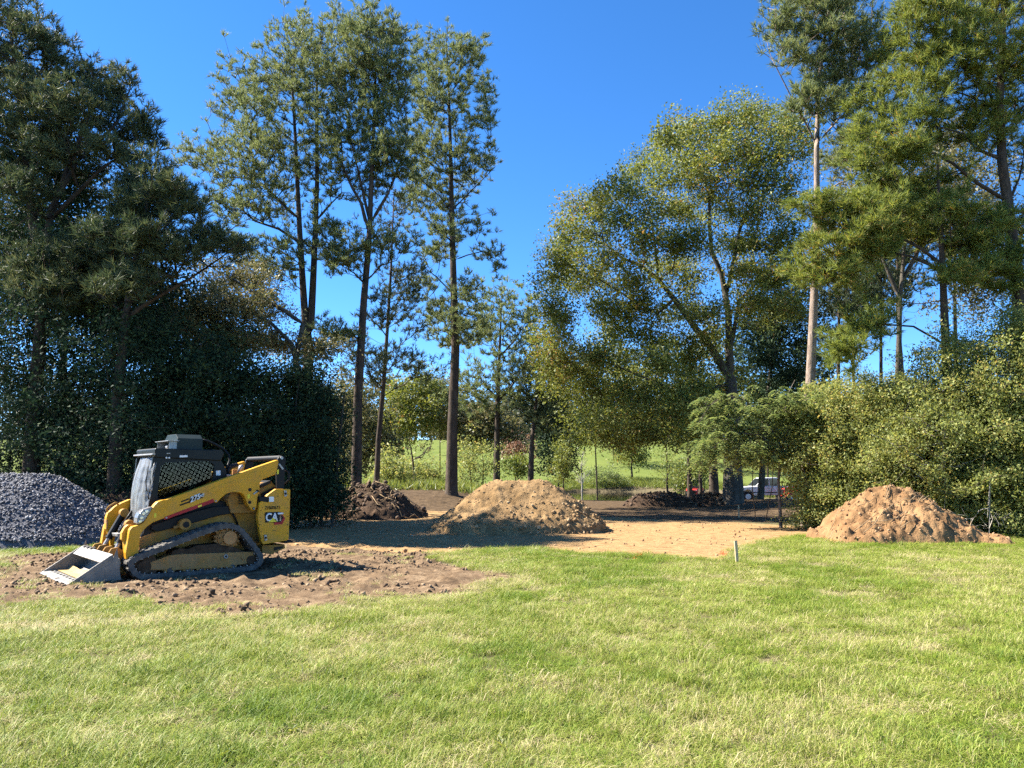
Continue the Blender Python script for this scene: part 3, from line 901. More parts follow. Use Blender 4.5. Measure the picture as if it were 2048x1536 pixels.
# --- tracks
BELT = [(720, 975), (760, 956), (800, 940), (900, 902), (1000, 862), (1100, 823), (1200, 785), (1300, 752), (1350, 736), (1395, 729), (1440, 735), (1480, 750), (1515, 776), (1560, 830), (1600, 882), (1630, 925),
        (1650, 955), (1657, 985), (1645, 1020), (1615, 1052), (1578, 1072), (1500, 1083), (1400, 1094), (1300, 1103), (1200, 1112), (1100, 1120), (1000, 1127), (900, 1134), (820, 1138), (775, 1134), (735, 1115), (705, 1082), (686, 1045), (684, 1010), (698, 988)]
bel = np.array(SP(BELT, 0.0))
def resample_closed(P, n):
    Q = np.vstack([P, P[:1]])
    d = np.concatenate([[0], np.cumsum(np.linalg.norm(np.diff(Q, axis=0), axis=1))])
    t = np.linspace(0, d[-1], n, endpoint=False)
    return np.stack([np.interp(t, d, Q[:, 0]), np.interp(t, d, Q[:, 1])], 1), d[-1]
def smooth_closed(P, it):
    for _ in range(it):
        P = 0.5 * P + 0.25 * (np.roll(P, 1, 0) + np.roll(P, -1, 0))
    return P
path, plen = resample_closed(bel, 220)
path = smooth_closed(path, 3)
path[:, 1] += 0.012
tan = np.roll(path, -1, 0) - np.roll(path, 1, 0)
tan /= np.linalg.norm(tan, axis=1)[:, None]
cen = path.mean(0)
nor = np.stack([-tan[:, 1], tan[:, 0]], 1)
if ((path - cen) * nor).sum() < 0:
    nor = -nor
outer = path - nor * 0.014
inner = path - nor * 0.100
def belt(l0, l1):
    n = len(path)
    V = [(p_[0], l, p_[1]) for l in (l0, l1) for p_ in outer] + [(p_[0], l, p_[1]) for l in (l0, l1) for p_ in inner]
    Fc = []
    for i in range(n):
        j = (i + 1) % n
        o0, o1, i0, i1 = i, n+i, 2*n+i, 3*n+i
        q0, q1, r0, r1 = j, n+j, 2*n+j, 3*n+j
        Fc += [(o0, q0, q1, o1), (i0, i1, r1, r0), (o0, i0, r0, q0), (o1, q1, r1, i1)]
    return MB().add(V, Fc)
lug = MB()
lug.add([(-0.030, -0.10, 0), (0.030, -0.10, 0), (0.030, 0.10, 0), (-0.030, 0.10, 0), (-0.022, -0.095, 0.02), (0.022, -0.095, 0.02), (0.022, 0.095, 0.02), (-0.022, 0.095, 0.02)],
        [(3, 2, 1, 0), (4, 5, 6, 7), (0, 1, 5, 4), (1, 2, 6, 5), (2, 3, 7, 6), (3, 0, 4, 7)])
lug_me = None
NL = 46
for side, l0 in ((0, 0.0), (1, LW - 0.45)):
    tr_ = belt(l0, l0 + 0.45).build('rubber_track', RUB, loader)
    for k in range(NL):
        i = int(k * len(path) / NL)
        p_, n_, t_ = outer[i], nor[i], tan[i]
        M = Matrix(((t_[0], 0, n_[0], p_[0]), (0, 1, 0, 0), (t_[1], 0, n_[1], p_[1]), (0, 0, 0, 1)))
        for a, (lc, ph) in enumerate(((0.115, 0.0), (0.335, 0.5))):
            i2 = int((k + ph) * len(path) / NL) % len(path)
            p2, n2, t2 = outer[i2], nor[i2], tan[i2]
            if lug_me is None:
                ob = lug.build('tread_block', RUB, tr_, 0.0)
                lug_me = ob.data
            else:
                ob = bpy.data.objects.new('tread_block', lug_me); COL.objects.link(ob); ob.parent = tr_
            sg = 1 if t2[0] * n2[1] - t2[1] * n2[0] > 0 else -1
            ob.matrix_local = Matrix(((t2[0], 0, n2[0], p2[0] - n2[0]*0.004), (0, sg, 0, l0 + lc), (t2[1], 0, n2[1], p2[1] - n2[1]*0.004), (0, 0, 0, 1)))
    # guide studs along the inside of the belt
    st = MB()
    for k in range(NL):
        i = int((k + 0.3) * len(path) / NL)
        p_ = inner[i] - nor[i] * 0.012
        st.cyl(p_[0], p_[1], 0.010, l0 + 0.05, l0 + 0.075, 6)
    so = st.build('guide_studs', BRIGHT, tr_); so['kind'] = 'stuff'
    # roller frame
    fo = 0.09
    RF = [(815, 1062), (816, 1018), (990, 955), (1060, 948), (1300, 940), (1580, 930), (1586, 985), (1560, 1004), (1520, 1016), (1440, 1030), (1430, 1040), (1100, 1056), (990, 1064), (940, 1060)]
    q = SP(RF, fo)
    fr_ = MB().prism(q, l0 + fo, l0 + 0.38).build('roller_frame', FRAME, loader, 0.012)
    if side == 0:
        for zx, zy in ((1083, 1025), (1510, 970)):
            MB().prism(SP([(zx-24, zy), (zx, zy-24), (zx+18, zy), (zx-4, zy+22)], fo), fo - 0.012, fo).build('frame_boss', FRAME, fr_, 0.004)
        MB().prism(SP([(1345, 965), (1368, 945), (1402, 945), (1404, 985), (1345, 988)], fo), fo - 0.008, fo).build('frame_plate', FRAME, fr_, 0.003)
        MB().prism(SP([(820, 1022), (980, 1000), (980, 1050), (820, 1056)], fo), fo - 0.01, fo).build('frame_plate', FRAME, fr_, 0.003)
        s, z = S(1381, 963, fo)
        MB().cyl(s, z, 0.042, fo - 0.03, fo, 8).build('adjuster_nut', BRIGHT, fr_, 0.006)
        MB().cyl(s, z, 0.022, fo - 0.034, fo - 0.028, 8).build('adjuster_hole', BLK, fr_)
        for zx in (1005, 1115, 1210, 1300, 1420):
            s, z = S(zx, 1052 - (zx-1005)*0.035, fo)
            MB().cyl(s, z, 0.018, fo - 0.012, fo, 10).build('roller_bolt', YELD, fr_, 0.003)
        # mud packed on top of the frame
        top = [(990, 958), (1010, 925), (1060, 905), (1120, 912), (1180, 885), (1260, 880), (1330, 872), (1400, 884), (1460, 905), (1500, 925), (1560, 934), (1300, 945), (1060, 952)]
        MB().prism(SP(top, 0.13), 0.13, 0.42).build('packed_mud', DIRT_DK, fr_, 0.03)
    for zx, zy, r in ((988, 1062, 0.088), (1116, 1064, 0.082), (1212, 1060, 0.080), (1302, 1052, 0.080), (1428, 1038, 0.088)):
        s, z = S(zx, zy, 0.1)
        ro = MB().cyl(s, z, r, l0 + 0.10, l0 + 0.36, 20).build('track_roller', FRAME, loader, 0.012)
        MB().cyl(s, z, r * 0.55, l0 + 0.085, l0 + 0.10, 14).build('roller_cap', RUB, ro, 0.006)
    for zx, zy, r in ((806, 1040, 0.235), (1562, 990, 0.170)):
        s, z = S(zx, zy, 0.08)
        idl = MB().cyl(s, z, r, l0 + 0.10, l0 + 0.36, 32).build('track_idler', DIRT_DK, loader, 0.02)
        MB().cyl(s, z, r * 0.5, l0 + 0.075, l0 + 0.10, 20).build('idler_hub', DIRT_DK, idl, 0.01)
    s, z = S(1403, 832, 0.1)
    spk = MB()
    NT = 17
    ring = []
    for k in range(NT * 4):
        a_ = 2 * math.pi * k / (NT * 4)
        rr = (0.245, 0.245, 0.205, 0.205)[k % 4]
        ring.append((s + rr*math.cos(a_), z + rr*math.sin(a_)))
    spk.prism(ring, l0 + 0.16, l0 + 0.24)
    so = spk.build('drive_sprocket', FRAME, loader, 0.006)
    MB().cyl(s, z, 0.185, l0 + 0.13, l0 + 0.46, 28).build('drive_motor', FRAME, so, 0.012)
    MB().cyl(s + 0.02, z, 0.125, l0 + 0.06, l0 + 0.13, 28).build('sprocket_hub', ORG, so, 0.012)
    for k in range(10):
        a_ = 2*math.pi*k/10
        MB().cyl(s + 0.155*math.cos(a_), z + 0.155*math.sin(a_), 0.013, l0 + 0.118, l0 + 0.13, 6).build('sprocket_bolt', DIRT_DK, so)

# --- bucket
bucket = empty('bucket'); bucket.parent = loader
BO = -0.04
bq = SP([(262, 1198), (302, 1138), (560, 962), (580, 954), (592, 975), (646, 1165)], BO)
zf = 0.015
fx_, fz_ = bq[0]
bq = [(s_, max(z_, zf)) for s_, z_ in bq]
bq[0] = (bq[0][0], zf); bq[-1] = (bq[-1][0], zf)
BL0, BL1 = BO, BO + 2.13
for l0 in (BL0, BL1 - 0.02):
    sp_ = MB().prism(bq, l0, l0 + 0.02).build('bucket_side', STEEL, bucket, 0.004)
    # rim bar along the sloping front edge
    (sa, za), (sb, zb_) = bq[1], bq[2]
    nx_, nz_ = -(zb_ - za), (sb - sa); ln = math.hypot(nx_, nz_); nx_ /= ln; nz_ /= ln
    w_ = 0.055
    MB().prism([(sa, za), (sb, zb_), (sb - nx_*w_, zb_ - nz_*w_), (sa - nx_*w_, za - nz_*w_)], l0 - 0.008, l0 + 0.028).build('bucket_rim', STEEL, sp_, 0.003)
    # curved stiffener plate low on the side
    (s_, z_) = bq[0]
    e = bq[-1]
    MB().prism([(s_ + 0.28, zf), (s_ + 0.30, 0.07), (s_ + 0.44, 0.21), (s_ + 0.62, 0.30), (e[0] - 0.10, 0.55), (e[0] - 0.02, 0.05), (e[0] - 0.01, zf)], l0 - 0.006 if l0 == BL0 else l0 + 0.018, l0 if l0 == BL0 else l0 + 0.026).build('wear_plate', STEEL, sp_, 0.003)
sF, sB = bq[0][0], bq[-1][0]
sT, zT = bq[3]
prof = [(sF + 0.16, zf + 0.012), (sB - 0.30, zf + 0.012)]
for k in range(1, 9):
    a_ = k / 8 * math.pi * 0.60
    prof.append((sB - 0.30 + 0.25 * math.sin(a_), zf + 0.012 + 0.25 * (1 - math.cos(a_))))
prof.append((sT + 0.03, zT - 0.10))
prof.append((sT - 0.01, zT))
n = len(prof)
V = [(s_, BL0 + 0.02, z_) for s_, z_ in prof] + [(s_, BL1 - 0.02, z_) for s_, z_ in prof]
sh = MB().add(V, [(i, i+1, n+i+1, n+i) for i in range(n-1)]).build('bucket_shell', STEEL, bucket)
sd = sh.modifiers.new('thickness', 'SOLIDIFY'); sd.thickness = 0.022; sd.offset = -1
# top lip: flat plate across the back, lighter steel standing in for sunlight
MB().prism([(sT - 0.14, zT - 0.115), (sT - 0.125, zT - 0.135), (sT + 0.03, zT - 0.02), (sT + 0.01, zT + 0.012)], BL0 + 0.021, BL1 - 0.021).build('bucket_lip', BRIGHT, bucket, 0.004)
for l0 in (1.30, 1.55, 1.80):
    MB().box(sT - 0.02, sT + 0.06, l0, l0 + 0.10, zT - 0.01, zT + 0.035).build('lip_bracket', STEEL, bucket, 0.005)
# cutting edge with bolts
ce = MB().prism([(sF - 0.03, zf - 0.008), (sF + 0.20, zf - 0.008), (sF + 0.20, zf + 0.022), (sF + 0.02, zf + 0.012)], BL0, BL1).build('cutting_edge', BRIGHT, bucket, 0.003)
for k in range(9):
    l = BL0 + 0.14 + k * (2.13 - 0.28) / 8
    MB().tube([(sF + 0.155, l, zf + 0.018), (sF + 0.155, l, zf + 0.03)], 0.022, 10).build('edge_bolt', BLK, ce)
# thin layer of yellow clay dried on the floor
CLAYM = surf_mat('dried_clay', (0.36, 0.24, 0.10), (0.50, 0.37, 0.19), 5.0, 0.95, 0.3, 20, 0.1)
V = []; rows = 14; cols = 26
for i in range(rows):
    for j in range(cols):
        u, v = i/(rows-1), j/(cols-1)
        hgt = 0.05 * max(0, 1 - 3.2*(1-u)) * (0.4 + noise2(np.array([v*6.]), np.array([u*3.]), 4)[0]) + 0.10*max(0, 1-((v-0.33)/0.22)**2)*max(0, u-0.55)
        V.append((sF + 0.24 + u*(sB - 0.56 - sF), BL0 + 0.05 + v*(2.13-0.10), zf + 0.026 + hgt))
MB().add(V, [(i*cols+j, (i+1)*cols+j, (i+1)*cols+j+1, i*cols+j+1) for i in range(rows-1) for j in range(cols-1)]).build('dried_clay', CLAYM, bucket, smooth=True)

# ================================================================ heaps of soil and gravel
SOIL_TAN = surf_mat('tan_dirt', (0.165, 0.100, 0.043), (0.32, 0.205, 0.098), 2.2, 0.95, 0.9, 14, 0.08, coord='Object')
SOIL_RED = surf_mat('reddish_dirt', (0.150, 0.080, 0.036), (0.31, 0.185, 0.088), 2.0, 0.95, 0.9, 14, 0.08, coord='Object')
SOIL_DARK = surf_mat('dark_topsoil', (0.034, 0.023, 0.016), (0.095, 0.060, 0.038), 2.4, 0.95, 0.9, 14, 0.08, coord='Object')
GRAVEL = surf_mat('gravel_core', (0.055, 0.056, 0.064), (0.15, 0.15, 0.165), 30.0, 0.9, 0.5, 60, 0.1)
STICK = surf_mat('dry_root', (0.22, 0.15, 0.085), (0.40, 0.29, 0.17), 8.0, 0.9, 0.3, 30, 0.1)
def island_mat(name, stops, rough=0.85, spec=0.2):
    m, nt, out = new_mat(name)
    p = nt.nodes.new('ShaderNodeBsdfPrincipled')
    g = nt.nodes.new('ShaderNodeNewGeometry')
    r = ramp(nt, stops)
    nt.links.new(g.outputs['Random Per Island'], r.inputs[0])
    nt.links.new(r.outputs[0], p.inputs['Base Color'])
    p.inputs['Roughness'].default_value = rough
    p.inputs['Specular IOR Level'].default_value = spec
    nt.links.new(p.outputs[0], out.inputs['Surface'])
    return m
STONES = island_mat('gravel_stones', [(0.0, (0.045, 0.045, 0.052)), (0.6, (0.120, 0.118, 0.132)), (1.0, (0.30, 0.295, 0.305))], 0.7, 0.3)
CLODS_TAN = island_mat('tan_clods', [(0.0, (0.15, 0.088, 0.040)), (0.5, (0.26, 0.165, 0.080)), (1.0, (0.38, 0.27, 0.15))])
CLODS_RED = island_mat('reddish_clods', [(0.0, (0.14, 0.07, 0.034)), (0.5, (0.27, 0.155, 0.076)), (1.0, (0.38, 0.245, 0.135))])
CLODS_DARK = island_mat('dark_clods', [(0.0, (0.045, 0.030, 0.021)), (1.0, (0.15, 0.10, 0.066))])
CLODS_BROWN = island_mat('brown_clods', [(0.0, (0.062, 0.039, 0.022)), (0.6, (0.155, 0.100, 0.058)), (1.0, (0.30, 0.21, 0.125))])

_t = (1 + 5 ** 0.5) / 2
ICO_V = unit_v = np.array([(-1, _t, 0), (1, _t, 0), (-1, -_t, 0), (1, -_t, 0), (0, -1, _t), (0, 1, _t), (0, -1, -_t), (0, 1, -_t), (_t, 0, -1), (_t, 0, 1), (-_t, 0, -1), (-_t, 0, 1)], float)
ICO_V /= np.linalg.norm(ICO_V[0])
ICO_F = np.array([(0, 11, 5), (0, 5, 1), (0, 1, 7), (0, 7, 10), (0, 10, 11), (1, 5, 9), (5, 11, 4), (11, 10, 2), (10, 7, 6), (7, 1, 8), (3, 9, 4), (3, 4, 2), (3, 2, 6), (3, 6, 8), (3, 8, 9), (4, 9, 5), (2, 4, 11), (6, 2, 10), (8, 6, 7), (9, 8, 1)])

OCT_V = np.array([(1, 0, 0), (-1, 0, 0), (0, 1, 0), (0, -1, 0), (0, 0, 1), (0, 0, -1)], float) * 1.15
OCT_F = np.array([(0, 2, 4), (2, 1, 4), (1, 3, 4), (3, 0, 4), (2, 0, 5), (1, 2, 5), (3, 1, 5), (0, 3, 5)])
def stones(P, size, rng, squash=0.7, jag=0.35, chips=False):
    n = len(P)
    BV, BF = (OCT_V, OCT_F) if chips else (ICO_V, ICO_F)
    nv = len(BV)
    q = rng.normal(size=(n, 4)); q /= np.linalg.norm(q, axis=1)[:, None]
    w, x, y, z = q.T
    Rm = np.stack([1-2*(y*y+z*z), 2*(x*y-z*w), 2*(x*z+y*w), 2*(x*y+z*w), 1-2*(x*x+z*z), 2*(y*z-x*w), 2*(x*z-y*w), 2*(y*z+x*w), 1-2*(x*x+y*y)], 1).reshape(n, 3, 3)
    v = BV[None] * (1 + jag * rng.uniform(-1, 1, (n, nv, 1)))
    v = v * np.stack([np.ones(n), rng.uniform(squash, 1, n), rng.uniform(squash*0.8, 1, n)], 1)[:, None, :]
    v = np.einsum('nij,nkj->nki', Rm, v) * np.asarray(size)[:, None, None] * 0.5
    V = (v + P[:, None, :]).reshape(-1, 3)
    F = (np.arange(n)[:, None, None] * nv + BF[None]).reshape(-1, 3)
    return V, F

def heap(name, label, cat, ridge, height, slope, mat, res=0.07, rough=0.10, lump=0.16, seed=1, crown=0.25, group=None, fine=0.03, lob=0.25):
    """a tipped heap: height falls away from a ridge line at the angle of repose, with lumps and slumps; returns root and surface function"""
    (x0, y0), (x1, y1) = ridge
    base = Vector(((x0+x1)/2, (y0+y1)/2, 0)); base.z = gz(base.x, base.y)
    R = height / slope * 1.25 + 0.3
    xs = np.arange(min(x0, x1) - R - .4, max(x0, x1) + R + .4, res); ys = np.arange(min(y0, y1) - R, max(y0, y1) + R, res)
    def surf(x, y):
        x = np.asarray(x, float); y = np.asarray(y, float)
        dx, dy = x1 - x0, y1 - y0
        t = np.clip(((x-x0)*dx + (y-y0)*dy) / (dx*dx + dy*dy + 1e-9), 0, 1)
        wob = 1 + lob * 2 * (fbm2(x*0.55 + seed, y*0.55, seed, 2) - 0.5)
        d = np.hypot(x-x0-t*dx, (y-y0-t*dy)) * wob
        h = height - slope * (np.sqrt(d*d + crown*crown) - crown)
        h = np.where(h < 0.18, 0.18 * np.exp((h - 0.18) / 0.18 * 0.9) - 0.10, h)          # toe fans out
        n = (fbm2(x*2.3, y*2.3, seed+3, 4) - 0.5) * 2 * rough + np.maximum(fbm2(x*4.1, y*4.1, seed+9, 3) - 0.5, 0) * lump * 2
        n = n + (fbm2(x*8.5, y*8.5, seed+15, 2) - 0.5) * 2 * fine
        return h + n * sstep(-0.02, 0.3, h)
    X, Y_ = np.meshgrid(xs, ys)
    Zt = terrain(X.ravel(), Y_.ravel())
    Z = surf(X.ravel(), Y_.ravel()) + Zt - 0.03
    V = np.stack([X.ravel(), Y_.ravel(), Z], 1) - np.array(base)
    nx_, ny_ = len(xs), len(ys)
    ii = np.arange(nx_*ny_).reshape(ny_, nx_)
    F = np.stack([ii[:-1, :-1].ravel(), ii[:-1, 1:].ravel(), ii[1:, 1:].ravel(), ii[1:, :-1].ravel()], 1)
    hz_ = surf(X.ravel(), Y_.ravel())
    keep = (hz_[F] > -0.075).any(1)
    root = empty(name, base)
    tag(root, label, cat, group)
    o = link('mound', np_mesh('mound', V, [F[keep]], smooth=True), mat, root)
    return root, base, (lambda x, y: surf(x, y) + terrain(np.asarray(x, float), np.asarray(y, float)) - 0.03), (xs[0], xs[-1], ys[0], ys[-1]), surf

def strew(root, base, f, box, surf, n, smin, smax, mat, seed, name, hmin=0.02, hmax=9, power=2.5, bias=None, sink=0.25, squash=0.7, jag=0.35):
    rng = np.random.default_rng(seed)
    P = np.stack([rng.uniform(box[0], box[1], n*6), rng.uniform(box[2], box[3], n*6)], 1)
    h = surf(P[:, 0], P[:, 1])
    ok = (h > hmin) & (h < hmax)
    if bias is not None:
        ok &= rng.uniform(0, 1, len(P)) < bias(P[:, 0], P[:, 1], h)
    P = P[ok][:n]
    sz = smin + (smax - smin) * rng.uniform(0, 1, len(P)) ** power
    z = f(P[:, 0], P[:, 1]) + sz * (0.5 - sink)
    V, F = stones(np.stack([P[:, 0], P[:, 1], z], 1) - np.array(base), sz, rng, squash, jag, name == 'gravel_stones')
    o = link(name, np_mesh(name, V, [F]), mat, root)
    o['kind'] = 'stuff'
    return o

def sticks(root, base, f, pts_list, mat, r=0.012, name='root_stick'):
    for pts in pts_list:
        q = [Vector((x, y, float(f(np.array([x]), np.array([y]))[0]) + dz)) - Vector(base) for x, y, dz in pts]
        MB().tube(q, [r, r*0.9, r*0.7, r*0.5][:len(q)] if len(q) <= 4 else r, 5).build(name, mat, root, smooth=True)

# tan heap in the middle of the clearing
a = at(992, 962, 26.3); b = at(1082, 962, 26.3)
tan = heap('dirt_pile', 'large tan dirt pile with clods in the middle of the clearing', 'dirt pile', ((a.x, a.y), (b.x, b.y)), 1.62, 0.75, SOIL_TAN, 0.055, 0.06, 0.11, 5, 0.35, lob=0.18, fine=0.04)
strew(*tan, 1300, 0.025, 0.16, CLODS_TAN, 3, 'clods', 0.02, 0.95, 4.0, sink=0.38, jag=0.45, bias=lambda x, y, h: np.clip(0.18 + 0.55*sstep(-1.5, 1.5, x) + 0.3*(h < 0.5), 0, 1))
strew(*tan, 300, 0.03, 0.11, CLODS_TAN, 4, 'upper_clods', 0.9, 2.5, 3.0, sink=0.45)
# reddish heap on the right
a = at(1752, 978, 21.9); b = at(1812, 990, 21.6)
red_h = heap('dirt_pile', 'reddish dirt mound with pale roots in front of the right shrubs', 'dirt pile', ((a.x, a.y), (b.x, b.y)), 1.40, 0.74, SOIL_RED, 0.045, 0.15, 0.20, 23, 0.25, lob=0.35, fine=0.085)
strew(*red_h, 1300, 0.02, 0.10, CLODS_RED, 5, 'clods', 0.03, 2.5, 3.0, sink=0.45)
rs = np.random.default_rng(5)
lst = []
for k in range(26):
    px = rs.uniform(1640, 1960); py = rs.uniform(990, 1070)
    g0 = at(px, py, 21.0 + rs.uniform(-0.8, 0.6)); an = rs.uniform(-0.5, 0.7); ln = rs.uniform(0.3, 1.0)
    lst.append([(g0.x, g0.y, 0.03), (g0.x + ln*.4*math.cos(an), g0.y + ln*.4*math.sin(an), rs.uniform(0.04, 0.16)), (g0.x + ln*math.cos(an+.2), g0.y + ln*math.sin(an+.2), rs.uniform(0.02, 0.12))])
sticks(*red_h[:3], lst, STICK, 0.011)
# grey gravel heap on the left
gv = heap('gravel_pile', 'grey crushed stone gravel pile behind the loader bucket', 'gravel pile', ((-15.2, 21.3), (-12.75, 21.0)), 1.80, 0.70, GRAVEL, 0.08, 0.03, 0.02, 31, 0.55, lob=0.08)
strew(*gv, 9500, 0.026, 0.095, STONES, 6, 'gravel_stones', -0.09, 3.0, 2.2, bias=lambda x, y, h: ((y < 21.9) & (x > -16)) * np.where(h > -0.02, 1.0, 0.10), sink=0.15, squash=0.6)
# dark heaps in the shade
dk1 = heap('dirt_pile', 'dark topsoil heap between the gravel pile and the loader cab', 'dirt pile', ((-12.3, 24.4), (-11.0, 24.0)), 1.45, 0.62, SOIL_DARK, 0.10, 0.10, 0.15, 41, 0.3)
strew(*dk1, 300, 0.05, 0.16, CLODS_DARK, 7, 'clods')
a = at(722, 950, 35.0); b = at(752, 955, 34.5)
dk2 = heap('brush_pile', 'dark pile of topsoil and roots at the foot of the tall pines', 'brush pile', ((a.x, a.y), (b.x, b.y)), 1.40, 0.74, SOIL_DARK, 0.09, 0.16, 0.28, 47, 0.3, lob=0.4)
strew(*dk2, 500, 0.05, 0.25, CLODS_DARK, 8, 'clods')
lst = []
for k in range(40):
    g0 = (a.x + rs.uniform(-1.6, 2.4), a.y - rs.uniform(0.2, 2.0)); an = rs.uniform(-1.2, 1.2); ln = rs.uniform(0.4, 1.3)
    lst.append([(g0[0], g0[1], 0.02), (g0[0] + ln*.5*math.cos(an), g0[1] + ln*.5*math.sin(an), rs.uniform(0.05, 0.35)), (g0[0] + ln*math.cos(an+.3), g0[1] + ln*math.sin(an+.3), rs.uniform(0.02, 0.3))])
sticks(*dk2[:3], lst, STICK, 0.016)
a = at(1300, 990, 47); b = at(1345, 992, 47)
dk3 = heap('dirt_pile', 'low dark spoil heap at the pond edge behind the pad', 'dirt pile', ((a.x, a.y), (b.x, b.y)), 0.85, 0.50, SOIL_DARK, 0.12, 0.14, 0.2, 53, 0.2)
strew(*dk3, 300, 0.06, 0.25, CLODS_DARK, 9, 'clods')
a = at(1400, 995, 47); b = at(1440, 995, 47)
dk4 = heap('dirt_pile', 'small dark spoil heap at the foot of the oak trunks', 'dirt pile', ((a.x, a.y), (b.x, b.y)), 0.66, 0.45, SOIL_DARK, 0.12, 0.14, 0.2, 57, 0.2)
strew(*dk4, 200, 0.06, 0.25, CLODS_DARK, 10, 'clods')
lst = []
for k in range(22):
    g0 = (a.x + rs.uniform(-3.5, 1.5), a.y - rs.uniform(0.2, 1.6)); an = rs.uniform(-0.6, 3.4); ln = rs.uniform(0.5, 1.6)
    lst.append([(g0[0], g0[1], 0.02), (g0[0] + ln*.5*math.cos(an), g0[1] + ln*.3*math.sin(an), rs.uniform(0.05, 0.4)), (g0[0] + ln*math.cos(an+.3), g0[1] + ln*.5*math.sin(an+.3), rs.uniform(0.02, 0.4))])
sticks(*dk4[:3], lst, STICK, 0.018)

# loose clods over the churned soil and the pad
def loose(n, mask_i, smin, smax, mat, seed, name, label, box):
    rng = np.random.default_rng(seed)
    P = np.stack([rng.uniform(box[0], box[1], n*5), rng.uniform(box[2], box[3], n*5)], 1)
    mk = soil_masks(P[:, 0], P[:, 1])[mask_i]
    cl = fbm2(P[:, 0]*0.9, P[:, 1]*0.9, seed, 3)
    P = P[(mk > 0.45) & (rng.uniform(0, 1, len(P)) < sstep(0.35, 0.7, cl))][:n]
    sz = smin + (smax-smin) * rng.uniform(0, 1, len(P)) ** 5.0
    z = ground_z(P[:, 0], P[:, 1]) + sz * 0.05
    V, F = stones(np.stack([P[:, 0], P[:, 1], z], 1), sz, rng, 0.6, 0.4, True)
    o = link(name, np_mesh(name, V, [F]), mat)
    tag(o, label, 'soil', kind='stuff')
loose(6500, 1, 0.015, 0.11, CLODS_BROWN, 71, 'soil_clods', 'loose brown clods over the churned soil round the loader', (-11, 0, 9, 18))
loose(2200, 0, 0.015, 0.11, CLODS_RED, 72, 'clay_crumbs', 'loose clods and crumbs strewn over the tan clay pad', (-7, 9, 15, 38))

# ================================================================ trees and shrubs
BARK_PINE = surf_mat('pine_bark', (0.040, 0.031, 0.024), (0.105, 0.080, 0.060), 6.0, 0.95, 1.0, 14, 0.1, coord='Object', stretch=(1, 1, 0.35))
BARK_LIT = surf_mat('sunlit_pine_bark', (0.17, 0.125, 0.095), (0.34, 0.265, 0.21), 6.0, 0.95, 1.0, 14, 0.1, coord='Object', stretch=(1, 1, 0.35))  # lighter copy of the pine bark, sunlight put into the colour
BARK_OAK = surf_mat('oak_bark', (0.048, 0.041, 0.032), (0.12, 0.105, 0.082), 5.0, 0.95, 0.9, 16, 0.1, coord='Object', stretch=(1, 1, 0.4))
TWIG = surf_mat('twig_bark', (0.09, 0.07, 0.055), (0.19, 0.155, 0.12), 8.0, 0.9, 0.2, 30, 0.1)
PALE_TWIG = surf_mat('bleached_twig', (0.28, 0.25, 0.21), (0.44, 0.40, 0.35), 8.0, 0.9, 0.2, 30, 0.1)
N_BLUE = leaf_mat('needles_blue_green', [(0.0, (0.072, 0.102, 0.042)), (0.5, (0.135, 0.172, 0.064)), (1.0, (0.230, 0.255, 0.100))], 0.36, 0.6, 0.25)
N_YEL = leaf_mat('needles_yellow_green', [(0.0, (0.085, 0.120, 0.028)), (0.5, (0.160, 0.205, 0.044)), (0.93, (0.250, 0.275, 0.065)), (1.0, (0.34, 0.22, 0.06))], 0.36, 0.6, 0.25)
N_DARK = leaf_mat('needles_dark_green', [(0.0, (0.032, 0.054, 0.026)), (0.6, (0.066, 0.092, 0.040)), (1.0, (0.145, 0.150, 0.060))], 0.24, 0.6, 0.25)
L_DARK = leaf_mat('leaves_shaded_evergreen', [(0.0, (0.014, 0.030, 0.016)), (0.7, (0.030, 0.056, 0.026)), (1.0, (0.060, 0.090, 0.034))], 0.14, 0.7, 0.12)  # dark leaves, with the shade on these plants put into the colour
L_OAK = leaf_mat('leaves_oak', [(0.0, (0.078, 0.102, 0.022)), (0.5, (0.150, 0.182, 0.036)), (0.94, (0.250, 0.262, 0.066)), (1.0, (0.30, 0.20, 0.060))], 0.34, 0.55, 0.3, pscale=0.22)
L_OLIVE = leaf_mat('leaves_olive', [(0.0, (0.070, 0.080, 0.028)), (0.5, (0.125, 0.130, 0.050)), (1.0, (0.215, 0.185, 0.080))], 0.32, 0.5, 0.35)
L_SHRUB = leaf_mat('leaves_shrub', [(0.0, (0.120, 0.150, 0.040)), (0.5, (0.215, 0.250, 0.068)), (0.9, (0.32, 0.33, 0.105)), (1.0, (0.44, 0.36, 0.11))], 0.42, 0.55, 0.3, pscale=0.5)
L_BRIGHT = leaf_mat('leaves_bright', [(0.0, (0.080, 0.120, 0.024)), (0.5, (0.150, 0.195, 0.042)), (1.0, (0.250, 0.260, 0.070))], 0.40, 0.45, 0.4)
L_FERN = leaf_mat('leaves_fern_like', [(0.0, (0.075, 0.120, 0.036)), (0.5, (0.140, 0.185, 0.060)), (1.0, (0.230, 0.260, 0.095))], 0.40, 0.5, 0.35)
L_RED = leaf_mat('leaves_autumn_red', [(0.0, (0.15, 0.09, 0.045)), (0.5, (0.27, 0.165, 0.11)), (1.0, (0.36, 0.25, 0.16))], 0.3, 0.5, 0.3)
L_FAR = leaf_mat('leaves_far_wood', [(0.0, (0.026, 0.040, 0.024)), (0.5, (0.050, 0.064, 0.036)), (1.0, (0.100, 0.098, 0.052))], 0.2, 0.6, 0.2, pscale=0.08)

def unit(v):
    return v / np.maximum(np.linalg.norm(v, axis=-1, keepdims=True), 1e-9)

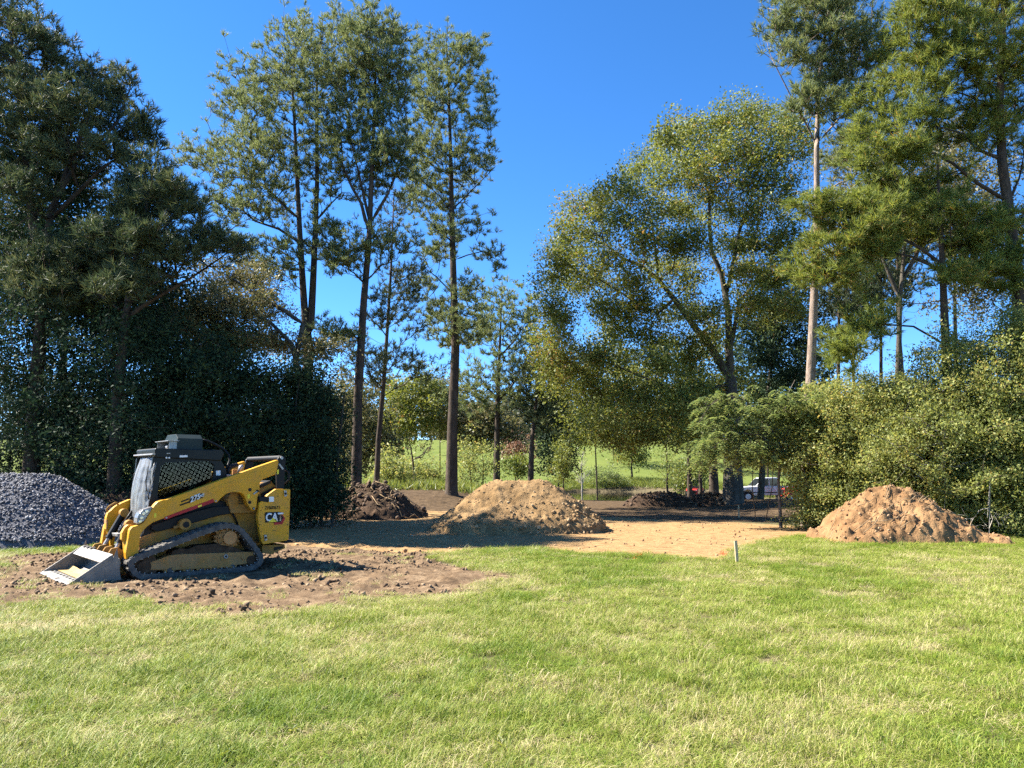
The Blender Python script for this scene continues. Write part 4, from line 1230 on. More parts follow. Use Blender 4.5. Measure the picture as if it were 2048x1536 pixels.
def leaf_faces(P, L, W, rng, up=0.6, hang=0.0):
    """kite-shaped leaves at P"""
    n = len(P)
    nrm = unit(rng.normal(size=(n, 3)) + np.array([0, 0, up]))
    d = rng.normal(size=(n, 3)); d[:, 2] -= hang
    d = unit(d - nrm * (d * nrm).sum(1)[:, None])
    w = np.cross(nrm, d)
    sc = rng.uniform(0.65, 1.35, n)[:, None]
    l = d * L * sc; ww = w * W * sc
    fold = nrm * (0.12 * L) * sc
    V = np.stack([P - l * 0.5 - ww * 0.22, P + ww * 0.62 + fold, P + l * 0.55 - ww * 0.1], 1).reshape(-1, 3)
    i = np.arange(n)[:, None] * 3
    return V, (i + np.array([[0, 1, 2]]))

def needle_faces(P, D, k, L, W, spread, rng, droop=0.0):
    """k needles fanning from each point P around direction D"""
    n = len(P)
    d = unit(np.repeat(D, k, 0) + spread * rng.normal(size=(n*k, 3)) + np.array([0, 0, -droop]))
    base = np.repeat(P, k, 0) + d * (0.10 * L) * rng.uniform(-1.5, 1, (n*k, 1)) - np.repeat(D, k, 0) * L * 0.6 * rng.uniform(0, 1, (n*k, 1))
    w = unit(np.cross(d, rng.normal(size=(n*k, 3)))) * W
    l = L * rng.uniform(0.7, 1.2, (n*k, 1))
    V = np.stack([base - w * 0.5, base + w * 0.5, base + d * l], 1).reshape(-1, 3)
    i = np.arange(n*k)[:, None] * 3
    return V, (i + np.array([[0, 1, 2]]))

def tubes(P, par, R, k):
    """tapered tube along every edge node -> parent, k sides"""
    n = len(P)
    kids = np.where(par >= 0)[0]
    d = np.zeros_like(P)
    d[kids] = P[kids] - P[par[kids]]
    roots = np.where(par < 0)[0]
    d[roots] = [0, 0, 1]
    d = unit(d)
    ref = np.where(np.abs(d[:, 2:3]) > 0.9, np.array([[1.0, 0, 0]]), np.array([[0, 0, 1.0]]))
    a = unit(np.cross(d, ref)); b = np.cross(d, a)
    t = np.arange(k) * 2 * math.pi / k
    ring = P[:, None, :] + (a[:, None, :] * np.cos(t)[None, :, None] + b[:, None, :] * np.sin(t)[None, :, None]) * R[:, None, None]
    return ring, kids

def wood_mesh(P, par, R, thick=0.03, kb=8, ks=4):
    Vs, Fs = [], []
    off = 0
    big = R > thick
    for k, sel in ((kb, big), (ks, ~big)):
        kids = np.where((par >= 0) & sel)[0]
        if len(kids) == 0:
            continue
        nodes = np.unique(np.concatenate([kids, par[kids]]))
        rem = -np.ones(len(P), int); rem[nodes] = np.arange(len(nodes))
        ring, _ = tubes(P, par, R, k)
        ring = ring[nodes].copy()
        # where a thin branch leaves a thick limb, start it at its own width
        if k == ks:
            pa = nodes[big[nodes]]
            if len(pa):
                c = P[pa][:, None, :]
                mx = np.minimum(R[pa], thick)[:, None, None] / R[pa][:, None, None]
                ring[rem[pa]] = c + (ring[rem[pa]] - c) * mx
        Vs.append(ring.reshape(-1, 3))
        A = rem[par[kids]]; B = rem[kids]
        j = np.arange(k); j2 = (j + 1) % k
        F = np.stack([A[:, None]*k + j, A[:, None]*k + j2, B[:, None]*k + j2, B[:, None]*k + j], -1).reshape(-1, 4) + off
        Fs.append(F)
        off += len(nodes) * k
    return np.concatenate(Vs), np.concatenate(Fs)

def grow(trunks, targets, bf, shear, rng, step=0.5, wob=0.10, tip_r=0.008, rexp=0.42, maxr=None, start=0.0):
    """join every target to the trunk with curved branches; returns nodes, parents, radii, direction at targets"""
    P, par, R0, plen, fixed = [], [], [], [], []
    for tr in trunks:
        pts, rs, root = tr
        for i, p_ in enumerate(pts):
            if i == 0:
                par.append(root); plen.append(0.0 if root < 0 else plen[root] * 0.3)
            else:
                par.append(len(P) - 1); plen.append(plen[-1] + 0.3 * float(np.linalg.norm(p_ - P[-1])))
            P.append(np.asarray(p_, float)); R0.append(rs[i]); fixed.append(True)
    nt_ = len(P)
    zmin = P[0][2] + start
    order = np.argsort([min(np.hypot(t[0]-q[0], t[1]-q[1]) + 0.3*abs(t[2]-q[2]) for q in P[::2]) for t in targets])
    tipdir = np.zeros((len(targets), 3)); tipidx = np.zeros(len(targets), int)
    cap = nt_ + len(targets) * 14 + 10
    A = np.zeros((cap, 3)); A[:nt_] = np.array(P)
    pl = np.zeros(cap); pl[:nt_] = plen
    n = nt_
    par = list(par)
    low = A[:nt_, 2] < zmin
    for ti in order:
        t = targets[ti]
        dv = t - A[:n]
        hd = np.hypot(dv[:, 0], dv[:, 1])
        c = np.sqrt(hd**2 + (dv[:, 2] - shear * hd)**2) + bf * pl[:n]
        c[:nt_][low] += 50
        b = int(np.argmin(c))
        a = A[b].copy()
        v = t - a
        L = float(np.linalg.norm(v))
        m_ = max(1, min(12, int(math.ceil(L / step))))
        prev = b
        perp = rng.normal(size=3) * wob * L
        perp[2] += (-0.06 if shear > 0 else 0.06) * L
        last = a
        for k in range(1, m_ + 1):
            u = k / m_
            q = a + v * u + perp * math.sin(math.pi * u) * (1 if m_ > 1 else 0)
            A[n] = q; pl[n] = pl[prev] + float(np.linalg.norm(q - last)); par.append(prev); prev = n; n += 1
            tip = q - last; last = q
        tipdir[ti] = tip; tipidx[ti] = prev
    A = A[:n]; par = np.array(par)
    cnt = np.zeros(n); cnt[tipidx] += 1
    for i in range(n - 1, nt_ - 1, -1):
        cnt[par[i]] += cnt[i]
    R = tip_r * np.maximum(cnt, 1) ** rexp
    R[:nt_] = R0
    for i in range(nt_, n):
        R[i] = min(R[i], 0.75 * R[par[i]] if par[i] < nt_ else R[par[i]])
    return A, par, R, unit(tipdir)

def poly3(pts, Y, base_on_ground=True):
    out = []
    for i, q in enumerate(pts):
        dy = q[2] if len(q) > 2 else 0.0
        out.append(np.array(at(q[0], q[1], Y + dy)))
    return out

def refine(pts, rs, step):
    P, R = [pts[0]], [rs[0]]
    for i in range(1, len(pts)):
        L = np.linalg.norm(pts[i] - pts[i-1]); m_ = max(1, int(math.ceil(L / step)))
        for k in range(1, m_ + 1):
            u = k / m_
            P.append(pts[i-1] * (1-u) + pts[i] * u); R.append(rs[i-1] * (1-u) + rs[i] * u)
    return P, R

def mk_trunks(spec, Y, step=0.5):
    """spec: list of (points in the photo, width at foot, width at top, index of parent trunk or None)"""
    trunks, all_pts, offs = [], [], []
    for pts, r0, r1, parent in spec:
        q = poly3(pts, Y)
        L = [0.0]
        for i in range(1, len(q)): L.append(L[-1] + np.linalg.norm(q[i] - q[i-1]))
        if parent is None:
            b = q[0]
            b[2] = gz(b[0], b[1]) - 0.15
            rs = [r0 + (r1 - r0) * (l / L[-1]) for l in L]
            # root flare
            f = b * 0.93 + q[1] * 0.07
            q = [b, f] + q[1:]; rs = [r0 * 1.45, r0 * 1.08] + rs[1:]
            root = -1
        else:
            rs = [r0 + (r1 - r0) * (l / L[-1]) for l in L]
            cand = np.array(all_pts)
            root = int(np.argmin(np.linalg.norm(cand - q[0], axis=1)))
        P, R = refine(q, rs, step)
        trunks.append((P, R, root))
        all_pts += P
    return trunks

def sample_blobs(blobs, Y, n, rng, depth=0.8, shell=0.35, dscale=1.0, soft=0.72):
    bl = np.array([(b[0], b[1], b[2], b[3]) for b in blobs], float)
    cx = (bl[:, 0].min() + bl[:, 0].max()) / 2; hw = max((bl[:, 0].max() - bl[:, 0].min()) / 2, 1)
    area = bl[:, 2] * bl[:, 3]
    cnt = np.maximum(2, np.round(n * area / area.sum())).astype(int)
    out = []
    for b, c in zip(blobs, cnt):
        if len(b) > 4:
            dy = b[4]
        else:
            reach = hw / FPX * Y * math.sqrt(max(0.05, 1 - min(1, ((b[0]-cx)/hw))**2)) * depth
            dy = rng.uniform(-1, 1) * reach
        Yc = Y + dy
        k = Yc / FPX
        if soft:
            v = rng.normal(size=(c, 3)) * soft
            v = v * np.minimum(1, 1.75 / np.maximum(np.linalg.norm(v, axis=1), 1e-6))[:, None]
        else:
            v = unit(rng.normal(size=(c, 3))) * (rng.uniform(0, 1, (c, 1)) ** shell)
        v = v * (1 + 0.75 * (noise3(v[:, 0]*2.2 + b[0]*.13, v[:, 1]*2.2 + b[1]*.17, v[:, 2]*2.2, 5) - 0.5))[:, None]
        cen = np.array(at(b[0], b[1], Yc))
        out.append(cen + v * np.array([b[2]*k, 0.75*(b[2]+b[3])*k*dscale, b[3]*k]))
    return np.concatenate(out)

def finish_tree(name, label, cat, group, base, wood, leafV, leafF, bark, leafm, twigs=None, crown_name='crown'):
    root = empty(name, base)
    tag(root, label, cat, group)
    b = np.array(base)
    me = np_mesh('trunk', wood[0] - b, [wood[1]], smooth=True)
    link('trunk', me, bark, root)
    me = np_mesh(crown_name, leafV - b, [leafF])
    o = link(crown_name, me, leafm, root)
    o['kind'] = 'stuff'
    return root

def pine(name, label, spec, blobs, Y, n=500,  tufts=4, k=20, L=0.22, W=0.013, mat=None, bark=None, group=None, seed=1, shear=0.45, bf=0.25, depth=0.8, start=3.0, spread=0.55, cat='tree', upbias=0.7, tw=0.22, dens=1.75, soft=0.66):
    n = int(n * dens); k = max(8, int(k * 0.62)); W = W * 2.3; L = L * 1.1; tufts = tufts + 1
    rng = np.random.default_rng(seed)
    tr = mk_trunks(spec, Y)
    T = sample_blobs(blobs, Y, n, rng, depth, soft=soft)
    gzT = ground_z(T[:, 0], T[:, 1]) + 0.4
    T[:, 2] = np.maximum(T[:, 2], gzT)
    A, par, R, D = grow(tr, T, bf, shear, rng, step=0.75, start=start)
    # bare stubs and thin dead branches low on the stem
    P_, F_ = [], []
    # tufts sit at the tip and on short side twigs round it
    c = T.repeat(tufts, 0); d = D.repeat(tufts, 0)
    off = unit(d + 0.9 * rng.normal(size=c.shape)); off[:, 2] = np.abs(off[:, 2]) * 0.8 + 0.1
    first = (np.arange(len(c)) % tufts) == 0
    ln = rng.uniform(0.5, 1.4, (len(c), 1)) * tw
    ln[first] = 0.05
    tip = c + unit(off) * ln
    nd = unit(unit(off) + d * 0.3 + np.array([0, 0, upbias * 0.6]))
    V, F = needle_faces(tip, nd, k, L, W, spread, rng)
    wood = wood_mesh(A, par, R, 0.045, 7, 3)
    base = A[0].copy(); base[2] += 0.15
    return finish_tree(name, label, cat, group, tuple(base), wood, V, F, bark or BARK_PINE, mat or N_BLUE)

def broadleaf(name, label, spec, blobs, Y, n=400, per=40, sigma=0.28, L=0.09, W=0.05, mat=None, bark=None, group=None, seed=1, shear=0.35, bf=0.3, depth=0.8, start=0.6, up=0.6, cat='tree', shell=0.35, dscale=1.0, tip_r=0.007, hang=0.0, soft=0.72):
    rng = np.random.default_rng(seed)
    tr = mk_trunks(spec, Y)
    T = sample_blobs(blobs, Y, n, rng, depth, shell, dscale, soft)
    T[:, 2] = np.maximum(T[:, 2], ground_z(T[:, 0], T[:, 1]) + 0.1)
    if cat == 'shrub':
        sh = rng.uniform(0, 1, len(T)) < 0.14
        T[sh] += np.abs(rng.normal(size=(sh.sum(), 3))) * np.array([0, 0, 0.45]) + rng.normal(size=(sh.sum(), 3)) * np.array([0.35, 0.2, 0.1])
    A, par, R, D = grow(tr, T, bf, shear, rng, step=0.45, start=start, tip_r=tip_r)
    wood = wood_mesh(A, par, R, 0.035, 7, 3)
    c = T.repeat(per, 0)
    P = c + rng.normal(size=c.shape) * sigma * np.array([1, 1, 0.75]) - D.repeat(per, 0) * sigma * 0.4
    P[:, 2] = np.maximum(P[:, 2], ground_z(P[:, 0], P[:, 1]) + 0.04)
    q = np.repeat(rng.uniform(0.7, 1.3, len(T)), per)[:, None]
    V, F = leaf_faces(P, L * q, W * q, rng, up, hang)
    base = A[0].copy(); base[2] += 0.15
    return finish_tree(name, label, cat, group, tuple(base), wood, V, F, bark or BARK_OAK, mat or L_OAK)

def Z6(l): return [(350 + .5208*b[0], .5208*b[1], .5208*b[2], .5208*b[3]) for b in l]
def Z5(l): return [(.4947*b[0], .4947*b[1], .4947*b[2], .4947*b[3]) for b in l]
def Z8(l): return [(1480 + .4948*b[0], .4948*b[1], .4948*b[2], .4948*b[3]) for b in l]
def Z7(l): return [(1040 + .4427*b[0], 180 + .4427*b[1], .4427*b[2], .4427*b[3]) for b in l]
def z6(l): return [(350 + .5208*b[0], .5208*b[1]) for b in l]
def z5(l): return [(.4947*b[0], .4947*b[1]) for b in l]
def z8(l): return [(1480 + .4948*b[0], .4948*b[1]) for b in l]
def z7(l): return [(1040 + .4427*b[0], 180 + .4427*b[1]) for b in l]

# --- the tall pines behind the loader
pine('pine_tree', 'tall pine whose trunk forks into two close stems above the dark shrubs',
     [([(617, 990), (616, 800), (617, 690), (612, 660)], 0.30, 0.26, None),
      (z6([(505, 1290), (492, 1100), (480, 900), (470, 700), (462, 520), (452, 350), (462, 180)]), 0.20, 0.03, 0),
      (z6([(520, 1290), (530, 1100), (540, 880), (546, 700), (545, 500), (545, 330), (560, 130)]), 0.20, 0.03, 0),
      (z6([(474, 840), (430, 800), (350, 720), (270, 685), (180, 680)]), 0.085, 0.03, 1),
      (z6([(478, 930), (400, 880), (310, 850), (240, 790)]), 0.08, 0.03, 1),
      (z6([(540, 850), (600, 780), (640, 740)]), 0.07, 0.03, 2),
      (z6([(476, 1010), (400, 960), (330, 930)]), 0.06, 0.02, 1)],
     Z6([(75, 610, 60, 50), (150, 570, 80, 50), (250, 640, 90, 60), (180, 700, 60, 50), (230, 350, 60, 60), (300, 300, 70, 80), (330, 430, 90, 70), (200, 430, 50, 50), (400, 350, 80, 90), (470, 160, 70, 80), (440, 250, 80, 90), (540, 180, 80, 90), (560, 300, 80, 80), (400, 550, 90, 70), (330, 560, 80, 50), (300, 780, 80, 60), (390, 820, 70, 50), (370, 700, 90, 60), (520, 420, 70, 80), (560, 560, 80, 60), (480, 640, 80, 50), (230, 900, 60, 60), (400, 960, 80, 40), (330, 1020, 60, 60), (520, 950, 60, 50), (600, 740, 60, 50), (420, 1040, 60, 40), (180, 790, 60, 40), (270, 540, 60, 40)]),
     38, n=1080, tufts=5, k=15, mat=N_BLUE, group='tall pines beyond the clearing', seed=11)
pine('pine_tree', 'tallest pine, dense round top, standing just beside the forked pine',
     [([(713, 985), (716, 800), (728, 600), (735, 520), (740, 450), (742, 380), (748, 250), (752, 120), (755, 50)], 0.26, 0.03, None),
      (z6([(740, 880), (715, 780), (680, 720), (645, 640), (640, 560)]), 0.10, 0.03, 0),
      (z6([(745, 840), (700, 640), (670, 520)]), 0.08, 0.03, 0),
      (z6([(755, 850), (820, 740), (860, 640), (890, 540)]), 0.09, 0.03, 0),
      (z6([(728, 1090), (690, 1050), (640, 1020)]), 0.06, 0.02, 0),
      (z6([(735, 1080), (790, 1020), (850, 1000)]), 0.06, 0.02, 0),
      (z6([(700, 1300), (650, 1275), (600, 1290)]), 0.05, 0.02, 0)],
     Z6([(740, 110, 100, 50), (660, 110, 60, 50), (830, 130, 60, 60), (700, 220, 80, 80), (800, 240, 80, 80), (650, 300, 60, 60), (760, 330, 80, 70), (640, 420, 80, 60), (700, 520, 70, 60), (800, 450, 70, 80), (620, 540, 60, 60), (640, 640, 60, 40), (850, 340, 50, 80), (820, 560, 70, 60), (780, 640, 60, 60), (860, 640, 60, 60), (760, 720, 50, 50), (620, 960, 70, 50), (720, 960, 80, 40), (830, 930, 80, 40), (640, 1010, 60, 40), (590, 870, 60, 40), (600, 1290, 60, 50), (660, 1300, 50, 40)]),
     36, n=980, tufts=5, k=15, mat=N_BLUE, group='tall pines beyond the clearing', seed=12)
pine('pine_tree', 'slender leaning pine with sparse foliage between two tall pines',
     [([(752, 990), (757, 880), (768, 760), (776, 640), (782, 540), (786, 440), (788, 390)], 0.16, 0.03, None)],
     Z6([(860, 790, 50, 60), (800, 880, 60, 40), (860, 1060, 60, 50), (800, 1140, 60, 50), (930, 1040, 50, 50), (900, 1130, 60, 60), (780, 1220, 60, 50), (900, 1230, 60, 50), (840, 1390, 110, 60), (760, 1440, 60, 50), (950, 1420, 60, 40), (700, 1400, 60, 40)]),
     40, n=300, tufts=4, k=15, mat=N_DARK, group='tall pines beyond the clearing', seed=13, start=5)
pine('pine_tree', 'straight tall pine with thick bare grey trunk left of the tan dirt pile',
     [([(903, 985), (905, 850), (911, 700), (908, 600), (905, 480), (901, 300), (897, 160), (893, 80)], 0.34, 0.03, None),
      (z6([(1070, 1000), (1120, 980), (1180, 965), (1240, 1000)]), 0.05, 0.02, 0),
      (z6([(1060, 1120), (1000, 1060), (960, 1030)]), 0.06, 0.02, 0),
      (z6([(1065, 930), (1010, 880), (960, 830)]), 0.06, 0.02, 0),
      (z6([(1070, 800), (1150, 720), (1230, 640)]), 0.05, 0.02, 0)],
     Z6([(1010, 190, 70, 60), (1090, 190, 70, 50), (1140, 240, 50, 60), (950, 260, 60, 60), (1000, 340, 70, 70), (1100, 330, 60, 60), (1190, 330, 30, 50), (1200, 430, 35, 60), (1140, 480, 60, 40), (960, 420, 60, 70), (1040, 440, 60, 60), (920, 560, 60, 60), (990, 580, 70, 60), (1100, 600, 60, 50), (1190, 600, 50, 50), (920, 680, 60, 60), (1020, 700, 80, 60), (1120, 680, 60, 40), (960, 770, 70, 50), (1050, 790, 60, 50), (1010, 880, 60, 50), (1150, 860, 50, 30), (1090, 900, 50, 30), (1000, 970, 60, 40), (1210, 970, 50, 25), (1240, 1030, 25, 40), (1130, 1110, 50, 40), (1080, 1230, 100, 70), (1020, 1200, 60, 50), (1150, 1250, 60, 50), (1060, 1310, 60, 40), (960, 1090, 40, 40)]),
     44, n=960, tufts=5, k=15, mat=N_BLUE, group='tall pines beyond the clearing', seed=14, L=0.24, W=0.015, start=8)
pine('pine_tree', 'middle-sized open pine rising behind the top of the tan dirt pile',
     [([(993, 985), (994, 880), (996, 780), (1000, 680), (1004, 590)], 0.33, 0.04, None),
      ([(996, 800), (975, 775), (955, 750)], 0.12, 0.04, 0), ([(998, 800), (1025, 770), (1050, 730)], 0.12, 0.04, 0), ([(998, 715), (1030, 680), (1055, 640)], 0.1, 0.03, 0)],
     [(985, 590, 45, 25), (1020, 630, 50, 40), (960, 690, 40, 40), (1040, 700, 40, 40), (990, 760, 60, 40), (950, 800, 40, 35), (1030, 790, 40, 35), (1060, 620, 25, 30), (985, 650, 45, 35), (930, 770, 30, 25), (1070, 680, 25, 35)],
     70, n=420, tufts=4, k=12, L=0.34, W=0.028, mat=N_BLUE, group='pines by the pond', seed=15, start=9, tw=0.3)
pine('pine_tree', 'short dark pine beside the open pine, right of the dirt pile top',
     [([(1060, 985), (1064, 880), (1073, 800), (1080, 720)], 0.29, 0.04, None)],
     [(1085, 760, 40, 35), (1110, 800, 40, 30), (1060, 740, 40, 30), (1095, 840, 45, 30), (1120, 720, 30, 30), (1060, 800, 35, 30), (1130, 850, 30, 30)],
     68, n=300, tufts=4, k=12, L=0.34, W=0.028, mat=N_DARK, group='pines by the pond', seed=16, start=6, tw=0.3)

# --- dark pines at the left edge
pine('pine_tree', 'large dark pine with slanting trunk at the left edge',
     [([(60, 1010), (70, 800), (85, 600), (100, 430), (150, 300), (190, 200)], 0.30, 0.04, None), ([(85, 560), (60, 400), (40, 200), (20, 60)], 0.2, 0.04, 0),
      ([(100, 420), (150, 330), (230, 250), (260, 180)], 0.1, 0.03, 0), ([(100, 440), (200, 340), (270, 290)], 0.09, 0.03, 0)],
     Z5([(60, 60, 90, 70), (140, 150, 90, 60), (60, 250, 100, 80), (200, 200, 50, 60), (300, 330, 100, 60), (380, 310, 60, 50), (450, 380, 70, 60), (510, 340, 30, 60), (260, 440, 90, 70), (120, 400, 90, 80), (420, 480, 70, 50), (500, 540, 60, 50), (580, 490, 45, 50), (600, 560, 40, 50), (340, 560, 80, 60), (450, 620, 70, 50), (530, 640, 60, 40), (150, 560, 100, 80), (60, 650, 90, 80), (200, 620, 70, 50), (-80, 100, 90, 80), (-80, 280, 100, 90), (-60, 480, 90, 90), (100, 780, 90, 70), (250, 720, 80, 60), (360, 700, 70, 60)]),
     26, n=980, tufts=5, k=16, mat=N_DARK, seed=21, L=0.22, W=0.012, start=4)
pine('pine_tree', 'dark spreading pine with long low boughs reaching right above the loader',
     [([(230, 1000), (235, 800), (250, 640), (270, 520), (290, 420), (305, 350)], 0.24, 0.03, None),
      (z5([(500, 1290), (620, 1210), (760, 1130), (880, 1050), (960, 990)]), 0.08, 0.02, 0), (z5([(500, 1150), (600, 1000), (700, 880), (780, 810)]), 0.08, 0.02, 0), (z5([(480, 1250), (350, 1150), (200, 1080)]), 0.07, 0.02, 0)],
     Z5([(620, 700, 50, 50), (560, 770, 70, 60), (660, 790, 70, 50), (740, 790, 60, 50), (780, 850, 60, 40), (640, 870, 90, 60), (520, 860, 80, 60), (460, 960, 90, 50), (400, 960, 60, 50), (580, 960, 80, 50), (860, 960, 80, 40), (940, 1000, 60, 40), (780, 1010, 80, 40), (680, 1040, 90, 40), (330, 1030, 80, 60), (200, 1080, 100, 60), (120, 1120, 80, 60), (430, 1080, 80, 60), (250, 1180, 90, 60), (360, 1180, 80, 50), (480, 1150, 80, 50), (600, 1110, 80, 40), (540, 740, 40, 50)]),
     24, n=800, tufts=5, k=16, mat=N_DARK, seed=22, L=0.22, W=0.011, start=2.5, depth=0.6)
broadleaf('olive_tree_crown', 'olive-leaved spreading tree seen between the dark pine and forked pine',
     [([(600, 990), (600, 800), (592, 720)], 0.16, 0.12, None), (z5([(1225, 1310), (1140, 1250), (1050, 1200), (930, 1120)]), 0.10, 0.04, 0), (z5([(1180, 1390), (1100, 1310), (1020, 1260), (850, 1235), (760, 1260)]), 0.09, 0.03, 0)],
     Z5([(900, 1120, 90, 50), (1020, 1120, 80, 50), (830, 1210, 90, 50), (950, 1250, 90, 60), (1080, 1230, 60, 60), (700, 1270, 90, 50), (600, 1300, 80, 50), (820, 1330, 100, 60), (1000, 1380, 90, 50), (1150, 1400, 80, 50), (1300, 1410, 70, 40), (900, 1400, 90, 50)]),
     33, n=520, per=80, sigma=0.27, L=0.13, W=0.07, mat=L_OLIVE, seed=23, start=2).name = 'olive_leaved_tree'
broadleaf('shaded_tree', 'shaded tree filling the gaps behind the left edge pines',
     [([(120, 1010), (125, 800), (130, 600), (140, 450)], 0.2, 0.06, None), ([(130, 620), (220, 520), (280, 480)], 0.1, 0.03, 0)],
     [(60, 300, 80, 70), (130, 400, 80, 70), (40, 430, 80, 70), (210, 470, 70, 60), (120, 520, 90, 70), (270, 560, 70, 60), (40, 560, 90, 70), (200, 600, 80, 60), (340, 640, 70, 50), (100, 200, 60, 60), (290, 660, 80, 50), (420, 700, 60, 40)],
     31, n=620, per=60, sigma=0.36, L=0.17, W=0.11, mat=L_DARK, seed=24, start=3)
# --- the wall of dark evergreen shrubs at the left
DK = [(20, 27, [(20, 480, 80, 70), (40, 590, 100, 80), (20, 700, 100, 90), (30, 820, 100, 90), (40, 930, 90, 60), (30, 1010, 90, 50)], 'tallest dark evergreen shrub at the left edge behind the gravel'),
      (170, 26, [(150, 540, 80, 70), (180, 650, 90, 80), (160, 770, 90, 80), (170, 880, 90, 70), (170, 950, 80, 40), (170, 1010, 90, 50)], 'dark evergreen shrub behind the right slope of the gravel pile'),
      (300, 25, [(300, 680, 90, 60), (310, 780, 90, 80), (300, 880, 90, 70), (300, 950, 80, 40), (300, 1010, 85, 50)], 'dark evergreen shrub right behind the loader cab'),
      (430, 26, [(430, 745, 75, 45), (440, 810, 90, 70), (430, 900, 90, 60), (430, 960, 80, 40), (430, 1015, 85, 45)], 'dark evergreen shrub behind the loader lift arms'),
      (550, 27, [(540, 770, 70, 40), (550, 840, 70, 55), (540, 910, 70, 55), (545, 965, 65, 40), (545, 1015, 70, 35)], 'dark evergreen shrub behind the rear of the loader'),
      (645, 28, [(625, 810, 40, 45), (620, 880, 42, 50), (630, 940, 40, 45), (625, 1000, 45, 35), (600, 760, 30, 30)], 'smaller evergreen shrub at the right end of the dark thicket')]
for i, (x, Y, bl, lab) in enumerate(DK):
    st = [([(x + dx, 1005), (x + dx*1.6, 900), (x + dx*2.2, 790)], 0.06, 0.03, None) for dx in (-22, 0, 20)]
    broadleaf('evergreen_shrub', lab, st, bl, Y, n=(600 if i < 4 else 380), per=74, sigma=0.27, L=0.11, W=0.072, mat=L_DARK, group='dark thicket of evergreen shrubs', seed=30 + i, cat='shrub', depth=0.5, soft=0.58, start=0.3)

# --- the right side
oak_limbs = [([(1466, 1012), (1464, 900), (1465, 820), (z7([(950, 1300)])[0])], 0.62, 0.34, None),
     (z7([(940, 1290), (860, 1160), (780, 1060), (700, 950), (620, 850), (540, 790), (460, 760), (380, 690)]), 0.26, 0.06, 0),
     (z7([(948, 1270), (940, 1000), (910, 830), (865, 730), (855, 600), (855, 480), (830, 380)]), 0.26, 0.05, 0),
     (z7([(955, 1150), (990, 950), (1080, 860), (1180, 800)]), 0.15, 0.05, 2),
     (z7([(935, 920), (990, 640), (1020, 560), (1110, 460), (1200, 380)]), 0.14, 0.04, 2),
     (z7([(900, 1340), (700, 1360), (560, 1300), (420, 1240), (300, 1200)]), 0.13, 0.04, 0),
     (z7([(690, 950), (620, 1010), (530, 960), (430, 900), (350, 850)]), 0.11, 0.04, 1),
     (z7([(625, 850), (610, 700), (590, 580), (530, 430)]), 0.09, 0.03, 1)]
oak_blobs = Z7([(1040, 110, 90, 60), (950, 130, 90, 60), (1130, 150, 80, 60), (1240, 170, 70, 70), (860, 190, 90, 60), (760, 200, 70, 50), (660, 210, 60, 50), (640, 290, 60, 50), (740, 300, 80, 60), (880, 300, 80, 60), (1000, 270, 90, 60), (1110, 280, 80, 60), (1220, 290, 80, 60), (540, 370, 70, 50), (640, 400, 80, 60), (760, 400, 80, 60), (900, 420, 80, 60), (1030, 400, 70, 50), (1180, 400, 70, 50), (480, 430, 60, 50), (380, 480, 60, 50), (270, 520, 60, 50), (360, 560, 80, 60), (480, 560, 70, 60), (600, 540, 80, 60), (720, 560, 70, 50), (830, 520, 80, 60), (960, 520, 80, 60), (1080, 540, 80, 60), (1200, 520, 70, 60), (230, 620, 60, 60), (320, 660, 80, 60), (200, 720, 70, 60), (160, 760, 50, 60), (270, 780, 70, 60), (400, 760, 70, 50), (560, 680, 80, 60), (700, 680, 80, 60), (820, 680, 80, 60), (960, 700, 80, 60), (1080, 700, 80, 60), (1200, 660, 80, 60), (150, 850, 50, 50), (250, 880, 80, 60), (380, 860, 80, 60), (520, 860, 80, 60), (660, 800, 80, 60), (760, 840, 80, 60), (1020, 820, 80, 60), (1150, 840, 80, 60), (120, 940, 50, 60), (180, 1000, 60, 60), (380, 980, 80, 50), (500, 1000, 80, 60), (560, 940, 80, 60), (720, 980, 80, 60), (840, 1000, 80, 60), (1050, 960, 80, 60), (1180, 980, 80, 60), (120, 1080, 60, 60), (180, 1150, 80, 70), (120, 1220, 60, 60), (440, 1080, 80, 60), (560, 1120, 80, 60), (680, 1120, 80, 60), (800, 1150, 80, 60), (250, 1260, 90, 60), (380, 1200, 80, 60), (500, 1230, 80, 60), (640, 1230, 80, 60), (760, 1260, 80, 60), (180, 1300, 70, 60), (320, 1360, 80, 60), (450, 1360, 90, 60), (580, 1380, 80, 60), (700, 1380, 80, 60), (820, 1360, 60, 60), (300, 1470, 90, 60), (420, 1480, 90, 60), (540, 1470, 90, 60), (660, 1470, 80, 60), (800, 1470, 80, 60), (330, 1560, 80, 50), (480, 1570, 90, 50), (640, 1570, 90, 50), (780, 1560, 80, 50)])
broadleaf('oak_tree', 'huge spreading oak with leaning limbs above the parked white truck', oak_limbs, oak_blobs, 46, n=2600, per=64, sigma=0.36, L=0.165, W=0.105, mat=L_OAK, seed=41, start=3.0, depth=0.75, bf=0.22, hang=0.3, soft=0.68)
broadleaf('shaded_tree', 'shaded tree behind the oak, left of the sunlit pine trunk',
     [([(1520, 1000), (1530, 850), (1545, 700), (1560, 600)], 0.22, 0.08, None), ([(1540, 730), (1580, 640), (1600, 560)], 0.12, 0.04, 0)],
     [(1540, 580, 50, 40), (1590, 620, 45, 40), (1510, 650, 45, 40), (1560, 680, 50, 40), (1600, 700, 40, 40), (1520, 740, 45, 40), (1570, 760, 50, 40), (1600, 810, 40, 40), (1530, 820, 45, 35), (1560, 520, 40, 35), (1610, 540, 35, 35), (1550, 880, 45, 30)],
     52, n=420, per=70, sigma=0.36, L=0.2, W=0.12, mat=L_DARK, seed=42, start=3)
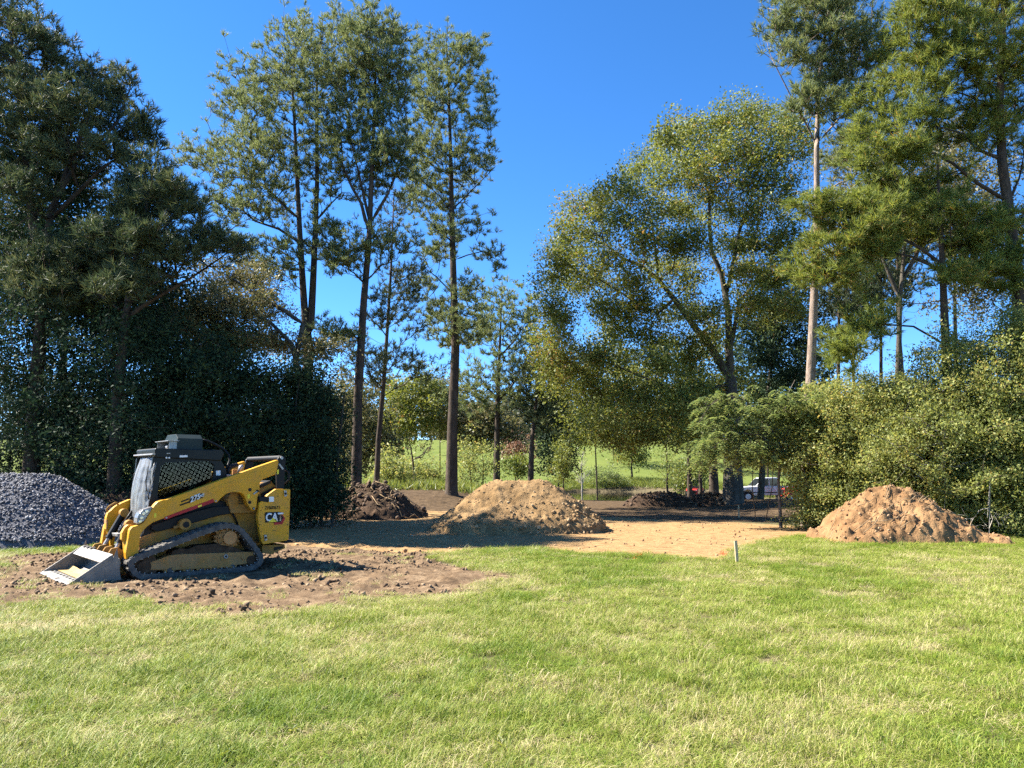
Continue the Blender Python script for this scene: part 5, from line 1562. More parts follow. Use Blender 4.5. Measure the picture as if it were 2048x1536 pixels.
for i, (x, w, Y, top, lab, bl) in enumerate([(1428, 0.34, 50, 800, 'brown double-trunked tree just left of the oak trunk', [(1400, 800, 40, 30), (1440, 780, 40, 30), (1380, 840, 35, 25)]),
        (1380, 0.20, 54, 820, 'dark slim trunk standing behind the red tractor', [(1360, 830, 40, 28), (1390, 800, 40, 28), (1340, 860, 35, 22)]),
        (1402, 0.14, 52, 830, 'thinnest dark trunk beside the red tractor', [(1410, 830, 35, 25), (1390, 860, 30, 20)])]):
    broadleaf('dark_trunked_tree', lab, [([(x, 1008), (x - 2, 920), (x - 4, 860), (x - 2, top)], w, w * 0.4, None)], bl, Y, n=120, per=60, sigma=0.36, L=0.19, W=0.11, mat=L_OAK, seed=46 + i, start=4, bark=BARK_PINE)
pine('pine_tree', 'tall pine with pale sunlit bare trunk right of the oak',
     [([(1612, 1010), (1614, 900), (1620, 775), (1628, 600), (1634, 420), (1633, 300), (1638, 160), (1655, 40), (1665, -60)], 0.215, 0.03, None),
      (z8([(305, 580), (255, 480), (200, 380), (130, 240)]), 0.05, 0.02, 0), (z8([(325, 790), (400, 740), (460, 720)]), 0.045, 0.02, 0), (z8([(305, 1415), (350, 1392), (420, 1390)]), 0.035, 0.02, 0), (z8([(320, 570), (400, 480), (470, 420)]), 0.05, 0.02, 0)],
     Z8([(230, 30, 90, 50), (350, 20, 90, 50), (440, 70, 80, 60), (150, 110, 60, 50), (260, 150, 90, 60), (380, 170, 90, 60), (490, 140, 80, 60), (210, 220, 60, 40), (330, 260, 80, 50), (450, 260, 70, 60), (560, 230, 40, 60), (300, 350, 60, 50), (400, 330, 70, 50), (250, 420, 50, 40), (320, 430, 60, 40), (480, 390, 60, 50), (400, 440, 50, 40), (400, 640, 70, 50), (300, -60, 90, 60), (420, -50, 90, 60), (450, 560, 60, 40)]),
     28, n=560, tufts=5, k=16, mat=N_BLUE, bark=BARK_LIT, seed=43, L=0.23, W=0.012, start=8)
pine('pine_tree', 'big near pine at the right edge with pale broken bark at its foot',
     [([(2085, 1010), (2062, 850), (2044, 700), (2038, 590), (2030, 520), (2018, 420), (2004, 320), (2000, 200), (2006, 60), (2010, -120)], 0.30, 0.05, None),
      (z8([(1060, 800), (960, 740), (860, 660), (740, 600), (560, 575)]), 0.075, 0.02, 0), (z8([(1050, 640), (950, 600), (900, 540), (790, 510)]), 0.065, 0.02, 0), (z8([(1050, 300), (960, 150), (900, 80)]), 0.05, 0.02, 0), (z8([(1080, 830), (1130, 720), (1150, 600)]), 0.06, 0.02, 0), (z8([(1050, 440), (900, 380), (760, 350)]), 0.055, 0.02, 0)],
     Z8([(700, 80, 90, 70), (820, 40, 100, 60), (950, 80, 100, 70), (1080, 60, 90, 80), (740, 230, 90, 60), (860, 180, 90, 60), (980, 200, 90, 60), (1090, 230, 80, 70), (640, 330, 90, 50), (760, 330, 90, 50), (900, 320, 90, 50), (1040, 350, 90, 60), (560, 430, 90, 50), (480, 560, 60, 40), (560, 520, 90, 50), (680, 480, 90, 50), (800, 460, 80, 40), (940, 460, 90, 50), (1060, 470, 80, 60), (1000, 560, 80, 50), (860, 560, 80, 50), (640, 600, 90, 40), (520, 640, 90, 50), (850, 720, 60, 30), (700, 640, 80, 50), (1200, 200, 90, 80), (1220, 400, 90, 80), (1230, 600, 90, 80), (760, -60, 90, 60), (920, -60, 90, 60), (1080, -60, 90, 60), (1180, 900, 60, 60), (620, 200, 60, 50)]),
     25.5, n=1050, tufts=5, k=18, mat=N_YEL, bark=BARK_PINE, seed=44, L=0.24, W=0.0095, start=4, shear=0.15, depth=0.6, upbias=0.35)
pine('pine_tree', 'pine with long yellow-green boughs crossing in front of the sunlit trunk',
     [([(1905, 1000), (1900, 800), (1892, 700), (1886, 560), (1882, 470), (1878, 400), (1875, 330)], 0.22, 0.04, None),
      (z8([(830, 1080), (740, 1010), (650, 960), (540, 900), (400, 850)]), 0.065, 0.02, 0), (z8([(835, 1100), (700, 1040), (560, 1010), (420, 1040)]), 0.06, 0.02, 0), (z8([(840, 1400), (700, 1320), (560, 1310), (470, 1380)]), 0.05, 0.02, 0), (z8([(830, 1060), (920, 980), (1000, 950)]), 0.05, 0.02, 0)],
     Z8([(420, 850, 110, 40), (300, 840, 70, 40), (560, 850, 90, 40), (680, 860, 80, 40), (800, 820, 80, 40), (540, 920, 80, 35), (380, 930, 70, 50), (300, 1000, 60, 40), (450, 1020, 90, 50), (560, 1010, 80, 40), (400, 1110, 90, 50), (300, 1100, 70, 40), (620, 960, 80, 40), (760, 940, 70, 40), (900, 870, 60, 40), (1040, 900, 60, 40), (900, 1000, 70, 40), (1000, 960, 60, 40), (980, 1090, 80, 40), (1100, 1050, 60, 60), (880, 1120, 60, 40), (1060, 1140, 60, 40), (480, 1330, 80, 50), (430, 1420, 60, 60), (560, 1300, 60, 40), (560, 760, 90, 40), (700, 760, 90, 40)]),
     25, n=680, tufts=5, k=18, mat=N_YEL, bark=BARK_PINE, seed=45, L=0.24, W=0.011, start=4, shear=0.1, depth=0.35, upbias=0.35)
broadleaf('leafy_tree', 'olive leafy tree filling the gap between the two right pines',
     [([(1790, 1000), (1795, 800), (1800, 600), (1810, 480)], 0.20, 0.06, None), ([(1800, 600), (1750, 480), (1720, 420)], 0.1, 0.03, 0), ([(1805, 560), (1870, 440), (1900, 380)], 0.1, 0.03, 0)],
     [(1760, 330, 55, 45), (1810, 380, 55, 45), (1860, 320, 55, 45), (1910, 400, 55, 45), (1710, 400, 50, 45), (1830, 440, 55, 40), (1890, 280, 50, 45), (1950, 340, 55, 45), (1940, 460, 55, 45), (1770, 440, 45, 40), (1700, 320, 45, 40), (1990, 480, 50, 50), (1960, 580, 55, 45), (2020, 560, 50, 50)],
     34, n=520, per=64, sigma=0.34, L=0.14, W=0.085, mat=L_OLIVE, seed=49, start=5)
BG = [(1816, 1795, 50, 'dark straight pine trunk, left of the trunk pair at right background', 0.21, [(1790, 470, 50, 40), (1830, 430, 50, 40), (1770, 420, 45, 35), (1800, 520, 40, 30)]),
      (1793, 1798, 56, 'dark pine trunk standing close beside the leaning background pine', 0.19, [(1760, 540, 45, 35), (1810, 560, 45, 35), (1740, 480, 45, 35)]),
      (1762, 1762, 48, 'thin pine trunk behind the low yellow-green bough', 0.14, [(1740, 560, 45, 35), (1770, 600, 40, 30), (1720, 600, 40, 30), (1760, 500, 40, 30)]),
      (1915, 1910, 44, 'dark pine trunk just right of the long-boughed pine', 0.17, [(1920, 500, 50, 40), (1950, 450, 50, 40), (1900, 430, 45, 35), (1960, 540, 45, 35)]),
      (1675, 1678, 55, 'dark background pine trunk just right of the sunlit trunk', 0.18, [(1660, 590, 40, 40), (1690, 620, 40, 35), (1675, 670, 40, 35), (1700, 690, 35, 30), (1665, 720, 35, 30), (1690, 560, 35, 30)]),
      (1708, 1706, 60, 'farthest thin dark pine trunk in the gap of sky', 0.16, [(1700, 540, 40, 35), (1720, 580, 40, 35), (1700, 620, 35, 30)])]
for i, (x0, x1, Y, lab, r, bl) in enumerate(BG):
    pine('pine_tree', lab, [([(x0, 1000), ((x0*.6 + x1*.4), 800), (x1, 620), (x1, 420)], r, 0.05, None)], bl, Y, n=170, tufts=4, k=12, L=0.30, W=0.022, mat=N_DARK, group='background pines on the right', seed=50 + i, start=9, tw=0.3)

SH = [(1655, 26.5, [(1665, 815, 40, 28), (1645, 870, 42, 40), (1660, 940, 45, 45), (1655, 1000, 42, 30), (1660, 1035, 45, 18)], 'leafy shrub at the left end of the sunlit thicket'),
      (1735, 25.5, [(1725, 800, 50, 30), (1745, 860, 70, 55), (1735, 935, 75, 55), (1735, 1005, 70, 35), (1740, 1040, 70, 18)], 'sunlit shrub behind the top of the reddish dirt mound'),
      (1830, 25.0, [(1815, 790, 55, 30), (1845, 850, 75, 55), (1840, 930, 80, 60), (1845, 1005, 75, 35), (1850, 1045, 75, 16)], 'sunlit shrub with bleached bare twigs right of the mound top'),
      (1945, 24.0, [(1930, 715, 58, 40), (1950, 800, 75, 55), (1945, 880, 85, 65), (1955, 965, 85, 55), (1950, 1030, 80, 28)], 'tall yellow-green shrub beneath the big near pine'),
      (2050, 23.5, [(2045, 670, 55, 45), (2055, 760, 75, 65), (2050, 880, 80, 75), (2050, 980, 75, 55), (2050, 1040, 70, 25)], 'glossy green shrub at the right edge')]
for i, (x, Y, bl, lab) in enumerate(SH):
    st = [([(x + dx, 1040), (x + dx*1.8, 950), (x + dx*2.6, 860)], 0.05, 0.02, None) for dx in (-25, -8, 12, 26)]
    broadleaf('leafy_shrub', lab, st, bl, Y, n=820, per=98, sigma=0.19, L=0.080, W=0.050, mat=L_SHRUB, bark=TWIG, group='sunlit thicket on the right', seed=60 + i, cat='shrub', depth=0.5, soft=0.66, start=0.3, tip_r=0.005)

# ================================================================ beyond the clearing
def small_tree(name, label, x, ybase, Y, blobs, mat, n=90, per=45, sigma=0.35, L=0.2, W=0.11, r=0.07, seed=1, group=None, cat='tree', lean=0, top=None, start=0.8):
    top = top if top is not None else min(b[1] for b in blobs)
    return broadleaf(name, label, [([(x, ybase), (x + lean*0.5 + (seed % 5 - 2) * 2.2, (ybase*2+top)/3), (x + lean - (seed % 3 - 1) * 5, (ybase+top*2)/3), (x + lean + (seed % 4 - 1) * 3, top + 8)], r, 0.02, None)], blobs, Y, n=n, per=per, sigma=sigma, L=L, W=W, mat=mat, seed=seed, group=group, cat=cat, depth=0.7, start=start, bark=BARK_PINE)

MID = [('olive-green tree behind the trunks of the two left tall pines', 735, 74, [(690, 860, 38, 45), (730, 830, 40, 40), (760, 880, 35, 40), (700, 790, 35, 35), (740, 900, 40, 35), (690, 920, 35, 30)], L_OLIVE),
       ('green tree filling the gap between slender and straight pines', 800, 84, [(790, 800, 40, 35), (820, 840, 40, 30), (780, 850, 35, 30), (850, 800, 35, 35), (840, 760, 25, 25)], L_OAK),
       ('olive tree just behind the thick grey pine trunk', 880, 88, [(870, 830, 35, 35), (860, 780, 30, 30), (920, 820, 30, 35), (945, 860, 30, 30)], L_OLIVE),
       ('leafy tree under the open pine crown', 965, 84, [(950, 870, 30, 25), (975, 830, 30, 30), (1005, 860, 30, 25), (940, 840, 25, 25)], L_OLIVE),
       ('dark bushy tree at the pond edge right of the short dark pine', 1115, 92, [(1110, 880, 30, 28), (1130, 850, 28, 28), (1120, 915, 28, 22), (1100, 840, 24, 24)], L_DARK),
       ('leafy tree behind the left half of the oak', 1195, 78, [(1150, 770, 45, 35), (1200, 720, 45, 40), (1200, 790, 45, 35), (1140, 830, 40, 30), (1240, 760, 45, 40), (1220, 840, 45, 30)], L_OAK),
       ('leafy tree behind the right half of the oak', 1335, 76, [(1290, 740, 45, 40), (1340, 770, 45, 40), (1390, 740, 45, 40), (1300, 820, 45, 35), (1370, 830, 45, 35), (1420, 800, 40, 35), (1420, 690, 40, 35)], L_OAK),
       ('shady tree right behind the oak trunk', 1535, 70, [(1500, 700, 40, 35), (1540, 640, 40, 35), (1590, 690, 40, 35), (1510, 790, 40, 35), (1570, 780, 40, 35), (1600, 850, 40, 35), (1540, 870, 40, 30), (1640, 760, 35, 35)], L_DARK),
       ('dark tree under the oak crown beyond the pond', 1225, 128, [(1210, 850, 40, 30), (1250, 830, 40, 30), (1290, 850, 40, 30), (1330, 830, 40, 30), (1370, 850, 35, 30)], L_DARK),
       ('shady tree behind the oak trunk beyond the pond', 1405, 118, [(1400, 850, 40, 35), (1440, 830, 40, 35), (1500, 850, 40, 35), (1540, 880, 40, 30)], L_DARK)]
for i, (lab, x, Y, bl, mt) in enumerate(MID):
    small_tree('background_tree', lab, x, 975, Y, bl, mt, n=240, per=50, sigma=0.5, L=0.30, W=0.2, r=0.085, seed=80 + i, group='trees beyond the clearing', start=2.0)
small_tree('sapling', 'young round-crowned tree standing alone on the far pond bank', 1265, 968, 106, [(1265, 865, 22, 20), (1250, 890, 20, 18), (1283, 885, 20, 18), (1262, 915, 24, 16), (1285, 912, 16, 14), (1240, 912, 12, 10)], L_OAK, n=120, per=36, sigma=0.5, L=0.30, W=0.19, r=0.16, seed=91)
small_tree('sapling', 'slim leafy sapling at the near pond bank behind the dirt pile', 1127, 985, 59, [(1125, 900, 16, 22), (1118, 930, 18, 16), (1134, 935, 14, 14), (1126, 955, 12, 10)], L_OAK, n=80, per=30, sigma=0.25, L=0.17, W=0.1, r=0.06, seed=92)
small_tree('sapling', 'young tree with pinkish red autumn leaves between the pine trunks', 1030, 972, 96, [(1030, 885, 28, 14), (1015, 900, 20, 12), (1048, 898, 20, 12)], L_RED, n=90, per=34, sigma=0.4, L=0.26, W=0.16, r=0.12, seed=93)
small_tree('sapling', 'green young tree below the red-leaved one', 1032, 975, 92, [(1020, 925, 20, 14), (1044, 930, 20, 14), (1030, 945, 22, 10)], L_BRIGHT, n=80, per=34, sigma=0.4, L=0.24, W=0.15, r=0.1, seed=94)
small_tree('sapling', 'leafy young tree right of the thick grey pine trunk', 945, 975, 60, [(940, 900, 22, 25), (960, 920, 22, 25), (945, 945, 26, 18), (925, 930, 16, 20)], L_SHRUB, n=100, per=34, sigma=0.3, L=0.17, W=0.1, r=0.06, seed=95)
small_tree('sapling', 'thin yellow-leaved sapling near the red tractor', 1335, 990, 58, [(1330, 930, 22, 20), (1350, 945, 20, 18), (1340, 905, 18, 14)], L_BRIGHT, n=70, per=18, sigma=0.34, L=0.13, W=0.07, r=0.05, seed=96)
BUSH = [('grey-green bush on the far pond bank left of the lone sapling', 1205, 103, [(1190, 948, 18, 12), (1215, 950, 20, 11), (1235, 955, 16, 9)], L_FERN),
        ('dark bush under the dead twisted tree', 840, 56, [(815, 940, 22, 16), (850, 935, 22, 18), (835, 955, 26, 14), (870, 950, 18, 14)], L_SHRUB),
        ('low bush left of the thick pine trunk', 785, 52, [(775, 930, 20, 26), (795, 950, 20, 18), (765, 955, 18, 16)], L_SHRUB),
        ('bushes beside the oak trunks by the parked truck', 1400, 66, [(1395, 940, 20, 22), (1412, 920, 18, 18), (1380, 955, 16, 14)], L_BRIGHT),
        ('bush on the far bank behind the white truck', 1545, 80, [(1530, 930, 25, 16), (1560, 915, 25, 20), (1590, 930, 25, 18)], L_SHRUB),
        ('low weedy clump right of the low dark spoil heap', 1370, 62, [(1365, 960, 14, 16), (1378, 945, 12, 14)], L_BRIGHT)]
for i, (lab, x, Y, bl, mt) in enumerate(BUSH):
    st = [([(x + dx, 985), (x + 1.5*dx, 960), (x + 2*dx, 945)], 0.04, 0.015, None) for dx in (-6, 0, 6)]
    broadleaf('bush', lab.replace('bushes', 'bush'), st, bl, Y, n=90, per=45, sigma=0.32, L=0.19, W=0.09, mat=mt, bark=TWIG, seed=100 + i, cat='bush', group='bushes round the pond', depth=0.6, start=0.1)

for i, (x, top, lab) in enumerate([(655, 770, 'thin upright sapling at the right end of the dark thicket'), (672, 800, 'thin dark sapling just right of the thicket edge'), (688, 830, 'thinnest sapling before the forked pine foot'), (640, 740, 'tall thin sapling inside the thicket edge')]):
    small_tree('thicket_sapling', lab, x, 1015, 30, [(x + 4, top + 10, 10, 16), (x - 6, top + 50, 14, 25), (x + 8, top + 95, 14, 25), (x - 4, top + 140, 14, 25), (x + 2, top + 185, 12, 20)], L_OLIVE if i % 2 else L_DARK, n=60, per=26, sigma=0.16, L=0.11, W=0.06, r=0.022, seed=140 + i, start=0.5, top=top)

# bare trees
def bare_tree(name, label, trunk, Y, r, targets, mat, seed, base_y, tip=0.012):
    rng = np.random.default_rng(seed)
    tr = mk_trunks([(trunk, r, 0.02, None)], Y)
    T = np.array([np.array(at(x, y, Y + rng.uniform(-1, 1))) for x, y in targets])
    A, par, R, D = grow(tr, T, 0.2, 0.4, rng, step=0.4, wob=0.14, tip_r=tip, start=0.6)
    V, F = wood_mesh(A, par, R, 0.03, 7, 3)
    base = A[0] + np.array([0, 0, 0.15])
    root = empty(name, tuple(base)); tag(root, label, 'tree')
    link('trunk', np_mesh('trunk', V - base, [F], smooth=True), mat, root)
def fan_sapling():
    rng = np.random.default_rng(7)
    f = at(1162, 970, 100.0); zg = gz(f.x, f.y)
    root = empty('bare_tree', (f.x, f.y, zg)); tag(root, 'pale leafless sapling on the pond bank left of the leafy one', 'tree')
    Hh = 6.0
    mb = MB()
    tp = lambda u: Vector((0.25*u + 0.08*math.sin(7*u), 0.1*math.sin(5*u), Hh*u))
    mb.tube([tp(u) for u in np.linspace(-0.03, 1, 12)], [0.11*(1-0.85*u) + 0.012 for u in np.linspace(0, 1, 12)], 7)
    for k in range(30):
        u = rng.uniform(0.28, 0.95); an = rng.uniform(0, 2*math.pi); L = rng.uniform(0.7, 1.0) * (2.1 - 1.2*u)
        d = Vector((math.cos(an)*0.8, math.sin(an)*0.8, rng.uniform(0.45, 0.9))).normalized()
        a_ = tp(u); m_ = a_ + d*L*0.5 + Vector((0, 0, -0.05*L)); e_ = a_ + d*L + Vector((0, 0, 0.06*L))
        mb.tube([a_, m_, e_], [0.034, 0.026, 0.012], 4)
        for q in range(3):
            d2 = (d + Vector(rng.normal(size=3))*0.55).normalized()
            s_ = a_.lerp(e_, rng.uniform(0.35, 0.9))
            mb.tube([s_, s_ + d2*L*0.4], [0.018, 0.009], 3)
    mb.build('trunk', PALE_TWIG, root, smooth=True)
fan_sapling()
bare_tree('dead_tree', 'dead twisted dark tree left of the thick grey pine trunk', [(832, 985), (828, 945), (824, 910), (818, 875)], 54, 0.13, [(850, 905), (862, 885), (838, 915), (855, 895), (812, 895), (845, 920), (822, 862), (866, 878)], BARK_PINE, 8, 985, 0.03)

# woods along the crest of the far field
rng = np.random.default_rng(77)
n = 210
cx_ = rng.uniform(-150, 190, n); cy_ = rng.uniform(206, 238, n)
czb = terrain(cx_, cy_)
V_, F_, off = [], [], 0
for i in range(n):
    low = i % 3 == 0
    h = rng.uniform(3.5, 6) if low else rng.uniform(10, 18)
    r = rng.uniform(3.0, 5.0) if low else rng.uniform(3.5, 6.0)
    m_ = 200 if low else 340
    v = unit(rng.normal(size=(m_, 3))) * (rng.uniform(0, 1, (m_, 1)) ** 0.35)
    P = np.array([cx_[i], cy_[i] - (4 if low else 0), czb[i] + h * 0.48]) + v * np.array([r, r, h * 0.55])
    V, F = leaf_faces(P, 1.35, 0.95, rng, 0.5)
    V_.append(V); F_.append(F + off); off += len(V)
o = link('distant_woods', np_mesh('distant_woods', np.concatenate(V_), [np.concatenate(F_)]), L_FAR)
tag(o, 'distant line of mixed woods along the crest of the far field', 'woods', kind='stuff')

# tall dry weeds and grass round the pond
V_, F_, off = [], [], 0
n = 5200
t = rng.uniform(-0.6, math.pi + 0.6, n); q = rng.uniform(1.02, 1.25, n)
P = np.stack([POND_C[0] + POND_R[0]*q*np.cos(t), POND_C[1] + POND_R[1]*q*np.sin(t)], 1)
P = np.concatenate([P, np.stack([rng.uniform(-14, 0, 2600), rng.uniform(46, 62, 2600)], 1)])
z = terrain(P[:, 0], P[:, 1])
d = np.stack([rng.normal(size=len(P))*0.3, rng.normal(size=len(P))*0.3, np.ones(len(P))], 1)
V, F = needle_faces(np.stack([P[:, 0], P[:, 1], z + 0.3], 1), unit(d), 5, 0.55, 0.05, 0.35, rng)
o = link('bank_weeds', np_mesh('bank_weeds', V, [F]), L_BRIGHT)
tag(o, 'tall weedy grass along the pond banks and under the pines', 'weeds', kind='stuff')

# ---------------------------------------------------------------- the fern-leaved tree by the truck
def fern_tree():
    rng = np.random.default_rng(120)
    Y = 27.0
    spec = [([(1560, 1012), (1557, 960), (1562, 900), (1580, 850)], 0.06, 0.03, None),
            ([(1565, 890), (1530, 840), (1490, 800), (1450, 790), (1420, 810), (1395, 850)], 0.035, 0.012, 0),
            ([(1562, 900), (1520, 870), (1470, 865), (1430, 890), (1400, 930)], 0.03, 0.012, 0),
            ([(1575, 860), (1600, 810), (1640, 780), (1680, 775)], 0.03, 0.012, 0),
            ([(1575, 860), (1570, 800), (1590, 760)], 0.03, 0.012, 0),
            ([(1562, 900), (1600, 880), (1650, 875), (1700, 870)], 0.03, 0.012, 0),
            ([(1560, 905), (1530, 900), (1500, 905), (1470, 930)], 0.025, 0.010, 0)]
    tr = mk_trunks(spec, Y, 0.3)
    bl = [(1420, 820, 30, 18), (1455, 800, 30, 15), (1490, 810, 30, 20), (1520, 830, 30, 22), (1440, 850, 30, 20), (1480, 860, 30, 22), (1410, 905, 25, 18), (1430, 880, 30, 20), (1460, 910, 30, 18), (1500, 900, 30, 22), (1540, 870, 30, 25),
          (1580, 830, 30, 30), (1600, 790, 30, 20), (1640, 800, 35, 25), (1560, 800, 25, 20), (1620, 850, 35, 25), (1660, 880, 40, 25), (1690, 830, 35, 25), (1580, 900, 30, 20), (1540, 920, 25, 15), (1700, 880, 30, 20), (1395, 930, 15, 10)]
    T = sample_blobs(bl, Y, 560, rng, 0.35, 0.5)
    A, par, R, D = grow(tr, T, 0.25, 0.2, rng, step=0.35, start=0.8, tip_r=0.005)
    wood = wood_mesh(A, par, R, 0.02, 7, 3)
    # fronds: a drooping stalk with leaflets on both sides
    Vs, Fs, off = [], [], 0
    per = 6
    for t_, d_ in zip(T, D):
        for k in range(per):
            dirv = unit(np.array([d_[0], d_[1], 0]) * 0.5 + rng.normal(size=3) * np.array([1, 1, 0.25]) + np.array([0, 0, 0.1]))
            Lf = rng.uniform(0.30, 0.52)
            side = unit(np.cross(dirv, [0, 0, 1.0]))
            m_ = 5
            u = (np.arange(m_) + 0.7) / m_
            c = t_ + dirv * (u[:, None] * Lf) + np.array([0, 0, -0.8]) * (u[:, None] ** 1.7 * Lf)
            for sgn in (-1, 1):
                w = side * sgn + dirv * 0.35 + np.array([0, 0, -0.45])
                w = unit(w) * (0.105 * np.sin(math.pi * (0.15 + 0.8*u))[:, None])
                b0 = c - dirv * 0.022; b1 = c + dirv * 0.022
                V = np.stack([b0, b1, c + w + dirv * 0.02, c + w - dirv * 0.02], 1).reshape(-1, 3)
                F = np.arange(m_)[:, None] * 4 + np.array([[0, 1, 2, 3]]) + off
                Vs.append(V); Fs.append(F); off += len(V)
    base = A[0] + np.array([0, 0, 0.15])
    root = finish_tree('fern_leaved_tree', 'small drooping fern-leaved tree in front of the white truck', 'tree', None, tuple(base), wood, np.concatenate(Vs), np.concatenate(Fs), TWIG, L_FERN)
fern_tree()
# thin bare stems below it
for i, (x0, y0, x1, y1) in enumerate([(1512, 1036, 1507, 900), (1528, 1030, 1548, 905)]):
    bare_tree('bare_sapling', ['thin dark stem nearest the truck door, upright', 'thin dark stem leaning right before the truck bed', 'thin dark stem leaning left before the truck bed', 'thinnest bare stem before the truck hood'][i],
              [(x0, y0), ((x0+x1)/2 + (6 if i % 2 else -5), (y0+y1)/2 + 8), (x1, y1)], 30, 0.019, [(x1 + 12, y1 - 8), (x1 - 14, y1 + 10), (x1 + 8, y1 + 20), (x1 - 6, y1 - 20)], BARK_PINE, 130 + i, y0)

# bleached twigs of a dead shrub among the leaves
def dead_twigs(label, x, y, Y, sx, sy, n, seed):
    rng = np.random.default_rng(seed)
    tr = mk_trunks([([(x, 1045), (x + 5, 960), (x, y)], 0.014, 0.006, None)], Y)
    T = np.array([np.array(at(x + rng.normal()*sx, y + rng.normal()*sy, Y + rng.uniform(-0.5, 0.3))) for _ in range(n)])
    A, par, R, D = grow(tr, T, 0.2, 0.3, rng, step=0.25, wob=0.25, tip_r=0.0035, start=0.9)
    V, F = wood_mesh(A, par, R, 0.03, 6, 3)
    base = A[0] + np.array([0, 0, 0.15])
    root = empty('dead_shrub', tuple(base)); tag(root, label, 'dead shrub')
    link('stem', np_mesh('stem', V - base, [F], smooth=True), PALE_TWIG, root)
dead_twigs('bleached leafless twigs tangled in the sunlit thicket above the mound', 1885, 890, 23.2, 60, 40, 90, 5)
dead_twigs('small pale dead twigs low in the thicket right of the mound', 1975, 1035, 22.0, 34, 12, 50, 6)

# ================================================================ parked things at the back, stakes, marks
WHT_CAR = surf_mat('white_car_paint', (0.62, 0.63, 0.63), (0.70, 0.71, 0.71), 2.0, 0.3, 0, None, 0.5)
DARKGL = surf_mat('dark_car_glass', (0.012, 0.014, 0.016), (0.02, 0.024, 0.026), 2.0, 0.08, 0, None, 0.6)
TYRE = surf_mat('tyre_rubber', (0.018, 0.018, 0.018), (0.03, 0.03, 0.03), 6.0, 0.9, 0, None, 0.2)
RIMM = surf_mat('wheel_rim', (0.35, 0.35, 0.36), (0.45, 0.45, 0.46), 4.0, 0.35, 0, None, 0.5, metal=0.7)
REDP = surf_mat('red_machine_paint', (0.48, 0.028, 0.016), (0.56, 0.045, 0.025), 3.0, 0.45, 0, None, 0.4)
WOOD = surf_mat('fresh_stake_wood', (0.42, 0.31, 0.17), (0.58, 0.45, 0.28), 8.0, 0.8, 0.15, 40, 0.2, stretch=(1, 1, 0.2))
ORANGE = surf_mat('orange_marking_paint', (0.75, 0.10, 0.02), (0.85, 0.16, 0.03), 12.0, 0.8, 0, None, 0.2)
TARP = surf_mat('blue_white_tarp', (0.08, 0.16, 0.36), (0.55, 0.60, 0.68), 7.0, 0.6, 0.4, 12, 0.3)
AMBER = surf_mat('amber_lens', (0.6, 0.22, 0.03), (0.7, 0.28, 0.04), 3.0, 0.3, 0, None, 0.4)

def wheel(parent, x, y, z, r, w, name='wheel'):
    t = MB().cyl(x, z, r, y - w/2, y + w/2, 24).build(name, TYRE, parent, 0.03)
    MB().cyl(x, z, r*0.58, y - w/2 - 0.012, y - w/2 + 0.03, 18).build('rim', RIMM, t, 0.01)
    MB().cyl(x, z, r*0.16, y - w/2 - 0.02, y - w/2, 10).build('hub_cap', RIMM, t)
    return t

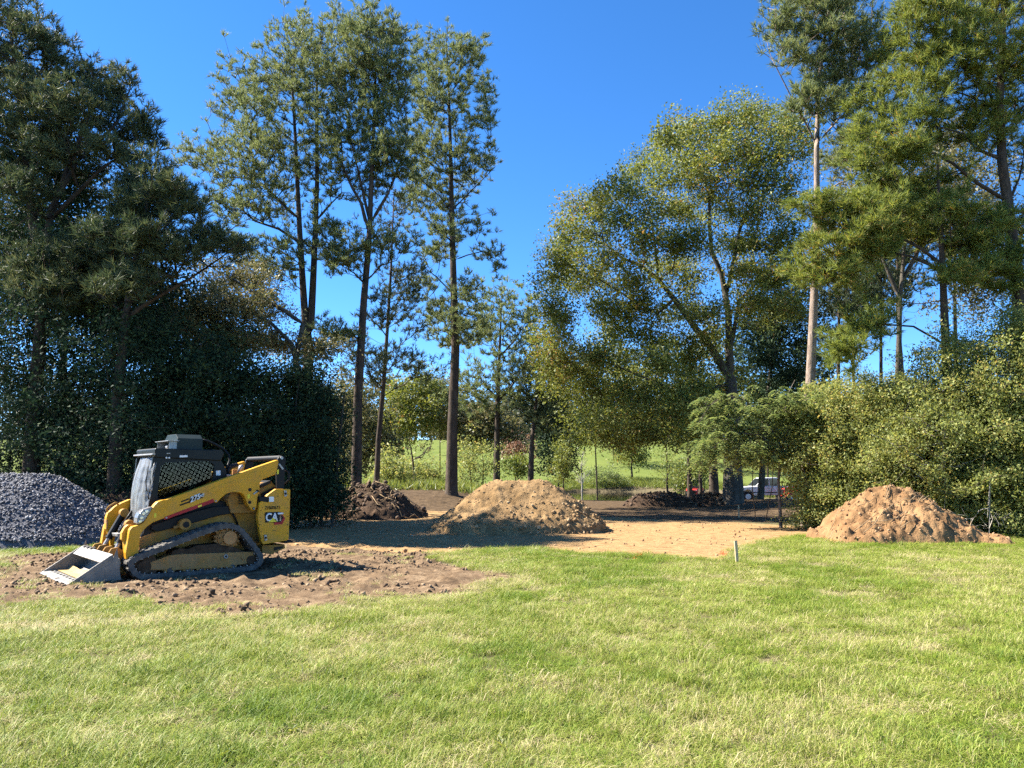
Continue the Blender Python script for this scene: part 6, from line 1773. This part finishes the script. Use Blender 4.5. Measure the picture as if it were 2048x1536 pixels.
def truck():
    Y = 57.0
    g0 = at(1470, 1000, Y)
    x0 = g0.x; zg = gz(x0 + 2.5, Y)
    r = empty('pickup_truck', (x0, Y, zg), math.radians(4))
    tag(r, 'white pickup truck parked in the shade behind the oak', 'pickup truck')
    H = 1.95 * 0.5
    Wd = 1.9
    low = [(0.0, 0.50), (0.02, 0.85), (0.10, 1.02), (1.25, 1.10), (2.05, 1.12), (3.42, 1.12), (3.46, 1.14), (5.25, 1.14), (5.28, 0.62), (5.2, 0.48), (4.62, 0.48), (4.52, 0.78), (4.2, 0.90), (3.88, 0.78), (3.78, 0.46), (1.42, 0.46), (1.32, 0.78), (1.0, 0.90), (0.68, 0.78), (0.58, 0.48)]
    body = MB().prism(low, 0, Wd).build('body', WHT_CAR, r, 0.035)
    cabp = [(1.62, 1.10), (2.20, 1.68), (2.38, 1.76), (3.25, 1.78), (3.40, 1.70), (3.46, 1.12)]
    cab = MB().prism(cabp, 0.10, Wd - 0.10).build('cab', WHT_CAR, r, 0.05)
    for l0 in (0.088, Wd - 0.10):
        MB().prism([(1.86, 1.16), (2.28, 1.64), (2.62, 1.68), (2.62, 1.16)], l0, l0 + 0.012).build('side_window', DARKGL, cab)
        MB().prism([(2.70, 1.16), (2.70, 1.68), (3.22, 1.69), (3.32, 1.62), (3.36, 1.16)], l0, l0 + 0.012).build('side_window', DARKGL, cab)
    MB().add([(1.66, 0.2, 1.14), (1.66, Wd-0.2, 1.14), (2.22, Wd-0.25, 1.69), (2.22, 0.25, 1.69), (1.64, 0.2, 1.15), (1.64, Wd-0.2, 1.15), (2.20, Wd-0.25, 1.70), (2.20, 0.25, 1.70)], [(0, 1, 2, 3), (7, 6, 5, 4), (0, 4, 5, 1), (1, 5, 6, 2), (2, 6, 7, 3), (3, 7, 4, 0)]).build('windscreen', DARKGL, cab)
    for x in (1.95, 2.66, 3.42):
        MB().box(x, x + 0.012, -0.004, 0.0, 0.50, 1.10).build('door_seam', BLK, body)
    MB().box(2.45, 2.60, -0.02, 0, 0.98, 1.02).build('door_handle', BLK, body)
    MB().box(1.72, 1.90, -0.18, 0.02, 1.12, 1.28).build('wing_mirror', BLK, body, 0.02)
    MB().box(0.4, 5.2, -0.012, 0.0, 0.64, 0.70).build('side_moulding', BLK, body)
    MB().prism([(3.50, 1.10), (3.50, 1.148), (5.20, 1.148), (5.20, 1.10)], 0.10, Wd - 0.10).build('load_bed', BLK, r)
    MB().box(-0.06, 0.10, 0.02, Wd - 0.02, 0.46, 0.66).build('bumper', RIMM, r, 0.02)
    MB().box(5.22, 5.36, 0.02, Wd - 0.02, 0.48, 0.64).build('bumper', RIMM, r, 0.02)
    MB().box(-0.01, 0.04, 0.35, Wd - 0.35, 0.70, 0.94).build('grille', BLK, r)
    for l0 in (0.06, Wd - 0.32):
        MB().box(-0.012, 0.10, l0, l0 + 0.26, 0.72, 0.92).build('headlight', CHROME, r, 0.015)
        MB().box(5.22, 5.30, l0 + 0.05, l0 + 0.2, 0.72, 1.02).build('tail_light', REDP, r, 0.01)
    for x in (1.0, 4.2):
        for yy in (0.13, Wd - 0.13):
            wheel(r, x, yy, 0.37, 0.37, 0.25)
truck()

def tractor(px, Y, name, label, yaw, hood_col, s=1.0):
    g0 = at(px, 1000, Y)
    r = empty(name, (g0.x, Y, gz(g0.x, Y)), yaw)
    tag(r, label, 'tractor')
    r.scale = (s, s, s)
    hood = MB().prism([(-0.05, 0.55), (0.0, 1.02), (0.08, 1.08), (1.15, 1.16), (1.15, 0.55)], -0.30, 0.30).build('hood', hood_col, r, 0.04)
    MB().box(-0.075, -0.045, -0.22, 0.22, 0.60, 0.98).build('grille', BLK, hood)
    for l in (-0.25, 0.13):
        MB().box(-0.07, -0.02, l, l + 0.12, 0.92, 1.02).build('headlight', CHROME, hood, 0.01)
    MB().prism([(1.10, 0.45), (1.10, 1.10), (1.25, 1.20), (1.40, 0.75), (2.2, 0.75), (2.3, 0.45)], -0.28, 0.28).build('chassis', BLK, r, 0.03)
    MB().prism([(1.75, 0.78), (1.75, 0.90), (2.15, 0.92), (2.25, 1.30), (2.33, 1.28), (2.28, 0.78)], -0.24, 0.24).build('seat', BLK, r, 0.04)
    for l in (-0.62, 0.40):
        MB().prism([(1.45, 0.95), (1.60, 1.12), (2.20, 1.12), (2.42, 0.85), (2.36, 0.82), (2.15, 1.04), (1.62, 1.04), (1.5, 0.90)], l, l + 0.22).build('mudguard', hood_col, r, 0.01)
    MB().tube([(1.30, 0, 1.10), (1.48, 0, 1.32)], 0.02, 6).build('steering_column', BLK, r)
    ring = [(1.48 + 0.12*math.cos(t)*0.5, 0.19*math.sin(t), 1.33 + 0.12*math.cos(t)) for t in np.linspace(0, 2*math.pi, 17)]
    MB().tube(ring, 0.014, 6, caps=False).build('steering_wheel', BLK, r, smooth=True)
    for l in (-0.5, 0.5):
        wheel(r, 0.30, l, 0.30, 0.30, 0.20, 'front_wheel')
        wheel(r, 1.90, l, 0.52, 0.52, 0.30, 'rear_wheel')
    for l in (-0.35, 0.35):
        MB().tube([(2.25, l, 0.8), (2.30, l, 1.75)], 0.03, 8).build('roll_bar_post', BLK, r)
    MB().tube([(2.30, -0.35, 1.75), (2.30, 0.35, 1.75)], 0.03, 8).build('roll_bar', BLK, r)
    # front loader bucket, low
    MB().prism([(-0.75, 0.05), (-0.25, 0.05), (-0.18, 0.40), (-0.24, 0.42), (-0.32, 0.10), (-0.75, 0.08)], -0.65, 0.65).build('front_bucket', BLK, r, 0.01)
    for l in (-0.42, 0.36):
        MB().tube([(-0.22, l, 0.25), (0.35, l, 0.75), (1.15, l, 0.95)], 0.045, 6).build('loader_arm', hood_col, r)
tractor(1386, 56.5, 'tractor', 'small red tractor facing out between the dark trunks', math.radians(72), REDP)
tractor(1566, 55.0, 'tractor', 'red machine half hidden behind the shrubs beside the truck tail', math.radians(8), REDP, 0.95)

# crumpled blue and white bundle low in the shrubs
rng = np.random.default_rng(8)
c0 = gp(1601, 1012)
bm = bmesh.new(); bmesh.ops.create_icosphere(bm, subdivisions=4, radius=0.30)
for v in bm.verts:
    n_ = v.co.normalized()
    f = 1 + 0.5 * (float(noise3(n_.x*2.6+3, n_.y*2.6, n_.z*2.6, 4)) - 0.5) + 0.25 * (float(noise3(n_.x*7, n_.y*7, n_.z*7, 9)) - 0.5)
    v.co = Vector((v.co.x * 0.95 * f, v.co.y * 0.8 * f, max(v.co.z * 0.85 * f, -0.16)))
me = bpy.data.meshes.new('tarp_bundle'); bm.to_mesh(me); bm.free()
o = link('tarp_bundle', me, TARP)
o.location = (c0.x, c0.y, gz(c0.x, c0.y) + 0.16)
tag(o, 'crumpled blue and white bundle low at the left edge of the sunlit thicket', 'tarp')
o.scale = (1.15, 1.15, 1.15)

# survey stakes
def stake(px, py, top_py, label, w=0.04, lean=0.0, mat=WOOD):
    b = gp(px, py)
    z = gz(b.x, b.y)
    h = (py - top_py) / FPX * b.y
    r = empty('wooden_stake', (b.x, b.y, z - 0.12)); tag(r, label, 'stake', 'survey stakes')
    r.rotation_euler = (0, lean, 0.3)
    H = h + 0.12
    MB().add([(-w/2, -w/4, 0.10), (w/2, -w/4, 0.10), (w/2, w/4, 0.10), (-w/2, w/4, 0.10), (-w/2, -w/4, H), (w/2, -w/4, H), (w/2, w/4, H - 0.01), (-w/2, w/4, H - 0.01), (0, 0, -0.06)],
             [(4, 5, 6, 7), (0, 1, 5, 4), (1, 2, 6, 5), (2, 3, 7, 6), (3, 0, 4, 7), (1, 0, 8), (2, 1, 8), (3, 2, 8), (0, 3, 8)]).build('shaft', mat, r, 0.003)
stake(1475, 1127, 1082, 'wooden stake in the grass at the near corner of the clay pad', 0.062, -0.05)
stake(1478, 1035, 1012, 'small grey stake in the shade at the back of the pad', 0.055, 0.0)
stake(836, 1004, 983, 'little pale stake beside the dark brush pile', 0.06, 0.03)

# orange paint sprayed on the turf: stiff painted blades
def paint_mark(px, py, label, n, sx, sy, seed, ang):
    rng = np.random.default_rng(seed)
    c = gp(px, py)
    t = rng.normal(size=n)
    P = np.stack([c.x + t*sx*math.cos(ang) + rng.normal(size=n)*0.035, c.y + t*sy*math.sin(ang)*2 + rng.normal(size=n)*0.05], 1)
    z = ground_z(P[:, 0], P[:, 1])
    d = unit(np.stack([rng.normal(size=n)*0.5, rng.normal(size=n)*0.5, np.ones(n)], 1))
    V, F = needle_faces(np.stack([P[:, 0], P[:, 1], z + 0.03], 1), d, 2, 0.08, 0.007, 0.5, rng)
    V[:, 2] = np.maximum(V[:, 2], np.repeat(z, 6) + 0.004)
    b = np.array([c.x, c.y, gz(c.x, c.y)])
    o = link('paint_mark', np_mesh('paint_mark', V - b, [F]), ORANGE)
    o.location = b
    tag(o, label, 'paint mark', 'orange survey marks')
paint_mark(1277, 1113, 'orange sprayed mark in the grass along the pad edge', 42, 0.10, 0.12, 3, 0.9)
paint_mark(1446, 1108, 'orange sprayed mark at the corner of the pad near the stake', 36, 0.08, 0.10, 4, 1.2)

# ================================================================ grass
def grass_mat():
    m, nt, out = new_mat('grass_blades')
    p = nt.nodes.new('ShaderNodeBsdfPrincipled')
    g = nt.nodes.new('ShaderNodeNewGeometry')
    n1 = tex_noise(nt, 0.75, 4, 0.62, g.outputs['Position'])
    n2 = tex_noise(nt, 4.5, 3, 0.6, g.outputs['Position'])
    a = nt.nodes.new('ShaderNodeMath'); a.operation = 'MULTIPLY_ADD'
    nt.links.new(n1.outputs['Fac'], a.inputs[0]); a.inputs[1].default_value = 0.5; a.inputs[2].default_value = -0.25
    b = nt.nodes.new('ShaderNodeMath'); b.operation = 'MULTIPLY_ADD'
    nt.links.new(n2.outputs['Fac'], b.inputs[0]); b.inputs[1].default_value = 0.8
    nt.links.new(a.outputs[0], b.inputs[2])
    c = nt.nodes.new('ShaderNodeMath'); c.operation = 'MULTIPLY_ADD'
    nt.links.new(g.outputs['Random Per Island'], c.inputs[0]); c.inputs[1].default_value = 0.75
    nt.links.new(b.outputs[0], c.inputs[2])
    at_ = nt.nodes.new('ShaderNodeAttribute'); at_.attribute_name = 'dry'; at_.attribute_type = 'INSTANCER'
    d = nt.nodes.new('ShaderNodeMath'); d.operation = 'ADD'
    nt.links.new(c.outputs[0], d.inputs[0]); nt.links.new(at_.outputs['Fac'], d.inputs[1])
    r = ramp(nt, [(0.08, (0.105, 0.180, 0.014)), (0.42, (0.205, 0.275, 0.028)), (0.74, (0.325, 0.350, 0.066)), (0.92, (0.46, 0.42, 0.16)), (1.0, (0.56, 0.47, 0.25))])
    nt.links.new(d.outputs[0], r.inputs[0])
    nt.links.new(r.outputs[0], p.inputs['Base Color'])
    p.inputs['Roughness'].default_value = 0.55
    p.inputs['Specular IOR Level'].default_value = 0.3
    t = nt.nodes.new('ShaderNodeBsdfTranslucent')
    nt.links.new(r.outputs[0], t.inputs['Color'])
    mx = nt.nodes.new('ShaderNodeMixShader'); mx.inputs[0].default_value = 0.35
    nt.links.new(p.outputs[0], mx.inputs[1]); nt.links.new(t.outputs[0], mx.inputs[2])
    nt.links.new(mx.outputs[0], out.inputs['Surface'])
    return m
GRASS_M = grass_mat()

def clump_mesh(seed, n=46, rad=0.13, h=(0.035, 0.095), lie=0.8):
    rng = np.random.default_rng(seed)
    V, F3, F4 = [], [], []
    for i in range(n):
        a = rng.uniform(0, 2*math.pi); q = rad * math.sqrt(rng.uniform())
        b = np.array([q*math.cos(a), q*math.sin(a), -0.008])
        d = rng.normal(size=2); d /= np.linalg.norm(d) + 1e-9
        L = rng.uniform(*h) * (1.0 if rng.uniform() > 0.12 else 1.5)
        bend = (0.3 + 0.7 * rng.uniform()) * lie
        w = rng.uniform(0.0011, 0.0024)
        s = np.array([-d[1], d[0], 0]) * w
        dd = np.array([d[0], d[1], 0])
        th0 = 1.45 - 0.55*bend; th1 = 1.05 - 1.0*bend
        p1 = b + (np.array([0, 0, math.sin(th0)]) + dd*math.cos(th0)) * L*0.5
        p2 = p1 + (np.array([0, 0, math.sin(th1)]) + dd*math.cos(th1)) * L*0.5
        p2[2] = max(p2[2], 0.004)
        k = len(V)
        V += [b - s, b + s, p1 - s*0.85, p1 + s*0.85, p2]
        F4.append((k, k+1, k+3, k+2)); F3.append((k+2, k+3, k+4))
    return np_mesh('grass_clump', np.array(V), [np.array(F4), np.array(F3)])

def scatter_nodes(name, srcs):
    ng = bpy.data.node_groups.new(name, 'GeometryNodeTree')
    ng.interface.new_socket('Geometry', in_out='INPUT', socket_type='NodeSocketGeometry')
    ng.interface.new_socket('Geometry', in_out='OUTPUT', socket_type='NodeSocketGeometry')
    N, Lk = ng.nodes, ng.links
    gi = N.new('NodeGroupInput'); go = N.new('NodeGroupOutput')
    jn = N.new('GeometryNodeJoinGeometry')
    for o in reversed(srcs):
        oi = N.new('GeometryNodeObjectInfo'); oi.inputs['Object'].default_value = o
        g2 = N.new('GeometryNodeGeometryToInstance')
        Lk.new(oi.outputs['Geometry'], g2.inputs[0]); Lk.new(g2.outputs[0], jn.inputs[0])
    iop = N.new('GeometryNodeInstanceOnPoints')
    iop.inputs['Pick Instance'].default_value = True
    def na(nm, t):
        q = N.new('GeometryNodeInputNamedAttribute'); q.data_type = t; q.inputs['Name'].default_value = nm
        return q.outputs['Attribute']
    Lk.new(gi.outputs[0], iop.inputs['Points']); Lk.new(jn.outputs[0], iop.inputs['Instance'])
    Lk.new(na('idx', 'INT'), iop.inputs['Instance Index'])
    e2r = N.new('FunctionNodeEulerToRotation')
    Lk.new(na('rot', 'FLOAT_VECTOR'), e2r.inputs[0]); Lk.new(e2r.outputs[0], iop.inputs['Rotation'])
    Lk.new(na('scl', 'FLOAT_VECTOR'), iop.inputs['Scale'])
    Lk.new(iop.outputs[0], go.inputs[0])
    return ng

def scatter(name, P, rot, scl, idx, extra, srcs):
    me = bpy.data.meshes.new(name)
    me.vertices.add(len(P)); me.vertices.foreach_set('co', np.asarray(P, np.float32).ravel())
    for nm, t, arr, key in (('rot', 'FLOAT_VECTOR', rot, 'vector'), ('scl', 'FLOAT_VECTOR', scl, 'vector'), ('idx', 'INT', idx, 'value'), ('dry', 'FLOAT', extra, 'value')):
        at_ = me.attributes.new(nm, t, 'POINT')
        at_.data.foreach_set(key, np.asarray(arr, np.int32 if t == 'INT' else np.float32).ravel())
    me.update()
    o = bpy.data.objects.new(name, me); COL.objects.link(o)
    md = o.modifiers.new('scatter', 'NODES'); md.node_group = scatter_nodes(name, srcs)
    return o

srcs = []
for i in range(6):
    cm = clump_mesh(200 + i, 95, 0.15, (0.055, 0.125) if i < 4 else (0.07, 0.16), 1.5 if i < 4 else 1.2)
    cm.materials.append(GRASS_M)
    srcs.append(bpy.data.objects.new('grass_clump', cm))      # not linked: only a source for the blades

for i in range(2):
    cm = clump_mesh(220 + i, 90, 0.17, (0.06, 0.13), 1.9)     # flattened straw
    cm.materials.append(GRASS_M)
    srcs.append(bpy.data.objects.new('straw_clump', cm))
rng = np.random.default_rng(9)
N0 = 190000
# denser close to the viewpoint's side of the field, thinner towards the pad
yy = 3.2 * (34.0 / 3.2) ** rng.uniform(0, 1, N0)
xx = rng.uniform(-1, 1, N0) * (0.74 * yy + 2.2)
dens = 96.0 * (7.0 / np.maximum(yy, 5.0)) ** 1.15                   # clumps per square metre
area_per = (2 * (0.74 * yy + 2.2)) * (yy * math.log(34.0/3.2)) / N0
keep = rng.uniform(0, 1, N0) < dens * area_per
xx, yy = xx[keep], yy[keep]
clay, churn, litter_shade = soil_masks(xx, yy)
patch = fbm2(xx*0.55, yy*0.55, 131, 4)
patch2 = fbm2(xx*1.7, yy*1.7, 133, 3)
worn = sstep(-0.2, 2.2, poly_dist(xx, yy, px_poly([(-60, 1205), (300, 1215), (620, 1208), (980, 1140), (1100, 1175), (1010, 1210), (700, 1240), (400, 1262), (-60, 1300)])))
worn = np.maximum(worn, 0.7*sstep(0.0, 0.7, poly_dist(xx, yy, px_poly([(-60, 1100), (180, 1088), (300, 1080), (200, 1110), (60, 1120), (-60, 1128)]))) * 0)
cover = (1 - sstep(0.15, 0.6, clay)) * (1 - 0.97*sstep(0.15, 0.75, churn)) * (1 - 0.92*litter_shade) * (1 - 0.97*sstep(25.0, 27.0, yy))
cover = cover * (1 - 0.55*worn*sstep(0.40, 0.60, patch2)) * (1 - 0.30*sstep(0.66, 0.78, patch))
# small worn spots where dry thatch shows
spot = np.zeros(len(xx))
for sx_, sy_, rx_, ry_ in [(720, 1280, 42, 12), (935, 1281, 70, 11), (1090, 1372, 90, 20), (860, 1335, 80, 14), (1190, 1378, 60, 14), (1425, 1297, 40, 9), (1800, 1425, 110, 18), (1545, 1124, 40, 6), (1640, 1130, 40, 6), (1120, 1203, 60, 7), (60, 1255, 120, 12), (250, 1245, 80, 9), (480, 1262, 70, 9),
                           (1330, 1160, 90, 7), (1020, 1160, 60, 14), (1700, 1190, 90, 9), (1880, 1300, 60, 10), (300, 1400, 60, 12), (620, 1470, 70, 16), (1500, 1480, 80, 16), (1900, 1160, 60, 6), (240, 1470, 50, 14)]:
    c_ = gp(sx_, sy_); e_ = gp(sx_ + rx_, sy_); f_ = gp(sx_, sy_ - ry_)
    dd = np.hypot((xx - c_.x) / (e_.x - c_.x), (yy - c_.y) / (f_.y - c_.y)) + 0.8*(fbm2(xx*4, yy*4, 151, 3) - 0.5)
    spot = np.maximum(spot, sstep(1.1, 0.5, dd))
cover = cover * (1 - 0.88*spot)
u = rng.uniform(0, 1, len(xx))
turf = (1 - 0.25*spot) * (1 - sstep(0.15, 0.6, clay)) * (1 - 0.985*sstep(0.12, 0.6, churn)) * (1 - 0.92*litter_shade) * (1 - 0.97*sstep(25.0, 27.0, yy))
straw = (u >= cover) & (u < turf * 0.9)
straw |= (rng.uniform(0, 1, len(xx)) < 0.08) & (u < cover)
ok = (u < cover) | straw
xx, yy, patch, patch2, worn, churn, straw = xx[ok], yy[ok], patch[ok], patch2[ok], worn[ok], churn[ok], straw[ok]
zz = ground_z(xx, yy)
n = len(xx)
rot = np.stack([rng.normal(size=n)*0.10, rng.normal(size=n)*0.10, rng.uniform(0, 2*math.pi, n)], 1)
big = (np.maximum(yy, 5.0) / 7.0) ** 0.33
hs = (0.55 + 0.5*sstep(0.35, 0.6, 1 - patch2)) * (1 - 0.35*worn) * rng.uniform(0.75, 1.3, n)
scl = np.stack([big*rng.uniform(0.85, 1.3, n), big*rng.uniform(0.85, 1.3, n), hs], 1)
dry = 0.55*worn + 0.14*sstep(0.54, 0.72, patch) + 0.35*churn - 0.20*sstep(0.48, 0.34, patch) + rng.normal(size=n)*0.08 - 0.27
idx = rng.choice(6, n, p=[.21, .21, .21, .21, .08, .08])
idx = np.where(straw, 6 + rng.integers(0, 2, n), idx)
dry = np.where(straw, 0.26 + rng.normal(size=n)*0.18, dry)
scl[:, 2] = np.where(straw, 0.8, scl[:, 2])
grass = scatter('grass', np.stack([xx, yy, zz], 1), rot, scl, idx, dry, srcs)
tag(grass, 'short mown green grass with dry straw patches across the field', 'grass', kind='stuff')
print('grass clumps', n)

# broader leafy weeds in the near grass
def weed(px, py, seed, label):
    rng = np.random.default_rng(seed)
    c = gp(px, py); z = gz(c.x, c.y)
    mb = MB()
    for k in range(11):
        a = rng.uniform(0, 2*math.pi); L = rng.uniform(0.07, 0.15); el = rng.uniform(0.3, 1.1)
        d = Vector((math.cos(a)*math.cos(el), math.sin(a)*math.cos(el), math.sin(el))); s = Vector((-math.sin(a), math.cos(a), 0)) * 0.013
        m1 = d*L*0.5; t_ = d*L - Vector((0, 0, L*0.18))
        mb.add([-s*0.3, s*0.3, m1 + s, t_, m1 - s], [(0, 1, 2, 3, 4)])
    o = mb.build('weed', L_BRIGHT); o.location = (c.x, c.y, z)
    tag(o, label, 'weed', 'weeds in the near grass')
weed(440, 1515, 1, 'leafy bright green weed in the grass at the bottom edge')
weed(1010, 1500, 2, 'yellowish leafy weed in the grass near the bottom centre')
weed(580, 1465, 3, 'small dark leafy weed near the lower left of the grass')
